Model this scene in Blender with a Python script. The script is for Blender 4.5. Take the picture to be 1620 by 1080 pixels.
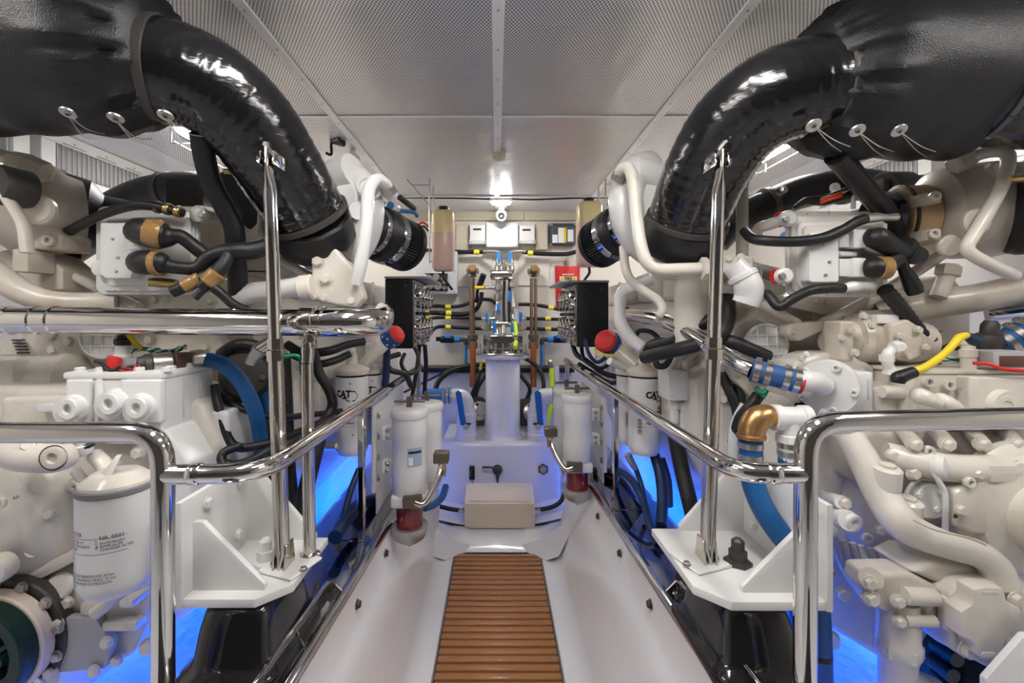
import bpy, bmesh, math, random
from mathutils import Vector, Matrix, Quaternion
random.seed(7)
for o in list(bpy.data.objects): bpy.data.objects.remove(o)
SC = bpy.context.scene
COL = SC.collection
V = Vector
# ------------------------------------------------------------------ camera
F = 720.0; VX, VY = 785.0, 497.0; EYE = 1.15          # pixel focal length, vanishing point, eye height
cd = bpy.data.cameras.new('camera'); cam = bpy.data.objects.new('camera', cd); COL.objects.link(cam)
cam.location = (0, 0, EYE); cam.rotation_euler = (math.pi/2, 0, 0)
cd.sensor_width = 36; cd.lens = 16.0
cd.shift_x = (810-VX)/1620; cd.shift_y = -(540-VY)/1620
cd.clip_start = .02
SC.camera = cam
# ------------------------------------------------------------------ world, exposure
w = bpy.data.worlds.new('world'); SC.world = w; w.use_nodes = True
w.node_tree.nodes['Background'].inputs[0].default_value = (.9, .92, 1, 1)
w.node_tree.nodes['Background'].inputs[1].default_value = .3
SC.view_settings.view_transform = 'Standard'; SC.view_settings.look = 'None'
SC.view_settings.gamma = 1; SC.view_settings.use_curve_mapping = False
SC.view_settings.exposure = 0.24
LED = 27.0          # strength of the white ceiling lamps
BLUE = 62.0         # strength of the blue bilge lamps
# ------------------------------------------------------------------ helpers
def P(x, y, Z):
    return V(((x-VX)/F*Z, Z, EYE-(y-VY)/F*Z))
def S(px, Z): return px/F*Z
def wloc(o):
    l = V((0, 0, 0))
    while o: l = l+o.location; o = o.parent
    return l
def link(o, parent):
    COL.objects.link(o)
    if parent is not None: o.parent = parent
def thing(name, label, cat, loc=(0, 0, 0), group=None):
    o = bpy.data.objects.new(name, None); o.location = loc; o.empty_display_size = .05
    COL.objects.link(o); o['label'] = label; o['category'] = cat
    if group: o['group'] = group
    return o
def tag(o, label, cat, group=None):
    o['label'] = label; o['category'] = cat
    if group: o['group'] = group
    return o
def put(name, me, mat, parent, smooth=38):
    if mat is not None:
        me.materials.clear(); me.materials.append(mat)
    if len(me.vertices):
        c = V((0, 0, 0)); lo = V((1e9,)*3); hi = V((-1e9,)*3)
        for v in me.vertices:
            for i in range(3):
                lo[i] = min(lo[i], v.co[i]); hi[i] = max(hi[i], v.co[i])
        c = (lo+hi)/2
    me.transform(Matrix.Translation(-c))
    if smooth:
        for p in me.polygons: p.use_smooth = True
        me.set_sharp_from_angle(angle=math.radians(smooth))
    o = bpy.data.objects.new(name, me); link(o, parent)
    o.location = c-(wloc(parent) if parent else V((0, 0, 0)))
    return o
def mesh(name, vs, fs, mat, parent=None, smooth=38):
    me = bpy.data.meshes.new(name); me.from_pydata([tuple(v) for v in vs], [], fs); me.update()
    return put(name, me, mat, parent, smooth)
def frombm(name, bm, mat, parent=None, smooth=38):
    bmesh.ops.recalc_face_normals(bm, faces=bm.faces)
    me = bpy.data.meshes.new(name); bm.to_mesh(me); bm.free()
    return put(name, me, mat, parent, smooth)
def catmull(pts, res):
    n = len(pts); out = []
    if n < 3: return [V(p) for p in pts]
    for i in range(n-1):
        p0 = pts[max(i-1, 0)]; p1 = pts[i]; p2 = pts[i+1]; p3 = pts[min(i+2, n-1)]
        for k in range(res):
            t = k/res
            out.append(.5*((2*p1)+(p2-p0)*t+(2*p0-5*p1+4*p2-p3)*t*t+(3*p1-p0-3*p2+p3)*t**3))
    out.append(pts[-1]*1.0)
    return out
def fillet(pts, r, seg=6):
    out = [pts[0]]
    for i in range(1, len(pts)-1):
        a, b, c = pts[i-1], pts[i], pts[i+1]
        u = (a-b); v = (c-b); lu = u.length; lv = v.length; u = u/lu; v = v/lv
        d = min(r, lu*.48, lv*.48)
        p, q = b+u*d, b+v*d
        for k in range(seg+1):
            t = k/seg
            out.append((1-t)**2*p+2*t*(1-t)*b+t*t*q)
    out.append(pts[-1]); return out
def frames(path):
    T = []
    n = len(path)
    for i in range(n):
        t = (path[min(i+1, n-1)]-path[max(i-1, 0)])
        T.append(t.normalized() if t.length > 1e-9 else V((0, 0, 1)))
    up = V((0, 0, 1)) if abs(T[0].z) < .9 else V((0, 1, 0))
    nrm = (up-T[0]*up.dot(T[0])).normalized(); out = []
    for i in range(n):
        if i:
            q = T[i-1].rotation_difference(T[i]); nrm = q @ nrm
            nrm = (nrm-T[i]*nrm.dot(T[i])).normalized()
        out.append((path[i], T[i], nrm, T[i].cross(nrm)))
    return out
def tube_bm(pts, r, n=12, res=6, fil=None, ridge=None, flat=None):
    pts = [V(p) for p in pts]
    if fil is not None: path = fillet(pts, fil); rad = None
    else: path = catmull(pts, res)
    m = len(path)
    if isinstance(r, (list, tuple)):
        rr = []
        for i in range(m):
            f = i/(m-1)*(len(r)-1); a = int(min(f, len(r)-2)); rr.append(r[a]+(r[a+1]-r[a])*(f-a))
    else: rr = [r]*m
    bm = bmesh.new(); rings = []
    for i, (c, t, u, v) in enumerate(frames(path)):
        R = rr[i]
        if ridge and i % 2: R *= ridge
        k = flat or 1
        rings.append([bm.verts.new(c+(u*math.cos(a)*k+v*math.sin(a))*R) for a in [2*math.pi*j/n for j in range(n)]])
    for i in range(m-1):
        for j in range(n):
            bm.faces.new((rings[i][j], rings[i][(j+1) % n], rings[i+1][(j+1) % n], rings[i+1][j]))
    bm.faces.new(rings[0]); bm.faces.new(rings[-1])
    return bm
def tube(name, pts, r, mat, parent=None, **k):
    return frombm(name, tube_bm(pts, r, **k), mat, parent, 50)
def px(*a):      # (x, y, Z) triples to points
    return [P(*t) for t in a]
def basis(d, up=None):
    d = V(d).normalized(); u0 = V(up) if up else (V((0, 0, 1)) if abs(d.z) < .95 else V((0, 1, 0)))
    u = (u0-d*u0.dot(d)).normalized(); return d, u, d.cross(u)
def lathe_bm(prof, org, axis, n=24, mod=None, caps=True):
    d, u, v = basis(axis); bm = bmesh.new(); rings = []
    for (r, t) in prof:
        if r < 1e-6: rings.append([bm.verts.new(org+d*t)])
        else:
            ring = []
            for j in range(n):
                a = 2*math.pi*j/n; R = r if mod is None else r*mod(a, t)
                ring.append(bm.verts.new(org+d*t+(u*math.cos(a)+v*math.sin(a))*R))
            rings.append(ring)
    for A, B in zip(rings, rings[1:]):
        if len(A) == 1 and len(B) == 1: continue
        for j in range(n):
            k = (j+1) % n
            if len(A) == 1: bm.faces.new((A[0], B[j], B[k]))
            elif len(B) == 1: bm.faces.new((A[j], A[k], B[0]))
            else: bm.faces.new((A[j], A[k], B[k], B[j]))
    if caps and len(rings[0]) > 1: bm.faces.new(rings[0])
    if caps and len(rings[-1]) > 1: bm.faces.new(rings[-1])
    return bm
def lathe(name, prof, org, axis, mat, parent=None, n=24, mod=None, smooth=35, caps=True):
    return frombm(name, lathe_bm(prof, V(org), axis, n, mod, caps), mat, parent, smooth)
def cyl(name, a, b, r, mat, parent=None, n=24, ch=None, r2=None):
    a, b = V(a), V(b); L = (b-a).length; c = min(r*.18, L*.3) if ch is None else ch; r2 = r2 or r
    return lathe(name, [(r-c, 0), (r, c), (r2, L-c), (r2-c, L)], a, b-a, mat, parent, n)
def bev(bm, off, seg=2):
    if off > 0:
        bmesh.ops.bevel(bm, geom=list(bm.edges), offset=off, segments=seg, affect='EDGES', clamp_overlap=True, profile=.6)
def box(name, lo, hi, mat, parent=None, b=.004, seg=2):
    bm = bmesh.new(); lo, hi = V(lo), V(hi)
    vs = [bm.verts.new((lo.x if i & 1 == 0 else hi.x, lo.y if i & 2 == 0 else hi.y, lo.z if i & 4 == 0 else hi.z)) for i in range(8)]
    for f in ((0, 1, 3, 2), (4, 6, 7, 5), (0, 4, 5, 1), (2, 3, 7, 6), (0, 2, 6, 4), (1, 5, 7, 3)): bm.faces.new([vs[i] for i in f])
    bmesh.ops.recalc_face_normals(bm, faces=bm.faces)
    bev(bm, min(b, .45*min(hi.x-lo.x, hi.y-lo.y, hi.z-lo.z)), seg)
    return frombm(name, bm, mat, parent)
def boxp(name, x0, y0, x1, y1, Z, dep, mat, parent=None, b=.004, seg=2):
    a, c = P(x0, y1, Z), P(x1, y0, Z)
    return box(name, a, (c.x, Z+dep, c.z), mat, parent, b, seg)
def obox(name, c, size, mat, parent=None, rot=None, b=.004, seg=2):
    bm = bmesh.new(); bmesh.ops.create_cube(bm, size=1)
    bmesh.ops.scale(bm, vec=V(size), verts=bm.verts)
    bev(bm, min(b, .45*min(size)), seg)
    if rot is not None: bmesh.ops.transform(bm, matrix=rot.to_matrix().to_4x4() if not isinstance(rot, Matrix) else rot.to_4x4(), verts=bm.verts)
    bmesh.ops.translate(bm, vec=V(c), verts=bm.verts)
    return frombm(name, bm, mat, parent)
def look(d, up=(0, 0, 1)):          # matrix: local z -> d, local y ~ up
    d, u, v = basis(d, up)
    return Matrix((u.cross(d), u, d)).transposed()
def prism3(name, pts, vec, mat, parent=None, b=.003, seg=2, smooth=38):
    bm = bmesh.new(); f = bm.faces.new([bm.verts.new(V(p)) for p in pts])
    r = bmesh.ops.extrude_face_region(bm, geom=[f])
    bmesh.ops.translate(bm, vec=V(vec), verts=[e for e in r['geom'] if isinstance(e, bmesh.types.BMVert)])
    bmesh.ops.recalc_face_normals(bm, faces=bm.faces)
    bev(bm, b, seg)
    return frombm(name, bm, mat, parent, smooth)
def prism(name, pp, Z, dep, mat, parent=None, b=.003, seg=2):
    return prism3(name, [P(x, y, Z) for x, y in pp], (0, dep, 0), mat, parent, b, seg)
def rrect(x0, y0, x1, y1, r, n=4):
    out = []
    for cx, cy, a0 in ((x1-r, y0+r, -90), (x1-r, y1-r, 0), (x0+r, y1-r, 90), (x0+r, y0+r, 180)):
        for k in range(n+1):
            a = math.radians(a0+90*k/n); out.append((cx+r*math.cos(a), cy+r*math.sin(a)))
    return out
_bolt = {}
def bolt(parent, pos, d, r, mat, name='bolt'):
    key = (mat.name, name)
    if key not in _bolt:
        bm = lathe_bm([(1.25, 0), (1.25, .18)], V((0, 0, 0)), (0, 0, 1), 14)
        b2 = lathe_bm([(1.0, .18), (1.0, .8), (.82, .95)], V((0, 0, 0)), (0, 0, 1), 6)
        me = bpy.data.meshes.new(name); b2.to_mesh(me); bm.from_mesh(me); b2.free()
        bmesh.ops.recalc_face_normals(bm, faces=bm.faces)
        bm.to_mesh(me); bm.free(); me.materials.append(mat); _bolt[key] = me
    o = bpy.data.objects.new(name, _bolt[key]); link(o, parent)
    o.location = V(pos)-(wloc(parent) if parent else V((0, 0, 0))); o.rotation_mode = 'QUATERNION'
    o.rotation_quaternion = V(d).to_track_quat('Z', 'Y'); o.scale = (r, r, r)
    return o
def bolts(parent, lst, mat, d=(0, -1, 0)):
    for t in lst:
        x, y, Z, r = t[:4]; bolt(parent, P(x, y, Z), t[4] if len(t) > 4 else d, S(r, Z), mat)
def plug(parent, pos, d, r, mat, L=None, name='plug'):
    L = L or r
    return lathe(name, [(r*.95, -.002), (r, .1*L), (r, L*.85), (r*.9, L), (r*.5, L), (r*.45, L*.75), (r*.45, L*.3), (0, L*.3)], pos, d, mat, parent, 20)
def clampring(parent, c, d, r, mat, wd=.012, name='hose_clamp', screw=True):
    o = lathe(name, [(r*.97, -wd/2), (r*1.05, -wd/2), (r*1.05, wd/2), (r*.97, wd/2)], V(c), d, mat, parent, 24)
    if screw:
        dd, u, v = basis(d)
        obox('clamp_screw', V(c)+u*r*1.12, (wd*.9, r*.5, r*.22), mat, o, look(u, tuple(v)), .001, 1)
    return o
def ring(parent, name, c, d, R, r, mat, n=24, m=8):
    d, u, v = basis(d); pts = [V(c)+(u*math.cos(a)+v*math.sin(a))*R for a in [2*math.pi*i/n for i in range(n)]]
    bm = bmesh.new(); rr = []
    for i, p in enumerate(pts):
        e = (p-V(c)).normalized()
        rr.append([bm.verts.new(p+(e*math.cos(b)+d*math.sin(b))*r) for b in [2*math.pi*j/m for j in range(m)]])
    for i in range(n):
        for j in range(m): bm.faces.new((rr[i][j], rr[i][(j+1) % m], rr[(i+1) % n][(j+1) % m], rr[(i+1) % n][j]))
    return frombm(name, bm, mat, parent, 60)
_tc = {}
def textverts(s, size, bold=0.0, align='CENTER'):
    c = bpy.data.curves.new('t', 'FONT'); c.body = s; c.size = size; c.align_x = align; c.align_y = 'CENTER'; c.offset = bold; c.resolution_u = 2
    o = bpy.data.objects.new('t', c); COL.objects.link(o)
    dg = bpy.context.evaluated_depsgraph_get(); me = bpy.data.meshes.new_from_object(o.evaluated_get(dg))
    vs = [v.co.copy() for v in me.vertices]; fs = [tuple(p.vertices) for p in me.polygons]
    bpy.data.objects.remove(o); bpy.data.curves.remove(c); bpy.data.meshes.remove(me)
    return vs, fs
def text(name, s, size, mat, parent, fn, bold=0.0, align='CENTER', sx=1.0):
    vs, fs = textverts(s, size, bold, align)
    return mesh(name, [fn(v.x*sx, v.y) for v in vs], fs, mat, parent, 0)
def wrap(c, r, a0, up=(0, 0, 1)):   # cylinder around z at point c (axis point at text height); a0 = facing angle
    return lambda x, y: V(c)+V((math.cos(a0+x/r)*r, math.sin(a0+x/r)*r, y))
def flatfn(c, ux, uy):
    ux, uy = V(ux).normalized(), V(uy).normalized()
    return lambda x, y: V(c)+ux*x+uy*y
def patchwrap(name, c, r, a0, w, h, mat, parent, n=8):
    vs = []; fs = []
    for i in range(n+1):
        a = a0+(-w/2+w*i/n)/r
        for z in (-h/2, h/2): vs.append(V(c)+V((math.cos(a)*r, math.sin(a)*r, z)))
    for i in range(n): fs.append((2*i, 2*i+2, 2*i+3, 2*i+1))
    return mesh(name, vs, fs, mat, parent, 60)
# ------------------------------------------------------------------ materials
def mk(name, col, rough=.4, metal=0., coat=0., var=0., vs=6., vcol=None, bump=0., bs=60., det=4., trans=0., bdist=.004, em=None, ems=0., ior=1.45, stretch=None, rvar=0.):
    m = bpy.data.materials.new(name); m.use_nodes = True; nt = m.node_tree; b = nt.nodes['Principled BSDF']
    b.inputs['Base Color'].default_value = (*col, 1); b.inputs['Roughness'].default_value = rough
    b.inputs['Metallic'].default_value = metal; b.inputs['Coat Weight'].default_value = coat; b.inputs['Coat Roughness'].default_value = .12
    b.inputs['Transmission Weight'].default_value = trans; b.inputs['IOR'].default_value = ior
    if em: b.inputs['Emission Color'].default_value = (*em, 1); b.inputs['Emission Strength'].default_value = ems
    g = nt.nodes.new('ShaderNodeNewGeometry'); src = g.outputs['Position']
    if stretch:
        mp = nt.nodes.new('ShaderNodeMapping'); mp.inputs['Scale'].default_value = stretch; nt.links.new(src, mp.inputs[0]); src = mp.outputs[0]
    if var > 0:
        n = nt.nodes.new('ShaderNodeTexNoise'); n.inputs['Scale'].default_value = vs; n.inputs['Detail'].default_value = 8; n.inputs['Roughness'].default_value = .65
        nt.links.new(src, n.inputs['Vector'])
        r = nt.nodes.new('ShaderNodeValToRGB'); r.color_ramp.elements[0].position = .5; r.color_ramp.elements[1].position = .75
        r.color_ramp.elements[0].color = (*col, 1)
        vc = vcol or [c*.55 for c in col]; r.color_ramp.elements[1].color = (*[c*(1-var)+d*var for c, d in zip(col, vc)], 1)
        nt.links.new(n.outputs['Fac'], r.inputs[0]); nt.links.new(r.outputs[0], b.inputs['Base Color'])
    if bump > 0:
        n = nt.nodes.new('ShaderNodeTexNoise'); n.inputs['Scale'].default_value = bs; n.inputs['Detail'].default_value = det
        nt.links.new(src, n.inputs['Vector'])
        bp = nt.nodes.new('ShaderNodeBump'); bp.inputs['Strength'].default_value = bump; bp.inputs['Distance'].default_value = bdist
        nt.links.new(n.outputs['Fac'], bp.inputs['Height']); nt.links.new(bp.outputs[0], b.inputs['Normal'])
        if rvar:
            mr = nt.nodes.new('ShaderNodeMapRange'); mr.inputs[3].default_value = rough-rvar; mr.inputs[4].default_value = rough+rvar
            nt.links.new(n.outputs['Fac'], mr.inputs[0]); nt.links.new(mr.outputs[0], b.inputs['Roughness'])
    return m
M = {}
M['paint'] = mk('engine_paint', (.67, .63, .56), .33, coat=.3, var=.5, vs=6, vcol=(.42, .34, .24), bump=.12, bs=140)
M['paint2'] = mk('turbo_paint', (.56, .51, .44), .38, coat=.2, var=.6, vs=7, vcol=(.34, .25, .16), bump=.12, bs=120)
M['white'] = mk('white_paint', (.72, .715, .70), .28, coat=.3, bump=.05, bs=90)
M['gel'] = mk('white_gelcoat', (.79, .79, .82), .16, coat=.5, var=.15, vs=3, bump=.05, bs=9)
M['wall'] = mk('wall_paint', (.76, .72, .65), .45, var=.2, vs=2, bump=.06, bs=20)
M['chrome'] = mk('polished_steel', (.70, .68, .65), .07, 1., bump=.02, bs=20)
M['steel'] = mk('brushed_steel', (.55, .53, .50), .28, 1., bump=.1, bs=60)
M['dsteel'] = mk('dark_steel', (.12, .12, .13), .12, .8)
M['iron'] = mk('dark_iron', (.07, .065, .06), .5, .5, bump=.2, bs=80)
M['blackpipe'] = mk('black_wrap', (.006, .006, .007), .17, coat=.4, bump=.55, bs=22, stretch=(.7, .7, 2.2), rvar=.08)
M['lag'] = mk('black_quilted_cloth', (.008, .0085, .01), .36, bump=.35, bs=420, rvar=.1)
M['rubber'] = mk('black_rubber', (.008, .008, .009), .42, bump=.2, bs=200)
M['gloss'] = mk('gloss_black', (.008, .008, .009), .1, coat=.6)
M['hose'] = mk('black_hose', (.010, .010, .011), .42, bump=.25, bs=300)
M['grey'] = mk('grey_plastic', (.20, .20, .21), .5)
M['lgrey'] = mk('light_grey', (.58, .60, .62), .4)
M['blue'] = mk('blue_hose', (.006, .085, .26), .45, bump=.15, bs=200)
M['dblue'] = mk('dark_blue_hose', (.005, .022, .075), .4, bump=.15, bs=200)
M['bhandle'] = mk('blue_handle', (.01, .13, .42), .4)
M['lblue'] = mk('bright_blue_hose', (.03, .17, .46), .4)
M['yellow'] = mk('yellow_sleeve', (.75, .55, .02), .5)
M['lime'] = mk('lime_hose', (.55, .75, .03), .4)
M['red'] = mk('red_cloth', (.62, .02, .02), .5, bump=.1, bs=90)
M['green'] = mk('green_wire', (.0, .16, .10), .4)
M['dgreen'] = mk('dark_green_rubber', (.002, .022, .018), .35)
M['copper'] = mk('weathered_copper', (.27, .18, .125), .42, .8, var=.6, vs=14, vcol=(.16, .14, .11), bump=.1)
M['bronze'] = mk('bronze', (.52, .30, .13), .32, .9, var=.4, vs=20, vcol=(.25, .14, .06))
M['brass'] = mk('brass', (.45, .33, .14), .35, .9)
M['tape'] = mk('brown_tape', (.30, .17, .06), .2, coat=.4, var=.6, vs=40, vcol=(.1, .05, .02), bump=.5, bs=60)
M['beige'] = mk('beige_paint', (.56, .51, .40), .5)
M['fawn'] = mk('cream_plastic', (.70, .60, .50), .45)
M['tan'] = mk('tan_gasket', (.56, .40, .21), .5)
M['brown'] = mk('brown_plastic', (.10, .05, .035), .4)
M['bowl'] = mk('red_bowl', (.16, .006, .012), .08, coat=.5)
M['navy'] = mk('navy_print', (.015, .02, .05), .5)
M['ink'] = mk('black_print', (.01, .01, .01), .5)
M['paper'] = mk('white_label', (.8, .8, .78), .5)
M['lab'] = mk('blue_label', (.35, .45, .58), .4)
M['grn'] = mk('green_label', (.15, .5, .15), .4)
M['slate'] = mk('slate_box', (.06, .075, .085), .35)
M['orange'] = mk('orange_wire', (.75, .16, .03), .4)
M['dgap'] = mk('dark_gap', (.03, .028, .025), .7)  # near-black tone for seams, grille slots, a groove and a hole
M['led'] = mk('lamp_diffuser', (.9, .9, .9), .5, em=(1, .965, .925), ems=LED)
M['led2'] = mk('small_lamp_diffuser', (.9, .9, .9), .5, em=(1, .965, .92), ems=150.0)
M['bled'] = mk('blue_lamp', (.1, .2, .9), .5, em=(.0, .115, 1), ems=BLUE)
M['jug'] = mk('cream_jug', (.76, .63, .32), .3, coat=.2)
M['jug2'] = mk('pink_coolant', (.68, .47, .39), .3, coat=.2)
M['glass'] = mk('gauge_glass', (.03, .03, .035), .05, coat=1)
M['bilge'] = mk('bilge_paint', (.78, .80, .84), .3, bump=1.0, bs=26, det=6, bdist=.03)
M['hosebl'] = mk('muted_blue_hose', (.035, .10, .28), .4, bump=.1, bs=200)
M['dim'] = mk('grey_brown_bulkhead', (.10, .09, .08), .5, var=.3, vs=3)
M['batten'] = mk('batten_white', (.88, .87, .87), .3)
M['gcover'] = mk('grey_cover_paint', (.42, .41, .41), .45)
def teak():
    m = mk('teak', (.36, .155, .055), .3, coat=.25, var=.7, vs=9, vcol=(.13, .045, .016), bump=.2, bs=30, stretch=(3, 30, 30)); return m
M['teak'] = teak()
def perf():
    m = bpy.data.materials.new('perforated_panel'); m.use_nodes = True; nt = m.node_tree; b = nt.nodes['Principled BSDF']; N = nt.nodes.new; Lk = nt.links.new
    b.inputs['Roughness'].default_value = .3; b.inputs['Metallic'].default_value = .35
    g = N('ShaderNodeNewGeometry'); sp = N('ShaderNodeSeparateXYZ'); Lk(g.outputs['Position'], sp.inputs[0])
    def mth(op, a, c=None, d=None):
        n = N('ShaderNodeMath'); n.operation = op
        for i, v in enumerate((a, c, d)):
            if v is None: continue
            if isinstance(v, (int, float)): n.inputs[i].default_value = v
            else: Lk(v, n.inputs[i])
        return n.outputs[0]
    pt = .0095
    def grid(off):
        x = mth('SUBTRACT', mth('FRACT', mth('ADD', mth('DIVIDE', sp.outputs[0], pt), off)), .5)
        y = mth('SUBTRACT', mth('FRACT', mth('ADD', mth('DIVIDE', sp.outputs[1], pt*1.5), off)), .5)
        y = mth('MULTIPLY', y, 1.5)
        return mth('SQRT', mth('ADD', mth('MULTIPLY', x, x), mth('MULTIPLY', y, y)))
    d = mth('MINIMUM', grid(50.0), grid(50.5))
    f = mth('LESS_THAN', d, .27)
    mx = N('ShaderNodeMix'); mx.data_type = 'RGBA'; mx.inputs[6].default_value = (.80, .79, .79, 1); mx.inputs[7].default_value = (.07, .07, .075, 1); Lk(f, mx.inputs[0])
    Lk(mx.outputs[2], b.inputs['Base Color'])
    n = N('ShaderNodeTexNoise'); n.inputs['Scale'].default_value = 5; bp = N('ShaderNodeBump'); bp.inputs['Strength'].default_value = .35; bp.inputs['Distance'].default_value = .02
    Lk(n.outputs['Fac'], bp.inputs['Height']); Lk(bp.outputs[0], b.inputs['Normal'])
    return m
M['perf'] = perf()
# ------------------------------------------------------------------ the room
CZ = 1.89; XW = 1.80; YB = 3.30; YF = -1.6
def struct(o): o['kind'] = 'structure'; return o
fl2 = struct(box('floor', (-XW, YF, -.12), (XW, YB, .10), M['bilge'], None, 0))
# cut the hull floor so the tray can sit lower: three boxes joined
bpy.data.objects.remove(fl2)
bm = bmesh.new()
for lo, hi in (((-XW, YF, -.12), (-.43, YB, .10)), ((.45, YF, -.12), (XW, YB, .10)), ((-.43, YF, -.12), (.45, YB, -.08))):
    r = bmesh.ops.create_cube(bm, size=1)
    bmesh.ops.transform(bm, matrix=Matrix.Translation((V(lo)+V(hi))/2) @ Matrix.Diagonal((*(V(hi)-V(lo)), 1)), verts=r['verts'])
hull = struct(frombm('floor', bm, M['bilge'], None, 0)); hull['label'] = 'blue lit textured bilge bottom under the engines'
wl = struct(box('wall_left', (-XW-.05, YF, -.12), (-XW, YB, CZ), M['wall'], None, 0))
wr = struct(box('wall_right', (XW, YF, -.12), (XW+.05, YB, CZ), M['wall'], None, 0))
wb = struct(box('wall_back', (-XW, YB, -.12), (XW, YB+.05, CZ), M['wall'], None, 0))
wf = struct(box('wall_front', (-XW, YF-.05, -.12), (XW, YF, CZ), M['dim'], None, 0))
ceil = struct(box('ceiling', (-XW-.05, YF-.05, CZ), (XW+.05, YB+.05, CZ+.06), M['white'], None, 0))
xs = [-XW, -1.5, -.597, .005, .597, 1.5, XW]; ys = [YF, .46, 1.67, 2.79]
for i in range(6):
    for j in range(3):
        box('panel', (xs[i]+.002, ys[j]+.002, CZ-.012), (xs[i+1]-.002, ys[j+1]-.002, CZ), M['perf'] if 0 < i < 5 else M['white'], ceil, 0)
for x in xs[2:5]:
    b = box('batten', (x-.015, YF, CZ-.019), (x+.015, 2.80, CZ-.012), M['batten'], ceil, .002, 1)
    for k in range(11): bolt(b, (x, 1.08+k*.16, CZ-.019), (0, 0, -1), .0028, M['steel'], 'screw')
for y in ys[1:3]:
    for i in range(1, 5):
        box('cross_batten', (xs[i]+.016, y-.008, CZ-.017), (xs[i+1]-.016, y+.008, CZ-.012), M['batten'], ceil, .002, 1)
box('cross_batten', (-XW, 2.785, CZ-.022), (XW, 2.80, CZ-.0), M['white'], ceil, .002, 1)
lathe('cap', [(.0, -.03), (.028, -.03), (.032, -.01), (.034, 0)], (0.012, 2.05, CZ-.012), (0, 0, 1), M['beige'], ceil)
# wall panels on the back bulkhead
box('beige_band', (-XW, YB-.03, 1.825), (.20, YB, CZ), M['beige'], wb, .002, 1)
box('beige_band', (.203, YB-.03, 1.825), (XW, YB, CZ), M['beige'], wb, .002, 1)
for x0, y0, x1, y1 in ((725, 405, 778, 454), (820, 404, 869, 452), (700, 535, 745, 585), (862, 540, 905, 590)):
    boxp('access_panel', x0, y0, x1, y1, YB-.012, .012, M['wall'], wb, .003, 1)
# moulded walkway tray with the platform in front of the bulkhead
def XL(y): return -.378+(y-.864)*.0495
def XR(y): return .414-(y-.864)*.0387
sec = []
def row(y, sc=1.0):
    l, r = XL(y)+.004, XR(y)-.004
    L = [(l, .452), (l, .36), (l+.012, .335), (l+.035, .22), (-.285, .055), (-.262, .018), (-.235, .003), (-.206, .0), (-.204, .0), (-.204, -.04)]
    R = [(r-(a[0]-l) if k < 4 else -a[0]+.012, a[1]) for k, a in enumerate(L)]
    return [V((x, y, z)) for x, z in L]+[V((x, y, z)) for x, z in R[::-1]]
rows = [row(.25+(2.2-.25)*k/12) for k in range(13)]
vs = [v for r in rows for v in r]; n = len(rows[0]); fs = []
for i in range(12):
    for j in range(n-1):
        fs.append((i*n+j, i*n+j+1, (i+1)*n+j+1, (i+1)*n+j))
tray = struct(mesh('floor', vs, fs, M['gel'], None, 45)); tray['label'] = 'glossy white moulded walkway tray between the engines'
# end lip, flared corners and platform
for s in (-1, 1):
    X0 = XR if s > 0 else (lambda y: -XL(y)); q = lambda x, y, z: V((s*x, y, z))
    xr = X0(1.98)-.004
    low = [q(xr, 1.96, .36), q(xr-.035, 1.98, .22), q(.285, 2.06, .055), q(.235, 2.12, .004), q(.15, 2.2, .0), q(-.006 if s > 0 else .006, 2.2, .0)]
    edg = [q(xr, 2.0, .362), q(xr-.02, 2.06, .27), q(.30, 2.13, .16), q(.215, 2.19, .07), q(.125, 2.235, .018), q(-.006 if s > 0 else .006, 2.235, .018)]
    bck = [q(xr+.04, 2.2, .32), q(xr+.02, 2.3, .17), q(.34, 2.36, .085), q(.24, 2.36, .055), q(.13, 2.36, .05), q(-.006 if s > 0 else .006, 2.36, .05)]
    vs = low+edg+bck; fs = [(i, i+1, i+7, i+6) for i in range(5)]+[(i+6, i+7, i+13, i+12) for i in range(5)]
    bm = bmesh.new(); vv = [bm.verts.new(v) for v in vs]
    for f in fs: bm.faces.new([vv[i] for i in f])
    frombm('end_lip', bm, M['gel'], tray, 30)
vs = []; nn = 14
prof = lambda u: .050+max(0, abs(u)-.10)**1.25*.28
for y in (2.355, 3.29):
    for k in range(nn+1):
        u = -.42+.85*k/nn; vs.append(V((u, y, min(prof(u), .30))))
fs = [(k, k+1, nn+2+k, nn+1+k) for k in range(nn)]
mesh('platform', vs, fs, M['gel'], tray, 60)
# teak grating
gr = thing('teak_grating', 'brown slatted teak grating in the white walkway', 'grating', (0, 1.0, 0))
n0 = None; yy = .74; k = 0
box('frame_strip', (-.2035, .72, -.04), (-.1975, 2.2, .004), M['grey'], gr, .001, 1)
box('frame_strip', (.2095, .72, -.04), (.2155, 2.2, .004), M['grey'], gr, .001, 1)
box('bearer', (-.15, .72, -.05), (-.11, 2.2, -.022), M['teak'], gr, .002, 1)
box('bearer', (.11, .72, -.05), (.15, 2.2, -.022), M['teak'], gr, .002, 1)
while yy < 2.18:
    if n0 is None:
        n0 = box('slat', (-.196, yy, -.022), (.208, yy+.027, .006), M['teak'], gr, .005, 2)
    else:
        o = bpy.data.objects.new('slat', n0.data); link(o, gr); o.location = n0.location+V((0, yy-.74, random.uniform(-.001, .001)))
    yy += .0362
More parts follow.
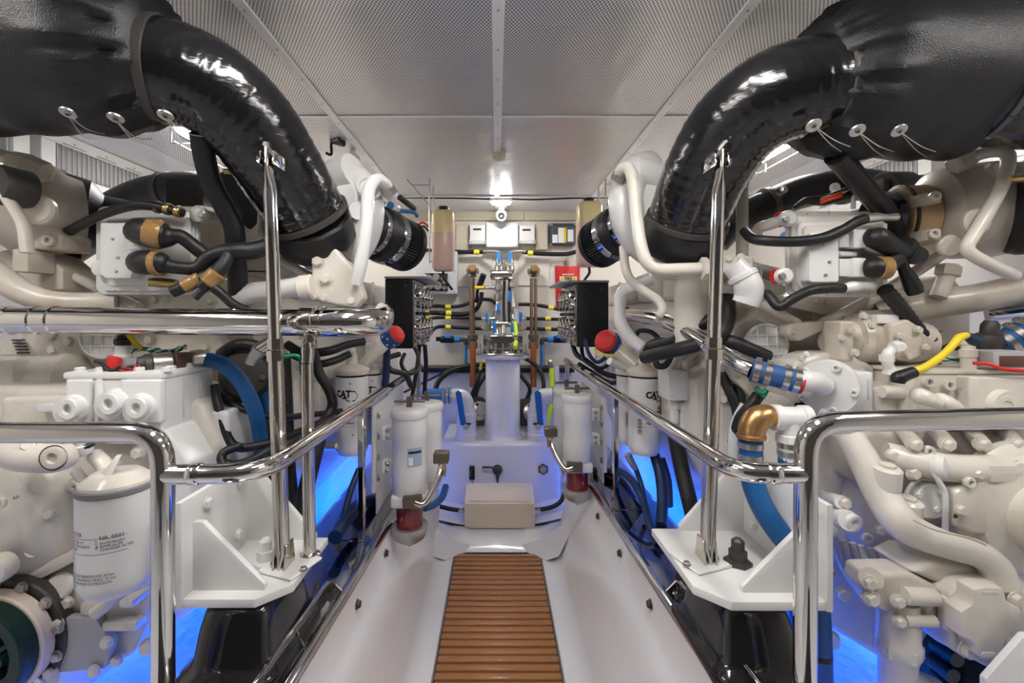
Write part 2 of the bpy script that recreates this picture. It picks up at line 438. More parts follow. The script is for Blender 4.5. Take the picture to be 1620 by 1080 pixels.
# engine bearers
def bearer(s):
    X = XR if s > 0 else XL
    side = 'right' if s > 0 else 'left'
    t = thing('engine_bearer', 'polished steel topped bearer carrying the engine with '+('the bronze elbow' if s > 0 else 'the spin-on oil filter'), 'beam', (X(1.2), 1.2, 0.1), 'engine bearers beside the walkway')
    y0, y1 = .25, 2.42
    a, b = X(y0), X(y1)
    out = s*.575
    def loft(name, za, zb, ia, oa, mat, bvl):
        p = [V((a+s*ia, y0, za)), V((out if oa is None else a+s*oa, y0, za)), V((out if oa is None else a+s*oa, y0, zb)), V((a+s*ia, y0, zb))]
        q = [V((b+s*ia, y1, za)), V((out if oa is None else b+s*oa, y1, za)), V((out if oa is None else b+s*oa, y1, zb)), V((b+s*ia, y1, zb))]
        bm = bmesh.new(); vv = [bm.verts.new(v) for v in p+q]
        for f in ((0, 1, 2, 3), (4, 7, 6, 5), (0, 4, 5, 1), (1, 5, 6, 2), (2, 6, 7, 3), (3, 7, 4, 0)): bm.faces.new([vv[i] for i in f])
        bmesh.ops.recalc_face_normals(bm, faces=bm.faces)
        bev(bm, bvl, 2); return frombm(name, bm, mat, t)
    loft('web', .10, .456, .006, None, M['gel'], .002)
    loft('cap_plate', .457, .469, .006, None, M['dchrome'], .002)
    tube('edge_rail', [V((X(y0)+s*.006, y0, .462)), V((X(y1)+s*.006, y1, .462))], .0135, M['chrome'], t, n=16)
    for y in (.90, 1.17, 1.42, 1.68, 1.95):
        bolt(t, (X(y)-s*.005, y, .405), (-s, 0, 0), .010, M['iron'])
    # flange beside the rubber mount
    yb = 1.11
    pl = [V((X(.72)+s*.035, .72, .469)), V((X(yb)+s*.035, yb, .469)), V((X(yb)+s*.035, yb, .50)), V((X(yb-.02)+s*.035, yb-.02, .512)), V((X(.72)+s*.035, .72, .512))]
    prism3('mount_flange', pl, (s*.006, 0, 0), M['chrome'], t, .001, 1)
    prism3('gusset', [V((X(.93)+s*.018, .93, .469)), V((X(.93)+s*.036, .93, .469)), V((X(.93)+s*.036, .93, .508))], (0, .005, 0), M['chrome'], t, .0, 1)
    prism3('gusset', [V((X(yb)+s*.005, yb, .469)), V((X(yb)+s*.036, yb, .469)), V((X(yb)+s*.036, yb, .50))], (0, .005, 0), M['chrome'], t, .0, 1)
    return t
M['dchrome'] = mk('mirror_steel', (.42, .43, .46), .06, 1.)
bearer(-1); bearer(1)
# ------------------------------------------------------------------ lamps
def lamp(x, y, sx, sy, label, guard=False, dm='led'):
    t = thing('ceiling_lamp', label, 'lamp', (x, y, CZ-.04))
    box('housing', (x-sx/2-.012, y-sy/2-.012, CZ-.035), (x+sx/2+.012, y+sy/2+.012, CZ-.012), M['white'], t, .004, 1)
    box('diffuser', (x-sx/2, y-sy/2, CZ-.048), (x+sx/2, y+sy/2, CZ-.034), M[dm], t, .004, 1)
    if guard:
        for yy in (-sy/2+.03, sy/2-.03):
            tube('guard_wire', [V((x-sx/2-.03, y+yy, CZ-.012)), V((x-sx/2-.03, y+yy, CZ-.085)), V((x+sx/2+.03, y+yy, CZ-.085)), V((x+sx/2+.03, y+yy, CZ-.012))], .003, M['steel'], t, n=6, fil=.01)
        for xx in (-sx/2, sx/2):
            tube('guard_wire', [V((x+xx, y-sy/2, CZ-.085)), V((x+xx, y+sy/2, CZ-.085))], .003, M['steel'], t, n=6)
lamp(.03, 2.86, .115, .05, 'small bright ceiling lamp above the white security camera', dm='led2')
lamp(1.0, 2.68, .4, .14, 'added unseen lamp at the forward end over the engine with the bronze elbow')  # this pair is added, hidden behind the exhaust elbows to brighten the back
lamp(-1.0, 2.68, .4, .14, 'added unseen lamp at the forward end over the engine with the spin-on oil filter')
lamp(1.14, 1.93, .16, .42, 'caged ceiling lamp over the engine with the bronze elbow', True)
lamp(-1.14, 1.93, .16, .42, 'caged ceiling lamp over the engine with the spin-on oil filter', True)
lamp(1.15, .35, .16, .5, 'added unseen lamp over the gearbox with the cross-shaped pump cover')  # this pair is added out of view to light the gearboxes
lamp(-1.15, .35, .16, .5, 'added unseen lamp over the gearbox with the spin-on oil filter')
lamp(.30, .55, .13, .6, 'ceiling lamp over the walkway near the bronze elbow side')
lamp(-.30, .55, .13, .6, 'ceiling lamp over the walkway near the spin-on oil filter side')
for s in (-1, 1):
    nm = 'bronze elbow' if s > 0 else 'spin-on oil filter'
    for y0, y1, xx, zz, wh in ((.95, 1.75, .605, .42, 'gearbox end'), (1.8, 2.6, .605, .42, 'forward end'), (1.25, 2.4, 1.25, .26, 'outboard side')):
        t = thing('blue_led_strip', f'blue light strip under the engine with the {nm}, {wh}', 'lamp', (s*xx, y0, zz))
        box('channel', (s*xx-.012, y0, zz), (s*xx+.012, y1, zz+.012), M['lgrey'], t, .002, 1)
        box('diffuser', (s*xx-.009, y0+.01, zz-.008), (s*xx+.009, y1-.01, zz+.001), M['bled'], t, .002, 1)
# ------------------------------------------------------------------ louvred cabinets along the hull sides
def louvre(s, y0, y1, n, label, ztop=1.83, zl=1.725):
    X = XW-.06
    t = thing('louvre_panel', label, 'vent', (s*X, (y0+y1)/2, 1.66), 'louvred vent panels along the hull sides')
    xa, xb = (X, XW) if s > 0 else (-XW, -X)
    yb0, yb1 = y0-.06, y1+.06
    box('panel', (xa, yb0, 1.675), (xb, yb1, zl-.008), M['white'], t, .002, 1)
    box('panel', (xa, yb0, ztop), (xb, yb1, CZ-.014), M['white'], t, .002, 1)
    box('panel', (xa, yb0, zl-.008), (xb, y0, ztop), M['white'], t, .002, 1)
    box('panel', (xa, y1, zl-.008), (xb, yb1, ztop), M['white'], t, .002, 1)
    st = None; dy = (y1-y0)/n
    for k in range(n):
        y = y0+(k+.5)*dy
        if st is None:
            st = obox('slat', (s*(X+.010), y, (zl+ztop)/2), (.022, .003, ztop-zl), M['white'], t, Matrix.Rotation(s*math.radians(32), 3, 'Z'), .0008, 1)
        else:
            o = bpy.data.objects.new('slat', st.data); link(o, t); o.location = st.location+V((0, y-y0-.5*dy, 0))
    box('slot_back', (s*(X+.03)-.002, y0, zl), (s*(X+.03)+.002, y1, ztop), M['lgrey'], t, 0)
    m = int((y1-y0)/.14)
    for k in range(m):
        yy = y0+(k+.5)*(y1-y0)/m
        for z in (1.69, ztop+.02): bolt(t, (s*X, yy, z), (-s, 0, 0), .004, M['steel'], 'screw')
        tube('seam', [V((s*(X-.0005), yy-.05, ztop+.008)), V((s*(X-.0005), yy+.05, ztop+.008))], .0015, M['dgap'], t, n=5)
    box('bottom_rail', (s*(X+.012)-.012, yb0, 1.655), (s*(X+.012)+.012, yb1, 1.675), M['white'], t, .002, 1)
louvre(-1, 1.80, 2.42, 27, 'white louvred vent panel above the blue pipe')
louvre(-1, 1.10, 1.64, 20, 'white louvred vent panel behind the rear turbo, nearer the gearbox')
louvre(1, 1.88, 2.45, 25, 'white louvred vent panel above the tan-collared turbo')
louvre(1, 1.10, 1.70, 22, 'white louvred vent panel over the tan-collared turbo, nearer the gearbox')
for s in (-1, 1):
    nm = 'bronze elbow' if s > 0 else 'spin-on oil filter'
    t = thing('blue_tube', f'blue pipe under the vent panels beside the engine with the {nm}', 'pipe', (s*(XW-.07), 1.2, 1.58))  # plain blue tube for the blue band under the vents
    tube('pipe', [V((s*(XW-.08), .9, 1.60)), V((s*(XW-.08), 2.7, 1.60))], .042, M['lblue'], t, n=16)
    for y in (1.2, 1.95, 2.6):
        lathe('pipe_clip', [(.043, -.012), (.046, -.012), (.046, .012), (.043, .012)], (s*(XW-.08), y, 1.60), (0, 1, 0), M['steel'], t)
        box('clip_bracket', (s*(XW-.02)-.02, y-.012, 1.59), (s*(XW-.02)+.02, y+.012, 1.61), M['steel'], t, .002, 1)
# ------------------------------------------------------------------ handrails
def handrail(s):
    nm = 'right' if s > 0 else 'left'
    if s < 0:
        t = thing('handrail', 'polished steel handrail in front of the spin-on oil filter', 'handrail', (-.556, .76, .47))
        top = px((-915, 684, .76), (258, 684, .76), (258, 1130, .76)); ax, xp, z2 = -.393, -.556, .883
        y_end = 2.34; st = 1.37
    else:
        t = thing('handrail', 'polished steel handrail in front of the bronze elbow', 'handrail', (.515, .76, .47))
        top = px((2485, 642, .76), (1275, 668, .76), (1273, 1130, .76)); ax, xp, z2 = .403, .516, .884
        y_end = 2.62; st = 1.585
    top[-1].z = .47
    tube('top_rail', top, .0175, M['chrome'], t, n=20, fil=.055)
    lathe('base_plate', [(.036, 0), (.036, .006), (.02, .012)], (xp, .76, .469), (0, 0, 1), M['chrome'], t)
    tube('aisle_rail', [V((xp, .76, z2)), V((ax, .762, z2)), V((ax, y_end, z2))], .0165, M['chrome'], t, n=20, fil=.085)
    lathe('weld_collar', [(.0168, -.01), (.0182, -.008), (.0182, .008), (.0168, .01)], (xp-s*.055, .76, z2), (1, 0, 0), M['chrome'], t)
    box('stanchion', (ax-.009-(.012 if s < 0 else -.012), st-.012, .469), (ax+.009-(.012 if s < 0 else -.012), st+.012, z2-.01), M['chrome'], t, .002, 1)
    xg = ax+s*.012
    prism3('gusset', [V((xg+s*.008, st, .47)), V((xg+s*.10, st, .47)), V((xg+s*.008, st, .58))], (0, .006, 0), M['dchrome'], t, .001, 1)
    cyl('end_post', (ax, y_end-.03, .47), (ax, y_end-.03, z2), .012, M['chrome'], t)
handrail(-1); handrail(1)
# ------------------------------------------------------------------ exhaust pipes in black wrapping
def wrinkle_tube(name, pts, r, mat, parent, res=22, n=40, amp=.02):
    path = catmull([V(p) for p in pts], res); bm = bmesh.new(); rings = []
    rr = r if isinstance(r, list) else [r, r]
    m = len(path); ph = [random.uniform(0, 6.28) for _ in range(m)]
    for i, (c, t, u, v) in enumerate(frames(path)):
        f = i/(m-1)*(len(rr)-1); a = int(min(f, len(rr)-2)); R = rr[a]+(rr[a+1]-rr[a])*(f-a)
        ring = []
        for j in range(n):
            b = 2*math.pi*j/n
            k = 1+amp*(.5*math.sin(3*b+i*.35)*math.sin(i*1.9+2*math.sin(b*2))+.3*math.sin(i*2.7+5*b))
            ring.append(bm.verts.new(c+(u*math.cos(b)+v*math.sin(b))*R*k))
        rings.append(ring)
    for i in range(m-1):
        for j in range(n): bm.faces.new((rings[i][j], rings[i][(j+1) % n], rings[i+1][(j+1) % n], rings[i+1][j]))
    bm.faces.new(rings[0]); bm.faces.new(rings[-1])
    return frombm(name, bm, mat, parent, 70)
def lagging(name, c, half, r, rin, mat, parent, gather, s):
    # padded jacket along x; gathered end towards the walkway; laced seam along the underside
    bm = bmesh.new(); n = 72; rings = []
    prof = []
    for k in range(36):
        u = k/35; prof.append(u)
    for u in prof:
        x = c.x+(-half+2*half*u)
        e = u if s < 0 else 1-u        # 1 at the walkway end
        if e > .74: f = (e-.74)/.26; R = r+(rin-r)*f**1.6
        elif e < .10: f = (.10-e)/.10; R = r-(r-rin*1.06)*f**2.4
        else: R = r
        ring = []
        for j in range(n):
            a = 2*math.pi*j/n
            k = 1.0
            if e > .62: k += gather*((e-.62)/.38)*(math.sin(13*a+2*math.sin(3*a))*.5+.35*math.sin(29*a+e*9))*(1 if e < .97 else .4)
            dn = max(0, math.cos(a-math.pi)-.80)/.20          # underside seam
            k += .055*dn*(.5+.5*math.sin(u*21))
            k += .012*math.sin(5*a+u*6)
            ring.append(bm.verts.new((x, c.y+math.sin(a)*R*k, c.z+math.cos(a)*R*k*.985)))
        rings.append(ring)
    for A, B in zip(rings, rings[1:]):
        for j in range(n): bm.faces.new((A[j], A[(j+1) % n], B[(j+1) % n], B[j]))
    bm.faces.new(rings[0]); bm.faces.new(rings[-1])
    return frombm(name, bm, mat, parent, 80)
def on_cyl(x, y, c, r):         # where the pixel's ray meets a cylinder along x
    d = P(x, y, 1.0)-V((0, 0, EYE)); oz = EYE-c.z
    A = d.y**2+d.z**2; B = 2*(-c.y*d.y+oz*d.z); C = c.y**2+oz**2-r*r
    D = B*B-4*A*C; t = (-B-math.sqrt(max(D, 0)))/(2*A)
    return V((0, 0, EYE))+d*t
def studs(parent, lst, c, r):
    for (x, y) in lst:
        p = on_cyl(x, y, c, r*1.03); nrm = V((0, p.y-c.y, p.z-c.z)).normalized()
        w = lathe('lacing_washer', [(.0, .004), (.004, .004), (.0045, .002), (.014, .0025), (.0145, 0), (.013, -.002)], p, nrm, M['steel2'], parent, 20)
        bolt(w, p+nrm*.002, nrm, .004, M['dsteel'])
        q1 = on_cyl(x+58, y+34, c, r*1.05); q2 = on_cyl(x+44, y+42, c, r*1.05)
        for q in (q1, q2):
            m = (p+q)/2; m2 = V((m.x, c.y, c.z))+(V((0, m.y-c.y, m.z-c.z)).normalized())*r*1.09
            tube('lacing_wire', [p+nrm*.004, m2, q], .0011, M['steel2'], w, n=5, res=8)
M['steel2'] = mk('washer_steel', (.62, .60, .55), .3, .85)
# the pipe with its jacket, above the spin-on oil filter gearbox
ex = thing('exhaust_pipe', 'black wrapped exhaust elbow and lagging above the spin-on oil filter gearbox', 'exhaust pipe', P(250, 112, .95))
cL = V((P(40, 79, .93).x, .93, P(40, 79, .93).z))
wrinkle_tube('elbow', px((-615, 96, .92), (-100, 102, .925), (150, 106, .935), (262, 113, .95), (335, 142, .985), (395, 195, 1.035), (440, 262, 1.10), (478, 326, 1.18), (490, 347, 1.205)), .101, M['blackpipe'], ex, 16)
c = V((P(55, 79, .93).x, .935, P(55, 79, .93).z)); cL = V((P(90, 79, .93).x, .935, c.z))
lagging('lagging_jacket', cL, S(168, .93), .160, .108, M['lag'], ex, .17, -1)
studs(ex, [(108, 178), (183, 186), (262, 182)], cL, .160)
lathe('end_clamp', [(.100, -.008), (.108, -.006), (.108, .006), (.100, .008)], P(487, 341, 1.198), P(490, 347, 1.205)-P(478, 326, 1.18), M['iron'], ex, 32)
lathe('joint_strap', [(.100, -.010), (.106, -.008), (.106, .008), (.100, .010)], P(254, 112, .949), P(275, 116, .955)-P(240, 110, .945), M['brownstrap'] if 'brownstrap' in M else M['iron'], ex, 32)
def boot(pts, r, parent):
    lathe('rubber_boot', [(r*.93, -.012), (r*1.0, -.006), (r*1.05, .02), (r*1.06, .055), (r*.96, .078), (r*.6, .082)], pts[0], pts[1]-pts[0], M['rubber'], parent, 12, smooth=30)
boot((P(489, 345, 1.20), P(498, 372, 1.245)), .105, ex)
# the pipe above the gearbox with the cross-shaped cover
ex2 = thing('exhaust_pipe', 'black wrapped exhaust elbow and lagging above the cross-covered oil pump gearbox', 'exhaust pipe', P(1290, 138, .97))
wrinkle_tube('elbow', px((1440, 128, 1.0), (1360, 131, .985), (1290, 138, .98), (1222, 156, 1.0), (1160, 203, 1.06), (1118, 270, 1.14), (1092, 332, 1.22), (1085, 354, 1.245)), .101, M['blackpipe'], ex2, 16)
cR = V((P(1405, 128, 1.0).x, 1.0, P(1405, 128, 1.0).z))
wrinkle_tube('outboard_pipe', px((1430, 128, .99), (1560, 132, .96), (1700, 136, .93), (2215, 142, .90)), .124, M['blackpipe'], ex2, 10, amp=.012)
lagging('lagging_jacket', cR, S(133, 1.0), .164, .112, M['lag'], ex2, .17, 1)
studs(ex2, [(1356, 206), (1422, 206), (1287, 198)], cR, .164)
lathe('end_clamp', [(.100, -.008), (.108, -.006), (.108, .006), (.100, .008)], P(1087, 348, 1.238), P(1085, 354, 1.245)-P(1092, 332, 1.22), M['iron'], ex2, 32)
lathe('joint_strap', [(.100, -.010), (.106, -.008), (.106, .008), (.100, .010)], P(1298, 137, .98), P(1290, 138, .98)-P(1360, 131, .985), M['iron'], ex2, 32)
lathe('joint_strap', [(.126, -.006), (.129, -.005), (.129, .005), (.126, .006)], P(1560, 132, .96), P(1700, 136, .93)-P(1560, 132, .96), M['dsteel'], ex2, 32)
boot((P(1085, 352, 1.24), P(1074, 380, 1.28)), .105, ex2)
# ------------------------------------------------------------------ mounts and brackets
def engine_mount(s):
    X = .425*s-(.02 if s < 0 else -.01); y0, y1 = .80, 1.09
    t = thing('rubber_mount', 'glossy black rubber engine mount under the bracket '+('beside the blue hoses' if s > 0 else 'beside the spin-on oil filter'), 'engine mount', (X, .95, .469), 'engine mounts')
    # flared body as a stack of rounded rectangles
    bm = bmesh.new(); rings = []
    xi, xo = .400*s-(.0 if s < 0 else 0), .585*s
    cx, cy = (xi+xo)/2, .935
    hx, hy = abs(xo-xi)/2, .125
    for (z, fx, fy) in ((.485, 1.0, 1.02), (.492, .98, 1.0), (.498, .86, .90), (.515, .80, .84), (.56, .74, .76), (.59, .66, .68), (.598, .6, .62), (.600, .5, .5)):
        pts = rrect(-hx*fx, -hy*fy, hx*fx, hy*fy, .04*min(fx, fy), 5)
        rings.append([bm.verts.new((cx+a, cy+b, z)) for a, b in pts])
    for A, B in zip(rings, rings[1:]):
        for j in range(len(A)): bm.faces.new((A[j], A[(j+1) % len(A)], B[(j+1) % len(A)], B[j]))
    bm.faces.new(rings[0]); bm.faces.new(rings[-1])
    frombm('rubber_body', bm, M['gloss'], t, 50)
    prism3('base_plate', [V((cx+a, cy+b-.02, .470)) for a, b in rrect(-hx*1.02, -hy*1.2, hx*1.02, hy*1.12, .02, 3)], (0, 0, .014), M['gloss'], t, .003, 2)
    for a in (-.7, .7):
        for b in (-1.12, .88):
            bolt(t, (cx+a*hx, cy+b*hy, .484), (0, 0, 1), .011, M['gloss'])
engine_mount(-1); engine_mount(1)
def bracket(s):
    t = thing('mount_bracket', 'white gusseted engine bracket '+('behind the blue hoses' if s > 0 else 'beside the spin-on oil filter'), 'bracket', (.5*s, .95, .602))
    zt = .618
    if s < 0: xi, xo, ya, yb = -.400, -.596, .848, 1.085
    else: xi, xo, ya, yb = .385, .62, .84, 1.13
    xc = xi+(.05*s)
    prism3('base_plate', [V((xo, ya, .602)), V((xc, ya, .602)), V((xi, ya+.05, .602)), V((xi, yb, .602)), V((xo, yb, .602))], (0, 0, .017), M['white'], t, .003, 2)
    box('back_plate', (min(xo, xo-s*.012), ya-.004, .602), (max(xo, xo-s*.012), yb+.05, .80), M['white'], t, .003)
    for y, h, L in ((ya+.028, .75, .15), (yb-.014, .79, .17)):
        prism3('gusset', [V((xo-s*.006, y, zt)), V((xo-s*L, y, zt)), V((xo-s*L, y, zt+.012)), V((xo-s*.03, y, h)), V((xo-s*.006, y, h))], (0, .013, 0), M['white'], t, .002, 2)
    for y, z in ((ya+.07, .77), (yb-.05, .77), (ya+.07, .655), (yb-.06, .655)): bolt(t, (xo-s*.013, y, z), (-s, 0, 0), .011, M['white'])
    b = lathe('adjuster_nut', [(.028, 0), (.028, .008), (.018, .01), (.018, .03), (.013, .03), (.013, .05), (.008, .055)], (xo-s*.105, .97, zt), (0, 0, 1), M['white'] if s < 0 else M['iron'], t, 6)
bracket(-1); bracket(1)
# ------------------------------------------------------------------ struts that hold up the exhaust pipes
def strut(s):
    t = thing('support_strut', 'tall polished strut under the exhaust elbow '+('beside the blue hoses' if s > 0 else 'beside the spin-on oil filter'), 'strut', P(447, 903, .95) if s < 0 else P(1125, 895, .96))
    if s < 0: pts = px((447, 893, .95), (441, 700, .95), (433, 500, .95), (428, 300, .955), (426, 252, .96))
    else: pts = px((1119, 885, .97), (1121, 700, .97), (1127, 500, .97), (1135, 300, .975), (1138, 255, .98))
    lo = catmull(pts, 6); Z = pts[0].y
    dirn = (pts[-1]-pts[0]).normalized()
    sl = pts[0].lerp(pts[-1], .50); s2 = pts[0].lerp(pts[-1], .555)
    tube('lower_tube', [pts[0]+dirn*.035, sl], .0155, M['steelp'], t, n=18)
    tube('upper_tube', [s2, pts[-1]-dirn*.085], .0138, M['chrome'], t, n=18)
    tube('threaded_rod', [sl-dirn*.02, s2+dirn*.02], [.0085]*2, M['brass'], t, n=12)
    lathe('lock_nut', [(.0175, 0), (.0175, .022)], sl, dirn, M['steelp'], t, 6)
    lathe('lock_nut', [(.0155, -.022), (.0155, 0)], s2, dirn, M['steelp'], t, 6)
    # flattened fork ends
    def fork(name, a, b, wide):
        bm = tube_bm([a, a.lerp(b, .35), b], .0138, n=16, res=4)
        for v in bm.verts:
            q = (v.co-a).dot((b-a).normalized())/(b-a).length
            if q > .2:
                k = min(1, (q-.2)/.4); ax = a+(b-a)*q; d = v.co-ax
                v.co = ax+V((d.x*(1+.0*k), d.y*(1-.65*k), d.z)) if wide == 'y' else ax+V((d.x*(1-.6*k), d.y*(1+.35*k), d.z))
        return frombm(name, bm, M['chrome'], t, 50)
    fork('top_eye', pts[-1]-dirn*.088, pts[-1]+dirn*.02, 'x')
    fork('bottom_eye', pts[0]+dirn*.04, pts[0]-dirn*.02, 'x')
    for q in (-1, 1):
        bolt(t, pts[-1]+V((q*.016, 0, 0)), (q, 0, 0), .009, M['chrome'])
        prism3('lug_plate', [pts[-1]+V((q*.012, -.014, -.014)), pts[-1]+V((q*.012, .05, -.014)), pts[-1]+V((q*.012, .05, .014)), pts[-1]+V((q*.012, -.010, .016))], (q*.004, 0, 0), M['chrome'], t, .002, 2)
    zp = .619
    b0 = pts[0]
    obox('foot_plate', (b0.x-s*.012, b0.y+.01, zp+.003), (.09, .09, .006), M['white'], t, Matrix.Rotation(.35*s, 3, 'Z'), .002, 1)
    for q in (-1, 1):
        prism3('foot_lug', [V((b0.x+q*.010, b0.y-.02, zp+.004)), V((b0.x+q*.010, b0.y+.03, zp+.004)), V((b0.x+q*.010, b0.y+.02, zp+.055)), V((b0.x+q*.010, b0.y-.012, zp+.055))], (q*.004, 0, 0), M['steelp'], t, .001, 1)
    bolt(t, V((b0.x-s*.05, b0.y-.015, zp+.006)), (0, 0, 1), .007, M['steelp'])
    bolt(t, V((b0.x+s*.016, b0.y+.0, b0.z)), (s, 0, 0), .008, M['steelp'])
M['steelp'] = mk('satin_steel', (.62, .58, .53), .16, 1., bump=.04, bs=60)
strut(-1); strut(1)
# ------------------------------------------------------------------ large polished sea water pipes
t = thing('polished_pipe', 'thick polished steel sea water pipe crossing in front of the control module', 'pipe', P(300, 508, 1.02))
Zp = 1.03
tube('pipe', px((-440, 505, Zp), (35, 506, Zp), (230, 508, Zp), (505, 510, Zp)), .0305, M['chrome'], t, n=28, res=3)
tube('end_elbow', px((500, 510, Zp), (545, 510, Zp), (580, 510, 1.05), (598, 508, 1.09), (604, 502, 1.16), (606, 497, 1.24)), .0315, M['chrome'], t, n=28, res=6)
for x in (20, 62, 90, 500, 513):
    lathe('weld_bead', [(.0303, -.004), (.0325, 0), (.0303, .004)], P(x, 506.5, Zp), (1, 0, 0), M['chrome'], t, 28)
po = thing('pipe_post', 'polished post clamped to the thick sea water pipe', 'post', P(490, 885, 1.0))
p0 = P(490, 880, 1.0); p1 = P(486, 575, 1.0)
p0.z = .619
tube('post_tube', [p0, p1], .0132, M['steelp'], po, n=18)
tube('flattened_top', [p1-V((0, 0, .0)), p1+V((0, .004, .03)), P(486, 540, 1.0)], [.0132, .015, .012], M['chrome'], po, n=14, flat=.9)
lathe('foot', [(.022, 0), (.022, .005), (.0135, .01)], p0, (0, 0, 1), M['steelp'], po)
lathe('pipe_clamp', [(.0305, -.012), (.0335, -.012), (.0335, .012), (.0305, .012)], P(487, 509, Zp), (1, 0, 0), M['steelp'], po, 28)
box('clamp_strap', P(480, 552, .995), P(494, 528, .995)+V((0, .03, 0)), M['chrome'], po, .003)
t = thing('polished_pipe', 'slim polished steel pipe running down to the blue hose joint', 'pipe', P(1060, 520, 1.3))
tube('pipe', px((985, 497, 1.62), (1010, 500, 1.52), (1045, 506, 1.40), (1080, 520, 1.30), (1120, 545, 1.20), (1165, 573, 1.12), (1190, 585, 1.09)), .0215, M['chrome'], t, n=20)
lathe('weld_bead', [(.0213, -.004), (.024, 0), (.0213, .004)], P(1120, 545, 1.20), P(1165, 573, 1.12)-P(1120, 545, 1.20), M['chrome'], t, 24)
lathe('end_flange', [(.021, 0), (.03, .002), (.03, .012), (.021, .014)], P(988, 497.5, 1.60), P(985, 497, 1.62)-P(1010, 500, 1.52), M['iron'], t, 24)
# ------------------------------------------------------------------ tank and fittings at the end of the walkway
tk = thing('water_tank', 'white rounded tank with standpipe at the end of the walkway', 'tank', (.02, 2.54, .09))
a, b = P(691, 0, 2.6).x, P(889, 0, 2.6).x
bm = bmesh.new(); bmesh.ops.create_cube(bm, size=1)
for v in bm.verts:
    top = v.co.z > 0
    v.co = V(((b if v.co.x > 0 else a)+(0 if not top else (-.012 if v.co.x > 0 else .012)), 3.10 if v.co.y > 0 else (2.63 if top else 2.60), .412 if top else .045))
bev(bm, .032, 4); frombm('tank_body', bm, M['gel'], tk, 50)
cx, cy = .040, 2.77
lathe('standpipe', [(.135, .405), (.118, .415), (.107, .435), (.105, .48), (.105, .885), (.15, .887), (.153, .893), (.153, .905), (.15, .908), (0, .908)], V((cx, cy, 0)), (0, 0, 1), M['gel'], tk, 40)
for k in range(12):
    an = 2*math.pi*(k+.5)/12; bolt(tk, (cx+.132*math.cos(an), cy+.132*math.sin(an), .886), (0, 0, -1), .008, M['steel'])
lid = box('inspection_lid', (cx-.155, cy-.14, .910), (cx+.152, cy+.14, .922), M['chrome'], tk, .006)
box('strainer_top', (cx-.118, cy-.06, .922), (cx+.118, cy+.12, 1.025), M['chrome'], lid, .006)
for k in range(7):
    xx = cx-.135+.045*k
    tube('stud', [V((xx, cy-.105, .92)), V((xx, cy-.105, .975))], .006, M['steel'], lid, n=8)
    bolt(lid, (xx, cy-.105, .922), (0, 0, 1), .011, M['chrome'], 'nut')
tf = P(755, 748, 2.545)
sw = boxp('level_switch', 742, 738, 751, 759, 2.59, .03, M['gloss'], tk, .003)
tube('switch_cable', px((747, 759, 2.60), (747, 768, 2.59)), .003, M['hose'], sw, n=6)
dv = lathe('drain_valve', [(.03, 0), (.03, .012), (.022, .018), (.022, .04), (.016, .05), (.0, .05)], P(787, 742, 2.625), (0, -1, 0), M['iron'], tk, 8)
tube('valve_lever', px((787, 741, 2.575), (775, 739, 2.57), (763, 739, 2.57)), .006, M['iron'], dv, n=8)
tube('valve_spout', px((787, 748, 2.59), (787, 766, 2.58)), [.012, .003], M['iron'], dv, n=8)
hx = lathe('hex_fitting', [(.031, 0), (.031, .014)], P(859, 741, 2.625), (0, -1, 0), M['iron'], tk, 6)
lathe('fitting_cap', [(.02, 0), (.02, .02), (.012, .021), (.012, .012), (0, .012)], P(859, 741, 2.613), (0, -1, 0), M['steel'], hx, 16)
tube('base_hose', px((693, 800, 2.45), (720, 806, 2.42), (760, 808, 2.44), (850, 806, 2.44), (885, 795, 2.46), (894, 770, 2.5)), .012, M['hose'], tk, n=10)
def tank_valve(x, s, label):
    t = thing('sea_valve', label, 'valve', P(x, 687, 2.70))
    c = P(x, 660, 2.70); c.z = 0
    lathe('valve_body', [(.062, .408), (.062, .445), (.058, .45), (.058, .54), (.06, .545), (.06, .565), (.052, .57), (.05, .60)], c, (0, 0, 1), M['white'], t, 28)
    tube('elbow', [c+V((0, 0, .59)), c+V((s*.005, 0, .63)), c+V((s*.03, 0, .66)), c+V((s*.07, 0, .665)), c+V((s*.085, 0, .665))], .047, M['white'], t, n=24)
    p, q = c+V((s*.08, 0, .665)), c+V((s*.26, 0, .662))
    hb = tube('ribbed_hose', [p.lerp(q, k/24) for k in range(25)], .044, M['lblue'] if s < 0 else M['blue'], t, n=24, res=1, ridge=1.07)
    for k in (.05, .18, .3): clampring(t, p.lerp(q, k), q-p, .0455, M['steel'], .012)
    h0 = c+V((-s*.0, -.064, .51)); 
    prism3('lever_handle', [c+V((s*.012-.018, -.075, .52)), c+V((s*.012+.016, -.075, .52)), c+V((s*.04+.016 if s < 0 else .014, -.078, .70)), c+V((s*.04-.004 if s < 0 else -.006, -.080, .715)), c+V((s*.04-.018 if s < 0 else -.024, -.078, .70))], (0, -.010, 0), M['bhandle'], t, .004, 2)
    bolt(t, c+V((0, -.058, .50)), (0, -1, 0), .016, M['steel'])
    obox('stop_bar', c+V((0, -.062, .515)), (.06, .006, .012), M['iron'], t, None, .001, 1)
    return t
tank_valve(738, -1, 'white sea valve with blue lever and bright blue ribbed hose')
tank_valve(850, 1, 'white sea valve with upright blue lever and clamped hose by the lime hose')
bx = thing('cover_box', 'cream box with sloping top in front of the white tank', 'box', (.0, 2.34, .05))
x0, x1 = P(735, 0, 2.35).x, P(846, 0, 2.35).x
prism3('box_body', [V((x0, 2.33, .055)), V((x0, 2.33, .180)), V((x0, 2.50, .225)), V((x0, 2.50, .055))], (x1-x0, 0, 0), M['fawn'], bx, .004, 2)
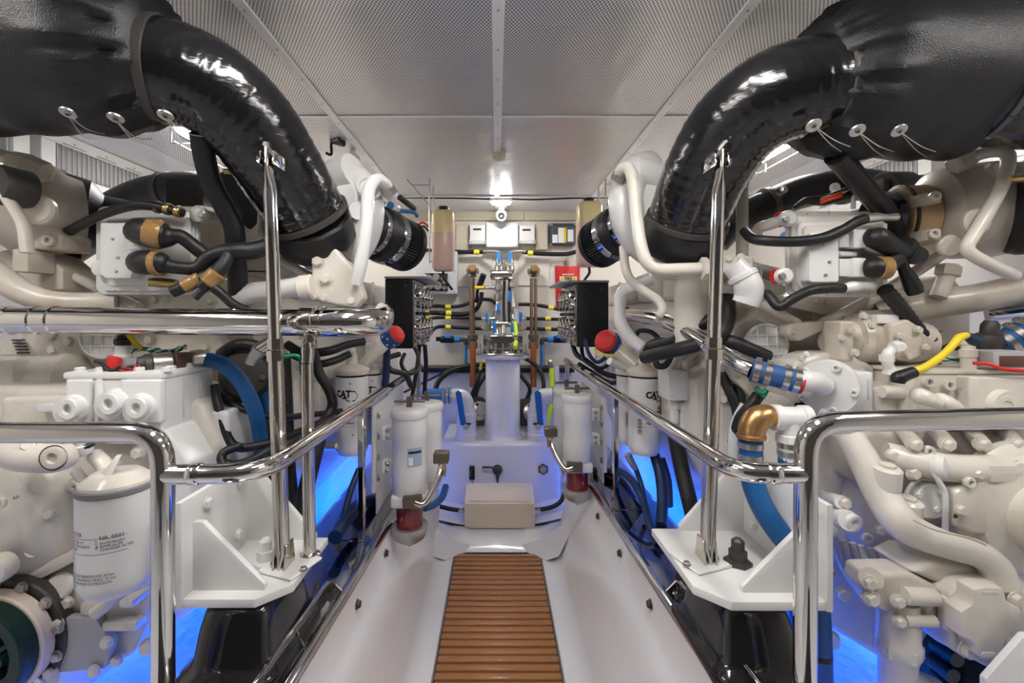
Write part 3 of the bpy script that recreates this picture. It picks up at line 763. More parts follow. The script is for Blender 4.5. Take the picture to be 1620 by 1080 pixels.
prism3('lid_panel', [V((x0+.025, 2.345, .186)), V((x1-.025, 2.345, .186)), V((x1-.035, 2.49, .2245)), V((x0+.035, 2.49, .2245))], (0, 0, .003), M['fawn'], bx, .001, 1)
for s, x in ((-1, x0), (1, x1)):
    box('side_latch', (x+s*.002-.008, 2.40, .10), (x+s*.03+.006*s, 2.42, .115), M['steel'], bx, .002, 1)
    bolt(bx, (x+s*.025, 2.41, .115), (0, 0, 1), .008, M['steel'])
# ------------------------------------------------------------------ grey tank and pumps behind the standpipe
gt = thing('grey_tank', 'grey tank with dark top edge against the bulkhead', 'tank', (.02, 3.15, .1))
boxp('tank_body', 668, 589, 905, 690, 3.12, .17, M['lgrey'], gt, .01)
boxp('top_strip', 664, 582, 909, 589, 3.10, .19, M['rubber'], gt, .004)
def pump(x, y, label):
    t = thing('small_pump', label, 'pump', P(x, y+25, 2.98))
    c = P(x, y, 2.98)
    lathe('motor', [(.0, -.08), (.045, -.08), (.05, -.06), (.05, .05), (.04, .07), (0, .07)], c, (.6, -.7, .2), M['iron'], t, 24)
    lathe('pump_head', [(.055, 0), (.06, .01), (.06, .04), (.03, .05), (.03, .07)], c+V((.02, -.05, -.03)), (.3, -.9, .2), M['steel'], t, 24)
    tube('pump_hose', [c+V((0, 0, .04)), c+V((.02, 0, .12)), c+V((.08 if x < 790 else -.05, .02, .22)), c+V((.10 if x < 790 else -.06, .05, .33))], .014, M['hose'], t, n=10)
    for k in range(5):
        bolt(t, c+V((.05*math.cos(k*1.26), -.09, -.03+.05*math.sin(k*1.26))), (.2, -1, .1), .009, M['iron'])
    box('pump_foot', (c.x-.06, c.y-.05, .43), (c.x+.06, c.y+.05, c.z-.04), M['iron'], t, .004)
pump(752, 640, 'dark small pump behind the standpipe near the bright blue ribbed hose')
pump(833, 642, 'dark small pump behind the standpipe near the lime hose')
# ------------------------------------------------------------------ bulkhead equipment
ZB = 3.22
def wallbox(name, label, cat, r, mat, dep=.07, screws=True, Z=ZB):
    t = thing(name, label, cat, P((r[0]+r[2])/2, r[3], YB-.03))
    boxp('case', *r, Z, YB-Z, mat, t, .008, 3)
    return t
t = wallbox('junction_box', 'flat beige box beside the yellow jug', 'electrical box', (721, 354, 742, 396), M['beige'], Z=3.25)
t2 = wallbox('junction_box', 'flat beige box next to the dark slate control unit', 'electrical box', (847, 352, 867, 395), M['beige'], Z=3.25)
for r, lab in (((743, 355, 768, 385), 'small white charger box beside the flat beige box near the yellow jug'), ((821, 356, 846, 384), 'small white charger box beside the beige box near the slate unit')):
    t = wallbox('charger_box', lab, 'electrical box', r, M['white'], Z=3.21)
    xm = (r[0]+r[2])/2
    boxp('name_strip', xm-7, r[1]+6, xm+6, r[1]+9, 3.208, .004, M['ink'], t, .0005, 1)
    boxp('base_flange', r[0]-1, r[3]-5, r[2]+1, r[3]+1, 3.205, .02, M['lgrey'], t, .002, 1)
    bolts(t, [(r[0]+2, r[3]-2, 3.205, 1.3), (r[2]-2, r[3]-2, 3.205, 1.3)], M['steel'])
t = wallbox('switch_box', 'large blank white box under the security camera', 'electrical box', (769, 351, 820, 391), M['white'], Z=3.19)
boxp('cover', 769.5, 351.5, 819.5, 390.5, 3.18, .012, M['white'], t, .006, 2)
bolts(t, [(771.5, 353.5, 3.18, 1), (817.5, 353.5, 3.18, 1), (771.5, 388.5, 3.18, 1), (817.5, 388.5, 3.18, 1)], M['steel'])
t = wallbox('control_unit', 'dark slate control unit with white and yellow stickers', 'electrical box', (873, 356, 911, 386), M['slate'], Z=3.22)
boxp('base_flange', 869, 353, 913, 388, 3.25, .02, M['slate'], t, .004)
for r, m in (((874, 371, 882, 384), 'paper'), ((883, 360, 892, 384), 'paper'), ((892, 360, 896, 384), 'yellow'), ((898, 363, 907, 382), 'paper')):
    boxp('sticker', *r, 3.2185, .0025, M[m], t, .0004, 1)
bolts(t, [(872, 355, 3.25, 2), (910, 355, 3.25, 2), (872, 387, 3.25, 2), (910, 387, 3.25, 2)], M['steel'])
t = wallbox('instrument_cabinet', 'light grey wall cabinet with a black gauge cluster', 'cabinet', (650, 397, 723, 465), M['lgrey'], Z=3.16)
gp = boxp('gauge_cluster', 671, 432, 708, 460, 3.145, .02, M['gloss'], t, .003)
for x, y, r in ((678, 440, 6), (690, 438, 5.5), (681, 452, 5), (693, 452, 6.5), (703, 446, 3.5), (703, 455, 3.5)):
    lathe('gauge', [(S(r, 3.14), 0), (S(r, 3.14), .008), (S(r*.8, 3.14), .008), (S(r*.78, 3.14), .004), (0, .004)], P(x, y, 3.146), (0, -1, 0), M['steel'], gp, 20)
bolts(t, [(719, 401, 3.16, 1.2), (719, 430, 3.16, 1.2), (719, 461, 3.16, 1.2)], M['steel'])
# security camera
t = thing('security_camera', 'white dome security camera under the small lamp', 'camera', P(793, 330, 3.1))
c = P(793, 341, 3.08)
lathe('base', [(.045, 0), (.045, .012), (.03, .02)], V((c.x, 3.12, CZ)), (0, 0, -1), M['white'], t, 24)
box('bracket', (c.x-.02, 3.09, 1.84), (c.x+.02, 3.14, CZ-.01), M['white'], t, .008, 3)
lathe('ball', [(.0, -.045), (.03, -.038), (.042, -.015), (.042, .01), (.034, .03), (.022, .036)], c, (0, -1, -.25), M['white'], t, 28)
lathe('lens', [(.022, .03), (.022, .038), (.016, .04), (.012, .036), (0, .036)], c, (0, -1, -.25), M['glass'], t, 24)
# fire blanket
fb = thing('fire_blanket', 'red fire blanket pouch hanging on the bulkhead', 'fire blanket', P(899, 488, 3.27))
bm = bmesh.new(); g = {}
nx, nz = 10, 14
for i in range(nx+1):
    for j in range(nz+1):
        u, v_ = i/nx, j/nz
        xx = 879+38*u; yy = 420+68*v_+(1.5*math.sin(u*3.1)*(1 if v_ < .05 else .3))
        p = P(xx+(1.2*(v_-.5) if u < .05 else 0), yy, YB-.012)
        bulge = .030*math.sin(math.pi*min(1, max(0, u)))**.5*math.sin(math.pi*min(1, .08+v_*.9))**.5
        p.y = YB-.008-bulge-.002*math.sin(u*14+v_*5); g[i, j] = bm.verts.new(p)
for i in range(nx):
    for j in range(nz): bm.faces.new((g[i, j], g[i+1, j], g[i+1, j+1], g[i, j+1]))
ge = bm.edges[:]; r = bmesh.ops.extrude_face_region(bm, geom=bm.faces[:])
for v in r['geom']:
    if isinstance(v, bmesh.types.BMVert): v.co.y = YB-.002
pouch = frombm('pouch', bm, M['red'], fb, 60)
yl = M['ylabel'] = mk('yellow_label', (.80, .62, .22), .5)
boxp('yellow_label', 885.5, 437, 913, 451.5, YB-.048, .012, yl, pouch, .0005, 1)
for s_, yy, sz in (('FIRE', 441, 6.5), ('BLANKET', 447.6, 6.6)):
    cpt = P(899, yy, YB-.0495); text('lettering', s_, S(sz, 3.25)*1.25, M['ink'], pouch, flatfn(cpt, (1, 0, 0), (0, 0, 1)), S(.22, 3.25), sx=.86)
for x in (889.2, 908.8):
    q = P(x, 441, YB-.0495); k = S(1.9, 3.25)
    mesh('flame_mark', [q+V((-k*.8, 0, -k)), q+V((-k*.3, 0, -k*.2)), q+V((0, 0, k*1.3)), q+V((k*.3, 0, -k*.2)), q+V((k*.8, 0, -k)), q+V((0, 0, -k*.3))], [(0, 1, 5), (1, 2, 3, 5), (3, 4, 5)], M['ink'], pouch, 0)
text('lettering', 'EMERGENCY', S(3.4, 3.25), M['paper'], pouch, flatfn(P(899, 434, YB-.046), (1, 0, 0), (0, 0, 1)), S(.1, 3.25))
for k in range(4):
    for i, x in enumerate((891, 897)):
        w_ = random.uniform(2.2, 3.4)
        boxp('instruction_print', x-w_/1.6, 456+k*6.2, x+w_/1.6, 459.5+k*6.2, YB-.0495, .002, M['paper'], pouch, .0003, 1)
prism3('hook', [P(897, 420, YB-.03), P(901, 420, YB-.03), P(901, 411, YB-.03), P(899, 408, YB-.03), P(897, 411, YB-.03)], (0, .02, 0), M['steel'], fb, .001, 1)
# copper pipes with caps
def copper(x, label, dbl):
    t = thing('copper_pipe', label, 'pipe', P(x, 600, 3.18))
    for dx in ((-3.2, 3.2) if dbl else (-1.2,)):
        tube('pipe', px((x+dx, 440, 3.2), (x+dx, 545, 3.2)), S(2.6 if dbl else 4.6, 3.2), M['copper'], t, n=14)
    tube('lower_pipe', px((x, 545, 3.05), (x, 612, 3.02)), S(5, 3.0), M['copper2'], t, n=14)
    f = lathe('cap_flange', [(S(10, 3.2), 0), (S(10, 3.2), .02), (S(6, 3.2), .025), (S(6, 3.2), .05), (S(5, 3.2), .055), (0, .055)], P(x, 429, 3.23), (0, -1, .1), M['iron2'], t, 24)
    lathe('copper_plug', [(S(6, 3.2), .05), (S(6, 3.2), .065), (S(5, 3.2), .07), (0, .07)], P(x, 427, 3.23), (0, -1, .1), M['bronze'], f, 8)
    for k in range(4): bolt(f, P(x+8*math.cos(k*1.57+.7), 429+8*math.sin(k*1.57+.7), 3.21), (0, -1, 0), .008, M['steel'])
    lathe('union', [(.03, -.05), (.034, -.045), (.034, -.01), (.028, -.008), (.028, .012), (.036, .015), (.036, .045), (.03, .05)], P(x, 540, 3.13), (0, 0, 1), M['iron2'], t, 8)
    box('union_link', P(x-5, 550, 3.04), P(x+5, 541, 3.04)+V((0, .16, 0)), M['iron2'], t, .006)
M['copper2'] = mk('bright_copper', (.42, .15, .07), .35, .85); M['iron2'] = mk('rusty_bronze', (.16, .13, .10), .45, .7, var=.5, vs=30, vcol=(.3, .2, .1))
copper(748, 'capped copper pipe rising beside the black grab handle', False)
copper(844, 'capped double copper pipe rising beside the fire blanket', True)
# valve manifold
mf = thing('valve_manifold', 'polished pipe manifold with blue lever valves above the strainer lid', 'manifold', P(797, 530, 3.15))
zm = 3.14
cyl('header', P(776, 435, zm), P(812, 435, zm), S(8.5, zm), M['chrome'], mf, 28)
def lever(x, y0, y1, Z, dx=0, mat='bhandle2', w=2.6):
    prism3('blue_lever', [P(x-w, y0, Z), P(x+w, y0, Z), P(x+w+dx, y1, Z), P(x-w+dx, y1, Z)], (0, -.008, 0), M[mat], mf, .003, 2)
M['bhandle2'] = mk('mid_blue_handle', (.02, .22, .62), .4)
for x in (789.5, 807):
    lathe('valve_body', [(.020, -.03), (.026, -.028), (.026, -.005), (.03, 0), (.03, .03), (.024, .04), (.024, .08)], P(x, 428, zm), (0, 0, 1), M['steel'], mf, 16)
    lever(x, 398, 414, zm-.04)
    bolts(mf, [(x, 418, zm-.03, 3.5)], M['steel'])
    tube('hose_tail', px((x, 412, zm), (x, 400, zm), (x+(-9 if x < 800 else 9), 397, zm+.02), (x+(-24 if x < 800 else 24), 397.5, zm+.06)), .012, M['steel'], mf, n=10)
boxp('hose_block', 795, 413, 800, 429, zm, .02, M['grey'], mf, .004)
for x, y1 in ((788, 525), (811, 525)):
    tube('riser', px((x, 442, zm), (x, 470, zm), (x+(-2 if x < 800 else 2), 500, zm-.03), (x+(-3 if x < 800 else 3), y1+6, zm-.1)), .017, M['steel'], mf, n=14)
for x, y in ((788, 455), (788, 470), (786, 495), (785, 512), (811, 450), (813, 490), (815, 508), (784, 503), (818, 498)):
    lathe('pipe_union', [(.02, -.02), (.026, -.016), (.026, .016), (.02, .02)], P(x, y, zm-.04), (0, 0, 1), M['steel'], mf, 8)
for x in (798, 806): tube('drop_hose', px((x, 444, zm), (x-1, 480, zm-.02), (x, 513, zm-.05)), .010, M['hose'], mf, n=10)
for x, y0, y1 in ((788, 480, 496), (805.5, 460, 477), (770, 495, 510), (782, 507, 526), (810, 513, 525), (824, 494, 508)): lever(x, y0, y1, zm-.10)
for x, d in ((771, -1), (823, 1)):
    for y in (504, 519):
        tube('branch', px((797+d*14, y, zm-.06), (x, y, zm-.06), (x+d*8, y, zm-.04)), .012, M['steel'], mf, n=12)
    lathe('valve_body', [(.018, -.04), (.026, -.035), (.026, .035), (.018, .04)], P(x, 514, zm-.08), (0, 0, 1), M['steel'], mf, 12)
cyl('lower_header', P(784, 513, zm-.08), P(810, 513, zm-.08), .019, M['chrome'], mf, 20)
tube('centre_stem', px((797, 513, zm-.08), (797, 528, zm-.1)), .018, M['steel'], mf, n=14)
t_ = tube('lime_hose', px((815, 510, zm-.12), (817, 530, zm-.3), (815, 550, 2.60)), .012, M['lime'], mf, n=12)
lathe('grey_sleeve', [(.016, -.05), (.016, .05)], P(817, 500, zm-.12), (0, 0, 1), M['lgrey'], mf, 14)
gh = thing('grab_handle', 'black rubber lever handle with yellow tag by the copper pipe', 'handle', P(756, 470, 3.2))
tube('grip', px((765, 434, 3.1), (758, 454, 3.14)), .021, M['rubber'], gh, n=16)
tube('shaft', px((758, 452, 3.14), (755, 462, 3.2), (755, 478, 3.25)), .012, M['dblue'], gh, n=12)
cyl('yellow_tag', P(751, 455, 3.11), P(766, 455, 3.11), .012, M['yellow'], gh, 14)
tube('stub_pipe', px((766, 455, 3.12), (775, 455, 3.14), (787, 455, 3.15)), .011, M['steel'], gh, n=10)
def whose(pts, r, tags, label, tagmat='yellow'):
    t = thing('bulkhead_hose', label, 'hose', P(*pts[0]))
    tube('hose', px(*pts), r, M['hose'], t, n=10)
    for (x, y, Z) in tags: cyl('yellow_tag', P(x-4.5, y, Z), P(x+4.5, y+.2, Z), r*1.18, M['ytag'], t, 12)
    return t
M['ytag'] = mk('yellow_tag', (.85, .75, .05), .5)
zh = 3.22
whose([(700, 398, zh), (730, 398.5, zh), (752, 398.5, zh), (768, 398, zh)], .015, [(754, 398.5, zh)], 'black hose with yellow tag leading to the upper blue lever by the chargers')
whose([(826, 398, zh), (850, 401, zh), (890, 402, zh), (905, 400, zh), (918, 396, zh)], .015, [(839, 400, zh)], 'black hose with yellow tag running above the fire blanket')
whose([(664, 486, 3.1), (690, 484, zh), (720, 485, zh), (740, 480, zh), (755, 474, zh), (775, 474, zh), (784, 480, zh-.05)], .013, [(709, 484.5, zh)], 'topmost tagged black hose between gauge panel and manifold')
whose([(668, 494, 3.05), (695, 495, zh), (735, 496.5, zh), (752, 490, zh), (760, 476, zh), (762, 462, zh)], .016, [(710, 495, zh)], 'thick tagged black hose curving up to the grab handle')
whose([(655, 512, 2.9), (675, 506, 3.1), (690, 502.5, zh), (720, 502.5, zh), (766, 504, zh)], .011, [(709, 502.5, zh)], 'straight tagged black hose just below the thick curving one')
whose([(668, 545, 2.9), (680, 528, 3.1), (690, 518, zh), (705, 516.5, zh), (730, 518.5, zh), (768, 519.5, zh)], .013, [(709, 517, zh)], 'lowest tagged black hose dipping towards the gauge panel')
whose([(820, 481, zh), (845, 482, zh), (870, 486, zh), (892, 491, 3.15), (900, 493, 3.0)], .013, [(872, 486.5, zh-.01)], 'tagged black hose passing under the fire blanket')
whose([(828, 503.5, zh), (860, 504.5, zh), (885, 505, zh), (905, 505, 3.1)], .012, [(867, 503.5, zh)], 'middle tagged black hose between manifold and the far gauge panel')
whose([(828, 519, zh), (860, 520.5, zh), (885, 521, zh), (908, 521, 3.1)], .013, [(867, 520, zh)], 'lowest tagged black hose between manifold and the far gauge panel')
def drainline(s, label):
    t = thing('drain_line', label, 'pipe', P(735 if s < 0 else 857, 580, 3.2))
    q = (lambda x: x) if s < 0 else (lambda x: 1594-x)
    tube('black_pipe', px((q(690), 536, 3.18), (q(728), 537, 3.18)), .016, M['rubber'], t, n=12)
    lathe('blue_valve', [(.02, -.05), (.024, -.045), (.024, .045), (.02, .05)], P(q(708), 537, 3.18), (1, 0, 0), M['rubber'], t, 12)
    boxp('blue_handle', min(q(703), q(713)), 530, max(q(703), q(713)), 535, 3.14, .05, M['bhandle2'], t, .004)
    lathe('blue_collar', [(.018, -.02), (.021, -.018), (.021, .018), (.018, .02)], P(q(723), 537, 3.18), (1, 0, 0), M['bhandle2'], t, 12)
    tube('corner', px((q(728), 537, 3.18), (q(736), 537, 3.18), (q(737), 545, 3.18)), .016, M['iron'], t, n=12)
    tube('blue_drop_pipe', px((q(737), 543, 3.18), (q(737), 580, 3.18)), .011, M['bhandle2'], t, n=10)
drainline(-1, 'black drain line with blue valve left of the standpipe' if False else 'black drain line with blue valve beside the single copper pipe')
drainline(1, 'black drain line with blue valve beside the double copper pipe')
t = thing('lime_hose', 'lime yellow hose hanging beside the white filter and clamped sea valve', 'hose', P(873, 620, 2.85))
tube('hose', px((873, 583, 3.0), (873, 610, 2.95), (874, 635, 2.9), (869, 655, 2.85), (865, 672, 2.82)), .017, M['lime'], t, n=12)
tube('grey_conduit', px((880, 578, 3.0), (880, 640, 2.95), (881, 690, 2.9)), .02, M['lgrey'], t, n=12)
lathe('nozzle', [(.012, 0), (.018, .01), (.018, .05), (.01, .06)], P(872, 583, 3.0), (-.1, 0, 1), M['steel'], t, 12)
t = thing('yellow_lever', 'small yellow handle on a black hose beside the standpipe', 'handle', P(762, 600, 2.95))
prism3('grip', [P(757, 586, 2.9), P(762, 587, 2.9), P(764, 572, 2.9), P(760, 571, 2.9)], (0, .015, 0), M['yellow'], t, .003)
tube('black_hose', px((760, 585, 2.91), (755, 605, 2.9), (748, 622, 2.92), (745, 640, 2.95)), .014, M['hose'], t, n=10)
for lab, pts in (('fat black hose looping below the drain valve near the ribbed blue hose', [(690, 650, 2.85), (688, 625, 2.9), (694, 603, 2.95), (715, 586, 3.0), (745, 578, 3.05), (772, 577, 3.08)]),
                 ('thin black cable sagging behind the white filter canisters', [(640, 620, 2.6), (670, 605, 2.8), (700, 590, 3.0), (718, 580, 3.05)]),
                 ('black hose curving down behind the lime hose', [(826, 565, 3.05), (845, 575, 3.02), (857, 592, 2.98), (860, 615, 2.95), (852, 640, 2.93)])):
    t = tag(tube('black_hose', px(*pts), .017 if 'fat' in lab else (.007 if 'thin' in lab else .014), M['hose'], None, n=10), lab, 'hose')
t = tag(tube('ceiling_cable', px((632, 312, 2.84), (680, 313, 2.84), (730, 313.5, 2.84), (776, 315, 2.84), (792, 315.5, 2.85), (808, 315, 2.84), (850, 315.5, 2.84), (900, 313.5, 2.84), (960, 312.5, 2.84), (1010, 312, 2.84)), .0055, M['hose'], None, n=6), 'black cable strung under the ceiling to the small lamp', 'cable')
# ------------------------------------------------------------------ overflow jugs in wire frames
def jug(x0, x1, yt, yb, Z, label, s, split):
    t = thing('overflow_jug', label, 'jug', P((x0+x1)/2, yb, Z))
    a, b = P(x0, yb, Z), P(x1, yt+8, Z); d = b.x-a.x
    zs = a.z+(b.z-a.z)*split
    def part(name, z0, z1, mat, topbev):
        prof = rrect(a.x, 0, b.x, d*.95, d*.22, 4); bm = bmesh.new(); rings = []
        cxx = (a.x+b.x)/2; cyy = d*.475
        lev = [(z0, .80 if not topbev else 1), (z0+.012, .95 if not topbev else 1), (z0+.03, 1)]+[(z1-.03, 1), (z1-.012, .95 if topbev else 1), (z1, .7 if topbev else 1)]
        for z, f in lev: rings.append([bm.verts.new((cxx+(p[0]-cxx)*f, Z+cyy+(p[1]-cyy)*f, z)) for p in prof])
        for A, B in zip(rings, rings[1:]):
            for j in range(len(A)): bm.faces.new((A[j], A[(j+1) % len(A)], B[(j+1) % len(A)], B[j]))
        bm.faces.new(rings[0]); bm.faces.new(rings[-1]); return frombm(name, bm, mat, t, 50)
    part('coolant_fill', a.z, zs, M['jug2'], False); part('jug_body', zs, b.z, M['jug'], True)
    c = V(((a.x+b.x)/2, Z+d*.47, b.z-.004))
    lathe('screw_cap', [(d*.27, 0), (d*.27, .022), (d*.24, .027), (0, .027)], c, (0, 0, 1), M['rubber'], t, 20)
    tube('drain_hose', [c+V((0, 0, -(b.z-a.z)+.0)), c+V((0, -.01, -(b.z-a.z)-.03)), c+V((-s*-.0-.02*s, -.01, -(b.z-a.z)-.06)), c+V((-s*.05, -.0, -(b.z-a.z)-.10))], .0075, M['hose'], t, n=8)
    fx = a.x-.006 if s < 0 else b.x+.006
    for y in (Z-.02, Z+d+.01):
        tube('hanger_rod', [V((fx, y, CZ-.012)), V((fx, y, a.z+.03))], .004, M['steel'], t, n=6)
    tube('hanger_rod', [V((fx, Z-.02, CZ-.05)), V((fx-(-s)*(-.0)-(.10 if s < 0 else -.10), Z-.02, CZ-.05))], .004, M['steel'], t, n=6)
    tube('hanger_rod', [V((fx, Z-.02, CZ-.16)), V((fx-(.12 if s < 0 else -.12), Z-.02, CZ-.02))], .004, M['steel'], t, n=6)
    tube('hanger_rod', [V((fx, Z-.02, a.z+.05)), V((fx, Z+d+.01, a.z+.05))], .004, M['steel'], t, n=6)
jug(682, 717, 322, 427, 2.45, 'yellow plastic jug with pink coolant beside the grey gauge cabinet', -1, .62)
jug(916, 955, 308, 420, 2.45, 'yellow plastic jug with pink coolant above the fire blanket', 1, .66)
# ------------------------------------------------------------------ fuel filter canisters with red bowls
def racor(xc, yt, yb, Z, dia, label, s, labelled=True, bowl=True):
    c = P(xc, yb, Z); zt = P(xc, yt, Z).z; zb = c.z; r = dia/2; c.z = 0
    t = thing('fuel_filter', label, 'fuel filter', (c.x, c.y, zb), 'white canister fuel filters over the walkway')
    lathe('canister', [(r*.93, zb), (r*.98, zb+.005), (r*.98, zb+.05), (r*1.0, zb+.055), (r*1.0, zb+.085), (r*.98, zb+.09), (r*.98, zt-.10), (r*1.005, zt-.095), (r*1.005, zt-.065), (r*.98, zt-.06), (r*.98, zt-.028)], c, (0, 0, 1), M['white'], t, 36)
    lathe('lid', [(r*1.02, zt-.03), (r*1.05, zt-.025), (r*1.05, zt-.012), (r*.97, zt-.003), (r*.3, zt+.002), (0, zt+.002)], c, (0, 0, 1), M['white'], t, 36)
    h = box('tee_handle', (c.x-.009, c.y-.009, zt), (c.x+.009, c.y+.009, zt+.035), M['iron2'], t, .002)
    tube('handle_bar', [V((c.x-.05, c.y-.004, zt+.02)), V((c.x+.05, c.y+.004, zt+.02))], .005, M['iron2'], h, n=8)
    if labelled:
        patchwrap('label_plate', c+V((0, 0, (zt+zb)/2-.01)), r*.99, -math.pi/2-(.0 if s > 0 else -.5), r*.85, .06, M['lab'], t)
        patchwrap('label_print', c+V((0, 0, (zt+zb)/2+.006)), r*.993, -math.pi/2-(.0 if s > 0 else -.5), r*.75, .008, M['navy'], t)
        patchwrap('label_print', c+V((0, 0, (zt+zb)/2-.022)), r*.993, -math.pi/2-(.15 if s > 0 else -.25), r*.25, .025, M['paper'], t)
    xo = c.x+s*(r+.03)
    for z in (zt-.085, zb+.085):
        box('mount_lug', (min(c.x+s*r*.85, xo), c.y-.01, z-.022), (max(c.x+s*r*.85, xo), c.y+.03, z+.022), M['white'], t, .004)
        for dz in (-.011, .011): bolt(t, (c.x+s*(r+.012), c.y-.011, z+dz), (0, -1, 0), .006, M['steel'])
    head = box('filter_head', (c.x-r*.9, c.y-r*.9, zb-.035), (c.x+r*.9, c.y+r*.9, zb+.004), M['white'], t, .01, 3)
    if bowl:
        lathe('red_bowl', [(r*.72, zb-.035), (r*.74, zb-.04), (r*.74, zb-.115), (r*.66, zb-.135), (r*.3, zb-.14)], c, (0, 0, 1), M['bowl'], t, 32)
        lathe('heat_cup', [(r*.98, zb-.108), (r*1.02, zb-.106), (r*1.04, zb-.112), (r*1.0, zb-.128), (r*.85, zb-.147), (r*.55, zb-.160), (r*.15, zb-.166), (.008, zb-.166), (.008, zb-.175), (0, zb-.175)], c, (0, 0, 1), M['alu'], t, 36)
        d = -s
        hb = box('valve_block', (c.x+d*.02-.03, c.y-r-.012, zb-.026), (c.x+d*.02+.03, c.y-r*.7, zb+.012), M['iron2'], t, .006)
        tube('fuel_pipe', [V((c.x+d*.03, c.y-r-.004, zb-.008)), V((c.x+d*r*1.0, c.y-r-.004, zb-.012)), V((c.x+d*r*1.5, c.y-r*.6, zb+.03)), V((c.x+d*r*1.75, c.y-r*.2, zb+.07)), V((c.x+d*r*1.8, c.y+.02, zb+.10))], .011, M['steelp'], t, n=12)
        obox('outlet_block', (c.x+d*r*1.75, c.y+.02, zb+.11), (.05, .05, .035), M['iron2'], t, None, .005)
        obox('brass_tap', (c.x+d*r*2.0, c.y-.02, zb+.08), (.008, .03, .035), M['brass'], t, Matrix.Rotation(.6, 3, 'X'), .002, 1)
    return t
M['alu'] = mk('cast_alloy', (.42, .42, .43), .38, .8)
racor(648, 644, 778, 1.50, .117, 'white canister fuel filter with red bowl and blue label', -1)
racor(675, 634, 752, 1.70, .117, 'white canister fuel filter behind the one with red bowl, by the ribbed hose', -1, False, False)
racor(913, 622, 728, 1.82, .118, 'white canister fuel filter with red bowl and no label', 1, False)
racor(896, 612, 716, 2.05, .118, 'white canister fuel filter with pale blue label beside the lime hose', 1, True, False)
def filterplate(s, label, x, y0, y1, z0, z1):
    t = thing('filter_plate', label, 'bracket', (x, y0, z0))
    box('plate', (x-.006, y0, z0), (x+.006, y1, z1), M['white'], t, .002)
    for z in [z0+.04+k*(z1-z0-.08)/3 for k in range(4)]:
        bolt(t, (x-s*.006, y0+.03, z), (-s, 0, 0), .010, M['steel'])
    prism3('foot_gusset', [V((x, y0+.05, .47)), V((x, y1, .47)), V((x, y1, z0+.05)), V((x, y0+.05, z0+.05))], (s*.006, 0, 0), M['white'], t, .001, 1)
filterplate(-1, 'white bolted plate carrying the labelled fuel filter canister', -.405, 1.50, 1.95, .56, .85)
filterplate(1, 'white bolted plate carrying the unlabelled fuel filter canister', .428, 1.78, 2.25, .53, .82)
# ------------------------------------------------------------------ spin-on engine filters
def spinon(xc, yt, yb, Z, label, face, s):
    c = P(xc, yb, Z); zt = P(xc, yt, Z).z; zb = c.z; c.z = 0; r = .0545
    t = thing('spin_on_filter', label, 'oil filter', (c.x, c.y, zb), 'white spin-on filters beside the engines')
    lathe('can', [(0, zb+.004), (r*.55, zb), (r*.8, zb+.004), (r*.95, zb+.018), (r, zb+.035), (r, zt-.012), (r*.985, zt-.004)], c, (0, 0, 1), M['white'], t, 40)
    lathe('seal_ring', [(r*.97, zt-.006), (r*1.0, zt-.004), (r*1.0, zt+.001), (r*.96, zt+.003)], c, (0, 0, 1), M['rubber'], t, 40)
    lathe('filter_head', [(r*1.06, zt+.002), (r*1.1, zt+.006), (r*1.1, zt+.018), (r*.8, zt+.028), (r*.4, zt+.035), (r*.3, zt+.07), (r*.22, zt+.075), (r*.22, zt+.11), (r*.15, zt+.115)], c, (0, 0, 1), M['paint'], t, 28)
    rr = r*1.02
    zm_ = zt-(zt-zb)*.40
    cat = text('brand_lettering', 'CAT', .031, M['ink'], t, wrap(c+V((0, 0, zm_+.05)), rr, face-.1), .0016, sx=.9)
    # hexagon tab beside the lettering
    q = wrap(c+V((0, 0, zm_+.05)), rr, face)
    hexl = [(.024, .011), (.034, .011), (.044, -.003), (.034, -.020), (.010, -.020), (.004, -.015)]
    vs = []; fs = []
    for i, (x, y) in enumerate(hexl): vs += [q(x, y), q(x, y-.004) if i else q(x, y-.004)]
    fs = [(2*i, 2*i+2, 2*i+3, 2*i+1) for i in range(len(hexl)-1)]
    mesh('brand_outline', vs, fs, M['ink'], t, 0)
    vs = [q(-.010, -.016), q(.012, -.016), q(.001, -.004)]; mesh('brand_triangle', vs, [(0, 1, 2)], M['ink'], t, 0)
    patchwrap('navy_band', c+V((0, 0, zm_-.012)), rr, face+.1, .075, .014, M['navy'], t)
    text('print', 'Filter', .013, M['paper'], t, wrap(c+V((0, 0, zm_-.012)), rr*1.004, face+.25), .0003)
    text('print', 'Advanced', .011, M['ink'], t, wrap(c+V((0, 0, zm_-.032)), rr, face-.15), .0003)
    text('print', 'High Efficiency', .011, M['ink'], t, wrap(c+V((0, 0, zm_-.045)), rr, face), .0003)
    text('print', 'R32', .015, M['ink'], t, wrap(c+V((0, 0, zm_+.004)), rr, face+.45), .0006)
    patchwrap('rule_line', c+V((0, 0, zm_-.058)), rr, face, .10, .0008, M['ink'], t)
    for a_, z_ in ((.35, .085), (.5, -.085), (-.75, .0)):
        patchwrap('arrow_mark', c+V((0, 0, zm_+z_)), rr, face+a_, .004, .005, M['ink'], t, 2)
    for k in range(14):
        patchwrap('bar_code', c+V((0, 0, zm_-.03-k*.004)), rr, face-s*1.05*(1 if s > 0 else -1)*.0-(.95 if s > 0 else -.98), .014, .002 if k % 3 else .001, M['ink'], t, 2)
    return t
spinon(557, 592, 718, 1.56, 'white spin-on filter in front of its twin above the blue lit bilge', -math.pi/2-.15, -1)
spinon(583, 590, 700, 1.74, 'white spin-on filter half hidden behind its twin and the aisle rail', -math.pi/2+.15, -1)
spinon(1019, 594, 718, 1.60, 'white spin-on filter in front of its twin by the white valve block', -math.pi/2+.38, 1)
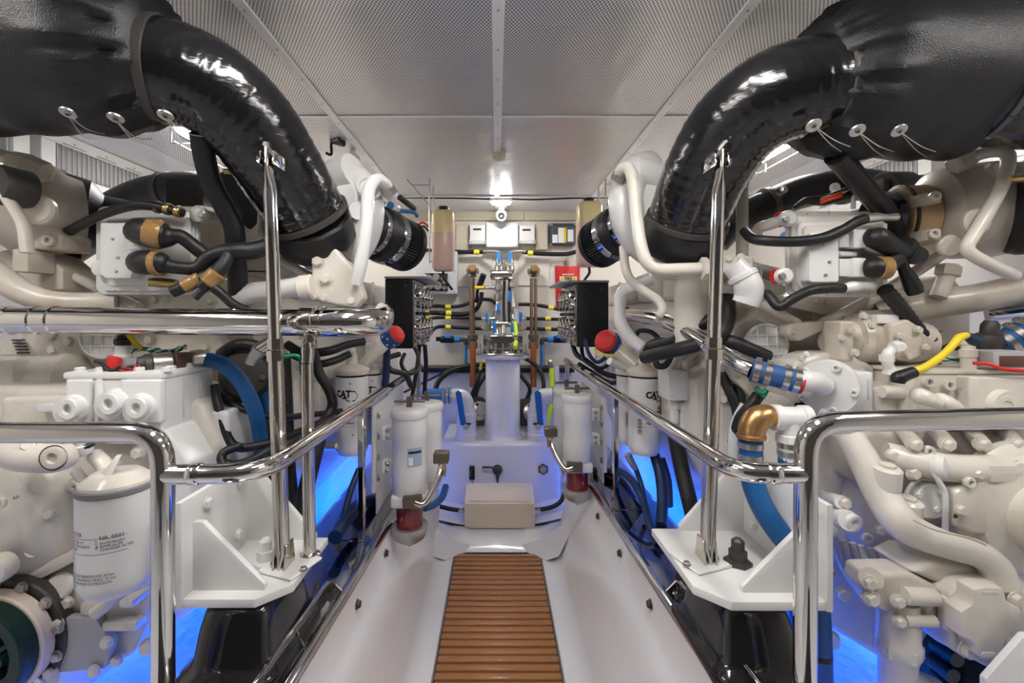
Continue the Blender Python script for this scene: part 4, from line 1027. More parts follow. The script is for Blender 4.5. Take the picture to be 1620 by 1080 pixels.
spinon(998, 592, 702, 1.76, 'white spin-on filter half hidden behind its twin with the valve block', -math.pi/2+.45, 1)
# ------------------------------------------------------------------ gauge panels
def gaugebox(s, label, xi, y0, y1, z0, z1, w_):
    t = thing('gauge_panel', label, 'gauge panel', (xi, y0, z0), 'black gauge panels facing the walkway')
    xo = xi+s*w_
    box('case', (min(xi, xo), y0, z0), (max(xi, xo), y1, z1), M['rubber'], t, .006)
    box('face_plate', (min(xi, xi-s*.008), y0+.004, z0+.004), (max(xi, xi-s*.008), y1-.004, z1-.006), M['chrome'], t, .002)
    box('roof_plate', (min(xo, xi-s*.07), y0-.01, z1), (max(xo, xi-s*.07), y1+.01, z1+.01), M['alu'], t, .003)
    L = y1-y0; H = z1-z0; xf = xi-s*.008
    for row_, zc in ((0, z0+H*.73), (1, z0+H*.27)):
        for k in range(4):
            yc = y0+L*(.14+.24*k); R = min(L*.105, H*.2)
            g_ = lathe('gauge', [(R, 0), (R*1.0, .018), (R*.86, .022), (R*.82, .008)], (xf, yc, zc), (-s, 0, 0), M['chrome'], t, 28, caps=False)
            lathe('dial', [(R*.84, .010), (0, .010)], (xf, yc, zc), (-s, 0, 0), M['glass'], g_, 24)
            obox('needle', (xf-s*.0115, yc+.006, zc+.008), (.001, .004, R*.9), M['paper'], g_, Matrix.Rotation(.7*k, 3, 'X'), 0)
    for k in range(6):
        box('switch', (min(xf, xf-s*.012), y0+L*(.1+.15*k), z0+H*.48), (max(xf, xf-s*.012), y0+L*(.1+.15*k)+.03, z0+H*.53), M['rubber'], t, .002, 1)
    for y in (y0+.015, y1-.015):
        for z in (z0+.015, z1-.02): bolt(t, (xf, y, z), (-s, 0, 0), .006, M['steel'])
    bolts(t, [], M['steel'])
    for xx in (.25, .75):
        bolt(t, (xi+s*w_*xx, y0, z1-.03), (0, -1, 0), .006, M['dsteel'])
    return t
gaugebox(-1, 'black gauge panel behind the thick polished pipe elbow', -.352, 1.92, 2.34, 1.005, 1.30, .118)
gaugebox(1, 'black gauge panel beside the fire blanket', .345, 1.94, 2.36, 1.01, 1.285, .135)
# starred caps on the filler necks
def starcap(x, y, Z, d, r, label, neck):
    t = thing('starred_cap', label, 'cap', P(x, y, Z)); c = P(x, y, Z); d = V(d).normalized()
    lathe('blue_sleeve', [(r*.93, -.03), (r*1.0, -.028), (r*1.06, -.005), (r*1.0, .012), (r*.9, .018)], c, d, M['starblue'], t, 28)
    lathe('red_top', [(r*.92, .012), (r*.93, .02), (r*.75, .03), (r*.3, .035), (0, .035)], c, d, M['red'], t, 28)
    dd, u, v = basis(d)
    for k in range(14):
        a_ = 2*math.pi*k/14; o_ = c+dd*(-.016 if k % 2 else .0)+(u*math.cos(a_)+v*math.sin(a_))*r*1.065; nn = (u*math.cos(a_)+v*math.sin(a_)); tt = dd
        ss = nn.cross(tt); pts = []
        for q in range(10):
            R_ = (.0055 if q % 2 == 0 else .0024); pts.append(o_+(tt*math.cos(q*.6283)+ss*math.sin(q*.6283))*R_)
        mesh('star', pts, [tuple(range(10))], M['paper'], t, 0)
    tube('filler_neck', [c-dd*.02]+px(*neck), r*.62, M['paint'], t, n=20)
M['starblue'] = mk('star_blue', (.01, .06, .20), .5)
starcap(622, 532, 1.62, (.75, -.35, .45), .036, 'blue starred cap with red top below the polished pipe elbow', [(600, 552, 1.62), (575, 578, 1.64)])
starcap(961, 541, 1.75, (-.55, -.75, .35), .047, 'blue starred cap with red top below the gauge panel by the fire blanket', [(985, 560, 1.74), (1008, 580, 1.70)])
# ------------------------------------------------------------------ shared engine pieces
def seal_cover(parent, x, y, Z, r, d, mat, ribs=True):      # ribbed round cover
    c = P(x, y, Z); R = S(r, Z)
    o = lathe('ribbed_cover', [(R, 0), (R, .012), (R*.96, .016), (R*.9, .016), (R*.88, .010), (0, .010)], c, d, mat, parent, 32)
    dd, u, v = basis(d)
    for k in (-.45, 0, .45):
        w_ = math.sqrt(1-k*k)*R*.88
        for ax, ay in ((u, v), (v, u)):
            m_ = c+dd*.012+ax*k*R
            tube('rib', [m_-ay*w_, m_+ay*w_], .0035, mat, o, n=6)
    return o
def airfilter(parent, a, d, r, L, flip=1):
    d = V(d).normalized(); a = V(a)
    t = lathe('intake_hose', [(r*.72, 0), (r*.78, .01), (r*.78, L*.12), (r*.86, L*.15), (r*.86, L*.3), (r*1.0, L*.34), (r*1.0, L*.5)], a, d, M['rubber'], parent, 40)
    b = a+d*L*.5
    lathe('clamp_band', [(r*1.0, 0), (r*1.04, .004), (r*1.04, L*.12), (r*1.0, L*.14)], b, d, M['dchrome'], t, 40)
    lathe('clamp_band', [(r*.87, 0), (r*.9, .002), (r*.9, .016), (r*.87, .018)], a+d*L*.2, d, M['dchrome'], t, 40)
    # pleated element
    n = 120; dd, u, v = basis(d); bm = bmesh.new(); rings = []
    for k, (f, q) in enumerate(((.0, 1.0), (.86, 1.0), (.93, .96))):
        rings.append([bm.verts.new(b+d*(L*.14+L*.34*f)+(u*math.cos(2*math.pi*j/n)+v*math.sin(2*math.pi*j/n))*r*q*(1.0 if j % 2 else .94)) for j in range(n)])
    for A, B in zip(rings, rings[1:]):
        for j in range(n): bm.faces.new((A[j], A[(j+1) % n], B[(j+1) % n], B[j]))
    bm.faces.new(rings[0]); bm.faces.new(rings[-1])
    frombm('pleated_element', bm, M['rubber'], t, 20)
    lathe('end_cap', [(r*.99, 0), (r*1.02, .004), (r*1.02, .02), (r*.9, .028), (0, .028)], b+d*(L*.14+L*.32), d, M['rubber'], t, 40)
def volute(parent, c, d, r, tube_r, mat, outlet=None):
    c = V(c); dd, u, v = basis(d); bm = bmesh.new(); n, m = 40, 14; rr = []
    for i in range(n):
        a = 2*math.pi*i/n; q = tube_r*(.65+.45*i/n); e = u*math.cos(a)+v*math.sin(a)
        R = r-tube_r*.4
        rr.append([bm.verts.new(c+e*(R+q*math.cos(b))+dd*q*math.sin(b)) for b in [2*math.pi*j/m for j in range(m)]])
    for i in range(n):
        for j in range(m): bm.faces.new((rr[i][j], rr[i][(j+1) % m], rr[(i+1) % n][(j+1) % m], rr[(i+1) % n][j]))
    o = frombm('turbo_volute', bm, mat, parent, 60)
    lathe('turbo_housing', [(0, -tube_r*1.5), (r*.45, -tube_r*1.5), (r*.5, -tube_r*1.3), (r*.8, -tube_r*.85), (r*.86, -tube_r*.5), (r*.9, .0), (r*.8, tube_r*.6), (r*.62, tube_r*1.0), (r*.55, tube_r*1.5), (r*.52, tube_r*1.7), (r*.45, tube_r*1.7), (r*.42, tube_r*.5), (0, tube_r*.5)], c, d, mat, o, 40)
    return o
def conn(parent, x0, y0, x1, y1, Z, dep=.05):
    return boxp('connector', x0, y0, x1, y1, Z, dep, M['white'], parent, .006, 2)
def boots(parent, pts, r, mat='hose', name='cable_boot'):
    return tube(name, px(*pts), r, M[mat], parent, n=14, res=5)
# ================================================================== engine with the spin-on oil filter (walkway's port side of the picture)
E1 = thing('marine_engine', 'cream marine engine behind the thick polished pipe', 'engine', (-1.0, 1.3, .45))
def block(E, s):
    xi, xo = .60, 1.42
    sec = [(xi+.12, .45), (xi, .74), (xi, .95), (xi+.05, 1.02), (xi+.05, 1.20), (xi+.16, 1.27), (.92, 1.22), (1.02, 1.12), (1.12, 1.22), (1.36, 1.27), (xo, 1.20), (xo, .62), (xo-.15, .45)]
    prism3('engine_block', [V((s*x, 1.36, z)) for x, z in sec], (0, 1.42, 0), M['paint'], E, .012, 2)
    # rear plate / flywheel housing
    prism3('flywheel_housing', [V((s*x, 1.29, z)) for x, z in ((.64, .50), (.64, 1.02), (.74, 1.16), (.86, 1.22), (1.2, 1.22), (1.42, 1.02), (1.42, .55), (1.25, .42), (.8, .42))], (0, .075, 0), M['paint'], E, .012, 2)
    for k in range(9):
        a = math.pi*(.1+.8*k/8); bolt(E, (s*(1.02+.40*math.cos(a)*1.0), 1.29, .80+.36*math.sin(a)), (0, -1, 0), .013, M['paint'])
    # side covers along the walkway face
    for k in range(4):
        y = 1.46+k*.30
        box('side_cover', (min(s*(xi-.03), s*xi), y, .75), (max(s*(xi-.03), s*xi), y+.25, .93), M['paint'], E, .012, 2)
        for dy in (.03, .22):
            for z in (.77, .91): bolt(E, (s*(xi-.03), y+dy, z), (-s, 0, 0), .010, M['paint'])
        vc = box('rocker_cover', (min(s*(xi+.03), s*(xi+.26)), y, 1.20), (max(s*(xi+.03), s*(xi+.26)), y+.27, 1.31), M['paint'], E, .02, 3)
        for dx in (.05, .22): bolt(vc, (s*(xi+dx), y+.02, 1.31), (0, 0, 1), .010, M['paint'])
    tube('exhaust_manifold', [V((s*.70, 1.5, 1.12)), V((s*.70, 2.7, 1.12))], .075, M['paint'], E, n=20)
    box('oil_pan', (min(s*.72, s*1.3), 1.4, .28), (max(s*.72, s*1.3), 2.7, .47), M['paint'], E, .04, 3)
    tube('crossover_pipe', [V((s*.8, 2.0, 1.30)), V((s*1.0, 2.05, 1.36)), V((s*1.25, 2.0, 1.30))], .05, M['iron'], E, n=16)
block(E1, -1)
# turbo on the walkway side
tc = P(540, 345, 1.36)
vo = volute(E1, tc, (.55, .8, -.08), .150, .052, M['white'])
airfilter(E1, tc+V((.5, .84, -.1)).normalized()*.07, (.43, .89, -.15), .090, .23)
lathe('turbo_boss', [(.0, .012), (.026, .012), (.03, .0), (.034, -.02)], P(567, 335, 1.26), (.3, -.9, .1), M['white'], vo, 24)
tube('volute_outlet', px((560, 270, 1.30), (530, 285, 1.33), (505, 320, 1.36)), [.05, .055, .06], M['white'], vo, n=20)
lathe('casting_rim', [(.03, 0), (.034, .004), (.034, .012), (.028, .016), (.024, .010), (0, .010)], P(583, 300, 1.25), (.4, -.85, .25), M['white'], vo, 24)
tube('oil_feed_pipe', px((563, 448, 1.16), (570, 420, 1.15), (578, 370, 1.15), (581, 325, 1.16), (585, 296, 1.18), (597, 284, 1.21), (612, 293, 1.25), (618, 310, 1.29)), .0165, M['white'], vo, n=14)
lathe('pipe_union', [(.022, -.015), (.022, .015)], P(614, 300, 1.26), (.4, .5, -.7), M['steel'], vo, 6)
# thermostat flange and coolant pipe
fl = prism('coolant_flange', [(493, 405), (530, 392), (560, 425), (575, 470), (562, 487), (505, 478), (492, 460)], 1.18, .05, M['paint'], E1, .008, 3)
bolts(fl, [(503, 413, 1.18, 8), (516, 441, 1.18, 8), (513, 471, 1.18, 6), (556, 476, 1.18, 6)], M['paint'])
lathe('pipe_collar', [(.026, 0), (.034, .004), (.034, .032), (.03, .036)], P(474, 457, 1.165), (1, .05, .15), M['paint'], E1, 28)
tube('coolant_pipe', px((350, 505, 1.20), (367, 478, 1.18), (395, 464, 1.17), (440, 458, 1.165), (485, 452, 1.17)), .0255, M['white'], E1, n=20)
tube('thin_coolant_pipe', px((416, 320, 1.28), (415, 370, 1.27), (425, 398, 1.26), (460, 420, 1.24), (497, 440, 1.22)), .012, M['white'], E1, n=12)
tube('turbine_pipe', px((452, 352, 1.30), (470, 390, 1.28), (500, 412, 1.25)), .032, M['paint'], E1, n=16)
tube('stain_ring', px((538, 405, 1.22), (545, 418, 1.21)), .020, M['iron2'], E1, n=14)
# charge air pipes in black
tube('charge_air_pipe', px((150, 345, 1.75), (215, 312, 1.72), (265, 300, 1.68), (330, 300, 1.62), (400, 320, 1.55), (440, 345, 1.5)), .06, M['rubber'], E1, n=20)
tube('charge_air_pipe', px((370, 290, 1.5), (390, 310, 1.48), (415, 340, 1.45)), .062, M['rubber'], E1, n=20)
lathe('pipe_clamp', [(.061, -.01), (.066, -.008), (.066, .008), (.061, .01)], P(265, 300, 1.68), P(330, 300, 1.62)-P(215, 312, 1.72), M['iron'], E1, 28)
boxp('air_cooler', 300, 345, 440, 440, 1.46, .2, M['paint2'], E1, .02, 3)
boxp('black_bracket', 262, 282, 312, 330, 1.40, .03, M['iron'], E1, .004)
lathe('brass_sensor', [(.010, 0), (.014, .004), (.014, .02), (.008, .022), (.008, .05)], P(385, 272, 1.2), (-1, 0, .05), M['brass'], E1, 8)
# control module on its tray
em = prism('control_module', rrect(151, 326, 313, 466, 14), 1.13, .012, M['white'], E1, .002, 1)
prism('module_rim', rrect(157, 333, 308, 460, 12), 1.122, .01, M['white'], em, .003, 2)
prism('module_recess', rrect(168, 343, 302, 452, 9), 1.116, .008, M['white'], em, .003, 2)
cs = prism('module_case', [(158, 352), (212, 352), (212, 371), (219, 371), (219, 400), (210, 400), (210, 428), (206, 440), (166, 440), (158, 432)], 1.085, .035, M['white'], em, .004, 2)
bolts(cs, [(178, 378, 1.085, 2.2), (187, 407, 1.085, 2.2), (184, 429, 1.085, 2.2)], M['steel'])
conn(cs, 196, 354, 219, 378, 1.065, .03); conn(cs, 201, 402, 223, 428, 1.065, .03); boxp('latch_bar', 203, 389, 236, 395, 1.075, .02, M['white'], cs, .002, 1)
for x, y in ((181, 460), (218, 461), (303, 461), (304, 358), (285, 327)): bolts(em, [(x, y, 1.122, 1.6)], M['steel'])
for x, y in ((303, 340), (150, 425)):
    k_ = lathe('rubber_isolator', [(.014, 0), (.02, .004), (.02, .018), (.014, .022)], P(x+17, y, 1.12), (0, -1, 0), M['white'], em, 20)
    bolts(k_, [(x+17, y, 1.10, 5)], M['steel'])
tube('isolator_arm', px((325, 340, 1.13), (345, 346, 1.18), (362, 352, 1.25)), .014, M['paint'], em, n=12)
h1 = boots(em, [(216, 367, 1.07), (222, 366, 1.055), (240, 369, 1.045), (256, 372, 1.05), (268, 374, 1.055), (285, 374, 1.06), (300, 384, 1.07), (318, 398, 1.08), (332, 406, 1.09)], [.026, .032, .032, .030, .017, .016, .017, .016])
lathe('tape_wrap', [(.030, -.018), (.0335, -.015), (.034, .012), (.030, .018)], P(246, 370, 1.046), P(256, 372, 1.05)-P(240, 369, 1.045), M['tape'], em, 18)
h2 = boots(em, [(220, 415, 1.07), (228, 415, 1.055), (243, 416, 1.05), (256, 417, 1.05), (268, 421, 1.055), (290, 424, 1.06), (312, 424, 1.065), (325, 412, 1.07), (345, 402, 1.075), (372, 398, 1.08), (400, 396, 1.10), (425, 388, 1.12)], [.027, .028, .028, .026, .016, .015, .016, .017, .020, .022, .022, .020])
lathe('tape_wrap', [(.026, -.008), (.0295, -.007), (.0295, .007), (.026, .008)], P(250, 416.5, 1.05), (1, 0, 0), M['tape'], em, 18)
boots(em, [(362, 402, 1.07), (355, 416, 1.06), (342, 432, 1.05), (328, 446, 1.045), (316, 455, 1.04)], [.014, .015, .017, .014, .012])
lathe('tape_wrap', [(.016, -.018), (.021, -.014), (.021, .014), (.016, .018)], P(336, 440, 1.047), P(328, 446, 1.045)-P(342, 432, 1.05), M['tape'], em, 14)
boots(em, [(335, 432, 1.05), (315, 442, 1.045), (295, 452, 1.04), (273, 462, 1.035)], [.012, .015, .014, .013])
lathe('tape_wrap', [(.014, -.02), (.0165, -.018), (.0165, .018), (.014, .02)], P(304, 447, 1.042), P(295, 452, 1.04)-P(315, 442, 1.045), M['tape'], em, 14)
boots(em, [(330, 452, 1.045), (318, 462, 1.04), (308, 472, 1.035)], .008)
boots(em, [(338, 455, 1.045), (352, 466, 1.05), (370, 482, 1.06), (392, 492, 1.08)], .011)
boots(em, [(105, 368, 1.16), (130, 355, 1.12), (160, 340, 1.085), (200, 327, 1.07), (230, 324, 1.07), (262, 330, 1.075), (290, 337, 1.08)], [.012, .012, .011, .011, .012, .012, .010], 'hose', 'flat_harness')
for x, y in ((250, 328), (266, 331), (283, 335)): lathe('brass_collar', [(.0125, -.006), (.0145, -.004), (.0145, .004), (.0125, .006)], P(x, y, 1.076), (1, 0, -.25), M['brass'], em, 14)
tube('lower_connector', px((237, 446, 1.09), (255, 447, 1.09), (280, 448, 1.09)), [.010, .012, .009], M['brass'], em, n=12)
# rear turbo at the picture's edge
rt = lathe('rear_turbo', [(0, -.10), (.06, -.10), (.075, -.08), (.09, -.04), (.118, -.01), (.125, .03), (.118, .07), (.10, .09), (.09, .12)], P(30, 330, 1.16), (.62, .75, .05), M['paint2'], E1, 36)
prism('turbo_foot', [(50, 330), (96, 372), (94, 395), (52, 394), (30, 380)], 1.12, .09, M['paint2'], rt, .008, 3)
lathe('turbo_cap', [(.036, 0), (.036, .012), (.03, .018), (.0, .014)], P(64, 333, 1.08), (.25, -.95, .05), M['paint2'], rt, 28)
plug(rt, P(79, 381, 1.115), (.1, -1, 0), .014, M['paint2'], .01)
lathe('rubber_collar', [(.075, 0), (.12, .005), (.124, .02), (.118, .07), (.085, .10), (.085, .2)], P(84, 342, 1.26), (.75, .65, -.1), M['rubber'], rt, 32)
tube('oil_pipe', px((-40, 236, 1.1), (0, 246, 1.1), (28, 253, 1.1)), .016, M['paint2'], rt, n=14)
lathe('pipe_union', [(.018, -.03), (.024, -.026), (.024, .02), (.018, .024)], P(38, 258, 1.1), (1, 0, -.2), M['paint2'], rt, 6)
lathe('pipe_union', [(.022, -.02), (.026, -.016), (.026, .03), (.014, .036)], P(54, 265, 1.1), (.9, .1, -.4), M['paint2'], rt, 6)
lathe('turbo_end', [(.0, -.01), (.04, -.01), (.045, 0), (.045, .05)], P(0, 292, 1.02), (.2, 1, 0), M['iron'], rt, 24)
tube('strap_bar', px((-30, 262, 1.02), (15, 318, 1.02), (38, 356, 1.02), (43, 400, 1.02)), .016, M['paint2'], E1, n=8, fil=.02, flat=.6)
prism('bracket_block', [(0, 395), (65, 395), (100, 425), (100, 458), (30, 466), (-20, 452)], 1.17, .10, M['paint2'], E1, .008, 2)
boxp('bracket_box', 18, 393, 44, 430, 1.10, .07, M['paint2'], E1, .006)
tube('big_coolant_pipe', px((-30, 418, 1.10), (5, 442, 1.10), (40, 464, 1.10), (80, 476, 1.11), (130, 479, 1.13), (185, 478, 1.16)), [.030, .030, .028, .026, .026, .026], M['paint2'], E1, n=20)
tube('diagonal_pipe', px((95, 425, 1.22), (140, 448, 1.20), (220, 486, 1.18)), .013, M['paint'], E1, n=12)
prism('rear_arm', [(150, 462), (330, 462), (345, 480), (345, 505), (140, 505), (140, 480)], 1.20, .05, M['paint'], E1, .006, 2)
bolts(E1, [(245, 473, 1.20, 6), (264, 473, 1.20, 6), (333, 476, 1.20, 6)], M['paint'])
for x in (105, 128, 143): tube('fuel_line', px((60+x*.3, 270, 1.5), (x+20, 330, 1.45), (x+60, 372, 1.4)), .006, M['paint'], E1, n=8)
# rear auxiliaries just under the polished pipe
seal_cover(E1, 168, 530, 1.24, 38, (0, -1, .05), M['white'])
lathe('starter_motor', [(0, 0), (.055, 0), (.062, .008), (.062, .19), (.068, .195), (.068, .215), (.05, .22)], P(-20, 600, 1.20), (1, .06, 0), M['paint'], E1, 32)
boxp('starter_mount', -20, 572, 20, 640, 1.13, .1, M['paint'], E1, .01, 2)
prism('rear_casting', [(195, 520), (340, 520), (355, 560), (330, 590), (200, 590)], 1.25, .05, M['paint'], E1, .01, 2)
bolts(E1, [(238, 537, 1.25, 8), (325, 548, 1.25, 7), (110, 540, 1.24, 7), (85, 552, 1.22, 7)], M['paint'])
prism('grille_plate', [(0, 535), (28, 535), (48, 562), (0, 562)], 1.22, .02, M['paint'], E1, .002, 1)
for k in range(5): boxp('grille_slat', 18+k*2, 537+k*5, 36+k*2, 539+k*5, 1.215, .006, M['dgap'], E1, 0)

# dark lumps and hoses added for the shadow and clutter between gearbox and strut
al = lathe('dark_drum', [(0, -.06), (.03, -.06), (.05, -.05), (.062, -.035), (.066, 0), (.066, .05), (.055, .07), (0, .07)], P(395, 592, 1.26), (.3, -.9, .1), M['iron'], E1, 28)
for k in range(6): bolt(al, P(395, 592, 1.26)+V((.02+.045*math.cos(k*1.05), -.058, .045*math.sin(k*1.05))), (.3, -.9, .1), .006, M['steel'])
boxp('dark_backing', 345, 640, 432, 770, 1.262, .03, M['iron'], E1, .006)
tube('dark_hose', px((350, 560, 1.22), (378, 545, 1.2), (415, 552, 1.22), (440, 580, 1.25), (446, 640, 1.27)), .016, M['hose'], E1, n=12)
tube('dark_cable', px((352, 600, 1.22), (372, 625, 1.21), (398, 640, 1.22), (430, 690, 1.24), (436, 760, 1.25)), .012, M['hose'], E1, n=12)
# ------------------------------------------------------------------ gearbox with the spin-on oil filter
G1 = thing('gearbox', 'cream marine gearbox with a white spin-on oil filter', 'gearbox', (-.95, 1.05, .3))
# main case: swept rear bell plus body
prism3('gear_case', [V((x, 1.08, z)) for x, z in ((-.66, .62), (-.66, .84), (-.70, .94), (-.86, .98), (-1.25, .98), (-1.35, .7), (-1.25, .35), (-.95, .30), (-.72, .44))], (0, .22, 0), M['paint'], G1, .02, 3)
lathe('rear_bell', [(0, -.06), (.07, -.06), (.085, -.05), (.10, -.02), (.15, .0), (.165, .02), (.18, .10), (.21, .16), (.22, .2)], P(-15, 830, .98), (.10, .99, .05), M['paint'], G1, 40)
for k in range(7):
    a = -.9+k*.45; p_ = P(-15, 830, .97)+V((.172*math.cos(a), .03, .172*math.sin(a)))
    tube('bolt_boss', [p_, p_+V((0, .10, 0))], .016, M['paint'], G1, n=14); bolt(G1, p_, (0, -1, 0), .013, M['paint'])
bolts(G1, [(80, 812, .96, 7.5), (63, 768, .98, 7.5), (53, 870, .99, 7.5)], M['paint'], (.15, -1, 0))
for x, y in ((80, 812), (63, 768), (53, 870)): tube('bolt_boss', px((x, y, .965), (x+16, y-4, 1.10)), .014, M['paint'], G1, n=14)
plug(G1, P(3, 795, .905), (0, -1, 0), .011, M['paint'], .006)
plug(G1, P(8, 893, .93), (.1, -1, 0), .028, M['paint'], .03)
# valve block on top
vb = thing('valve_block', 'white hydraulic valve block with three round plugs on the gearbox', 'valve block', P(180, 668, 1.0))
Z0 = .985
x0, x1 = P(103, 0, Z0).x, P(256, 0, Z0).x; zt, zb = P(0, 598, Z0).z, P(0, 672, Z0).z
box('block', (x0, Z0, zb-.03), (x1, 1.165, zt), M['white'], vb, .006, 3)
box('cover_plate', (x0-.002, Z0-.004, zt-.002), (x1+.003, 1.168, zt+.013), M['white'], vb, .005, 2)
for xa, xb in ((103, 146), (190, 256)):
    boxp('block_rib', xa, 600, xb-2, 670, Z0-.008, .02, M['white'], vb, .006, 3)
boxp('block_rib', 148, 600, 156, 668, Z0-.012, .02, M['white'], vb, .005, 2)
for x, y in ((113, 590), (146, 586), (208, 590), (252, 590)): bolt(vb, V((P(x, y, Z0).x+.006, Z0+.014, zt+.013)), (0, 0, 1), .010, M['white'])
for y_ in (1.03, 1.09, 1.15): bolt(vb, (x1-.012, y_, zt+.013), (0, 0, 1), .010, M['white'])
for x, y in ((117, 645), (181, 637), (224, 643)):
    lathe('plug_boss', [(.034, 0), (.032, -.01), (.030, -.026)], P(x+6, y+1, Z0), (0, 1, 0), M['white'], vb, 24)
    plug(vb, P(x, y, Z0-.02), (-.05, -1, 0), S(17, Z0), M['white'], .016)
for y_ in (1.05, 1.11): box('side_seam', (x1+.001, y_, zb), (x1+.004, y_+.004, zt-.01), M['lgrey'], vb, .0005, 1)
sd = P(256, 672, 1.0)
prism3('side_casting', [V((x1-.01, .99, zb-.01)), V((x1+.004, .99, zb-.012)), V((x1+.05, 1.0, zb-.09)), V((x1+.05, 1.0, .66)), V((x1-.05, .99, .66))], (.012, .26, 0), M['white'], G1, .012, 3)
box('side_web', (x1+.03, 1.10, .64), (x1+.075, 1.25, zb+.005), M['white'], G1, .012, 3)
# solenoid valve on the block
sv = thing('solenoid_valve', 'silver solenoid with brown block lying on the white valve block', 'solenoid', P(260, 590, 1.04))
zz = 1.045; ztop = zt+.013
def on(x, y, Z): return P(x, y, Z)
cyl('coil', P(238, 577, zz), P(275, 573, zz+.03), .026, M['steel'], sv, 28)
lathe('coil_end', [(0, -.022), (.010, -.022), (.012, -.012), (.02, -.010), (.022, .0), (.026, .004), (.026, .016)], P(226, 578, zz-.01), P(275, 573, zz+.03)-P(238, 577, zz), M['iron'], sv, 24)
obox('brown_block', P(287, 571, zz+.045), (.042, .05, .04), M['brown'], sv, Matrix.Rotation(-.35, 3, 'Z'), .003)
cyl('coil', P(300, 569, zz+.06), P(325, 566, zz+.085), .022, M['steel'], sv, 24)
cyl('black_plug', P(192, 579, 1.03), P(222, 577, 1.03), .017, M['grey'], sv, 16)
sp = thing('pressure_sensor', 'white upright sensor with black cap and yellow lead on the valve block', 'sensor', P(193, 590, 1.06))
lathe('body', [(.014, -.09), (.016, -.085), (.016, -.04), (.019, -.038), (.019, -.025), (.015, -.02), (.015, 0)], P(194, 546, 1.06), (0, 0, 1), M['white'], sp, 16)
lathe('black_cap', [(.016, 0), (.018, .004), (.018, .014), (.013, .016), (.013, .024)], P(195, 546, 1.06), (0, 0, 1), M['rubber'], sp, 16)
tube('yellow_lead', px((194, 530, 1.06), (200, 524, 1.06), (206, 533, 1.06), (214, 544, 1.07), (224, 550, 1.08)), .0065, M['yellow'], sp, n=10)
wr_ = thing('wire_coil', 'red and black coiled wires on the white valve block', 'wires', P(180, 590, 1.0))
for k in range(7): ring(wr_, 'red_loop', P(181, 566+k*2.5, 1.01), (0.25, .1, 1), .011, .0028, M['red'], 16, 6)
for k in range(5):
    tube('loose_wire', px((184+k*3, 584, 1.0), (192+k*4, 588-k*2, .995), (202+k*5, 580+k*2, 1.0), (215+k*2, 577, 1.01)), .0022, M['red'] if k % 2 else M['ink'], wr_, n=6)
tube('loose_wire', px((150, 572, 1.01), (160, 575, 1.0), (168, 582, .995), (178, 586, .995), (190, 580, 1.0)), .004, M['hose'], wr_, n=8)
gw = thing('green_wire_bundle', 'twisted dark green wires behind the silver solenoid', 'wires', P(250, 560, 1.12))
for k in range(6):
    tube('wire', [P(206+i*11, 556-5*math.sin(i*.9)+3*math.sin(i*2.3+k*1.05)-(4 if i > 3 else 0), 1.12+.01*math.cos(i*2.3+k)) for i in range(9)], .003, M['green'] if k % 3 else M['paper'], gw, n=6)
# upper arm with socket plug
ar = tube('control_arm', px((10, 716, .93), (40, 722, .91), (88, 724, .90), (112, 718, .92)), [.026, .030, .028, .022], M['paint'], G1, n=20)
plug(G1, P(87, 723, .872), (.12, -1, .02), .021, M['paint'], .008)
lathe('groove_ring', [(.0215, 0), (.024, .002), (.024, .006), (.0215, .008)], P(87, 723, .878), (.12, -1, .02), M['dgap'], G1, 28)
bolts(G1, [(50, 706, .90, 11)], M['paint'], (.2, -.8, .6))
prism('upper_web', [(20, 690), (110, 700), (240, 690), (248, 790), (150, 800), (20, 790)], 1.02, .08, M['paint'], G1, .012, 3)
prism('top_deck', [(0, 628), (110, 625), (110, 690), (0, 690)], 1.04, .10, M['paint'], G1, .012, 3)
boxp('top_pad', 57, 640, 84, 652, 1.02, .03, M['white'], G1, .004, 2)
lathe('vent_cap', [(.016, 0), (.018, .004), (.018, .02), (.012, .022), (.012, .03)], P(134, 716, .95), (-.1, -.3, 1), M['white'], G1, 16)
ring(G1, 'black_o_ring', P(133, 703, .95), (-.1, -.35, 1), .0155, .006, M['rubber'])
ring(G1, 'red_ring', P(109, 694, .96), (0, -.3, 1), .014, .0025, M['red'])
tube('breather', px((150, 720, .97), (165, 735, .96), (172, 755, .95)), .016, M['paint'], G1, n=12)
bolts(G1, [(220, 716, 1.0, 9), (185, 735, 1.0, 7)], M['paint'])
# spin-on filter of the gearbox
of = thing('oil_filter', 'white spin-on oil filter with fine navy print on the gearbox', 'oil filter', P(186, 930, .87))
c = P(185, 0, .87); c.z = 0; zt2, zb2 = P(0, 768, .87).z, P(0, 926, .87).z; r = S(50.5, .87)
lathe('can', [(0, zb2), (r*.78, zb2-.002), (r*.92, zb2+.006), (r*.985, zb2+.02), (r, zb2+.035), (r, zt2-.006), (r*.99, zt2)], c, (0, 0, 1), M['white'], of, 48)
lathe('rolled_rim', [(r*.99, zt2-.006), (r*1.03, zt2-.003), (r*1.03, zt2+.005), (r*.98, zt2+.007)], c, (0, 0, 1), M['grey'], of, 48)
lathe('filter_head', [(r*.95, zt2+.006), (r*.93, zt2+.012), (r*.70, zt2+.024), (r*.62, zt2+.028), (r*.3, zt2+.03)], c, (0, 0, 1), M['paint'], of, 32)
prism3('head_rib', [c+V((-.03, -.02, zt2+.01)), c+V((.0, -.035, zt2+.01)), c+V((.012, -.02, zt2+.06)), c+V((0, .0, zt2+.06))], (.008, .004, 0), M['white'], of, .003)
fa = -math.pi/2
W = lambda dz, a: wrap(c+V((0, 0, zt2+dz)), r*1.004, fa+a)
H_ = zt2-zb2
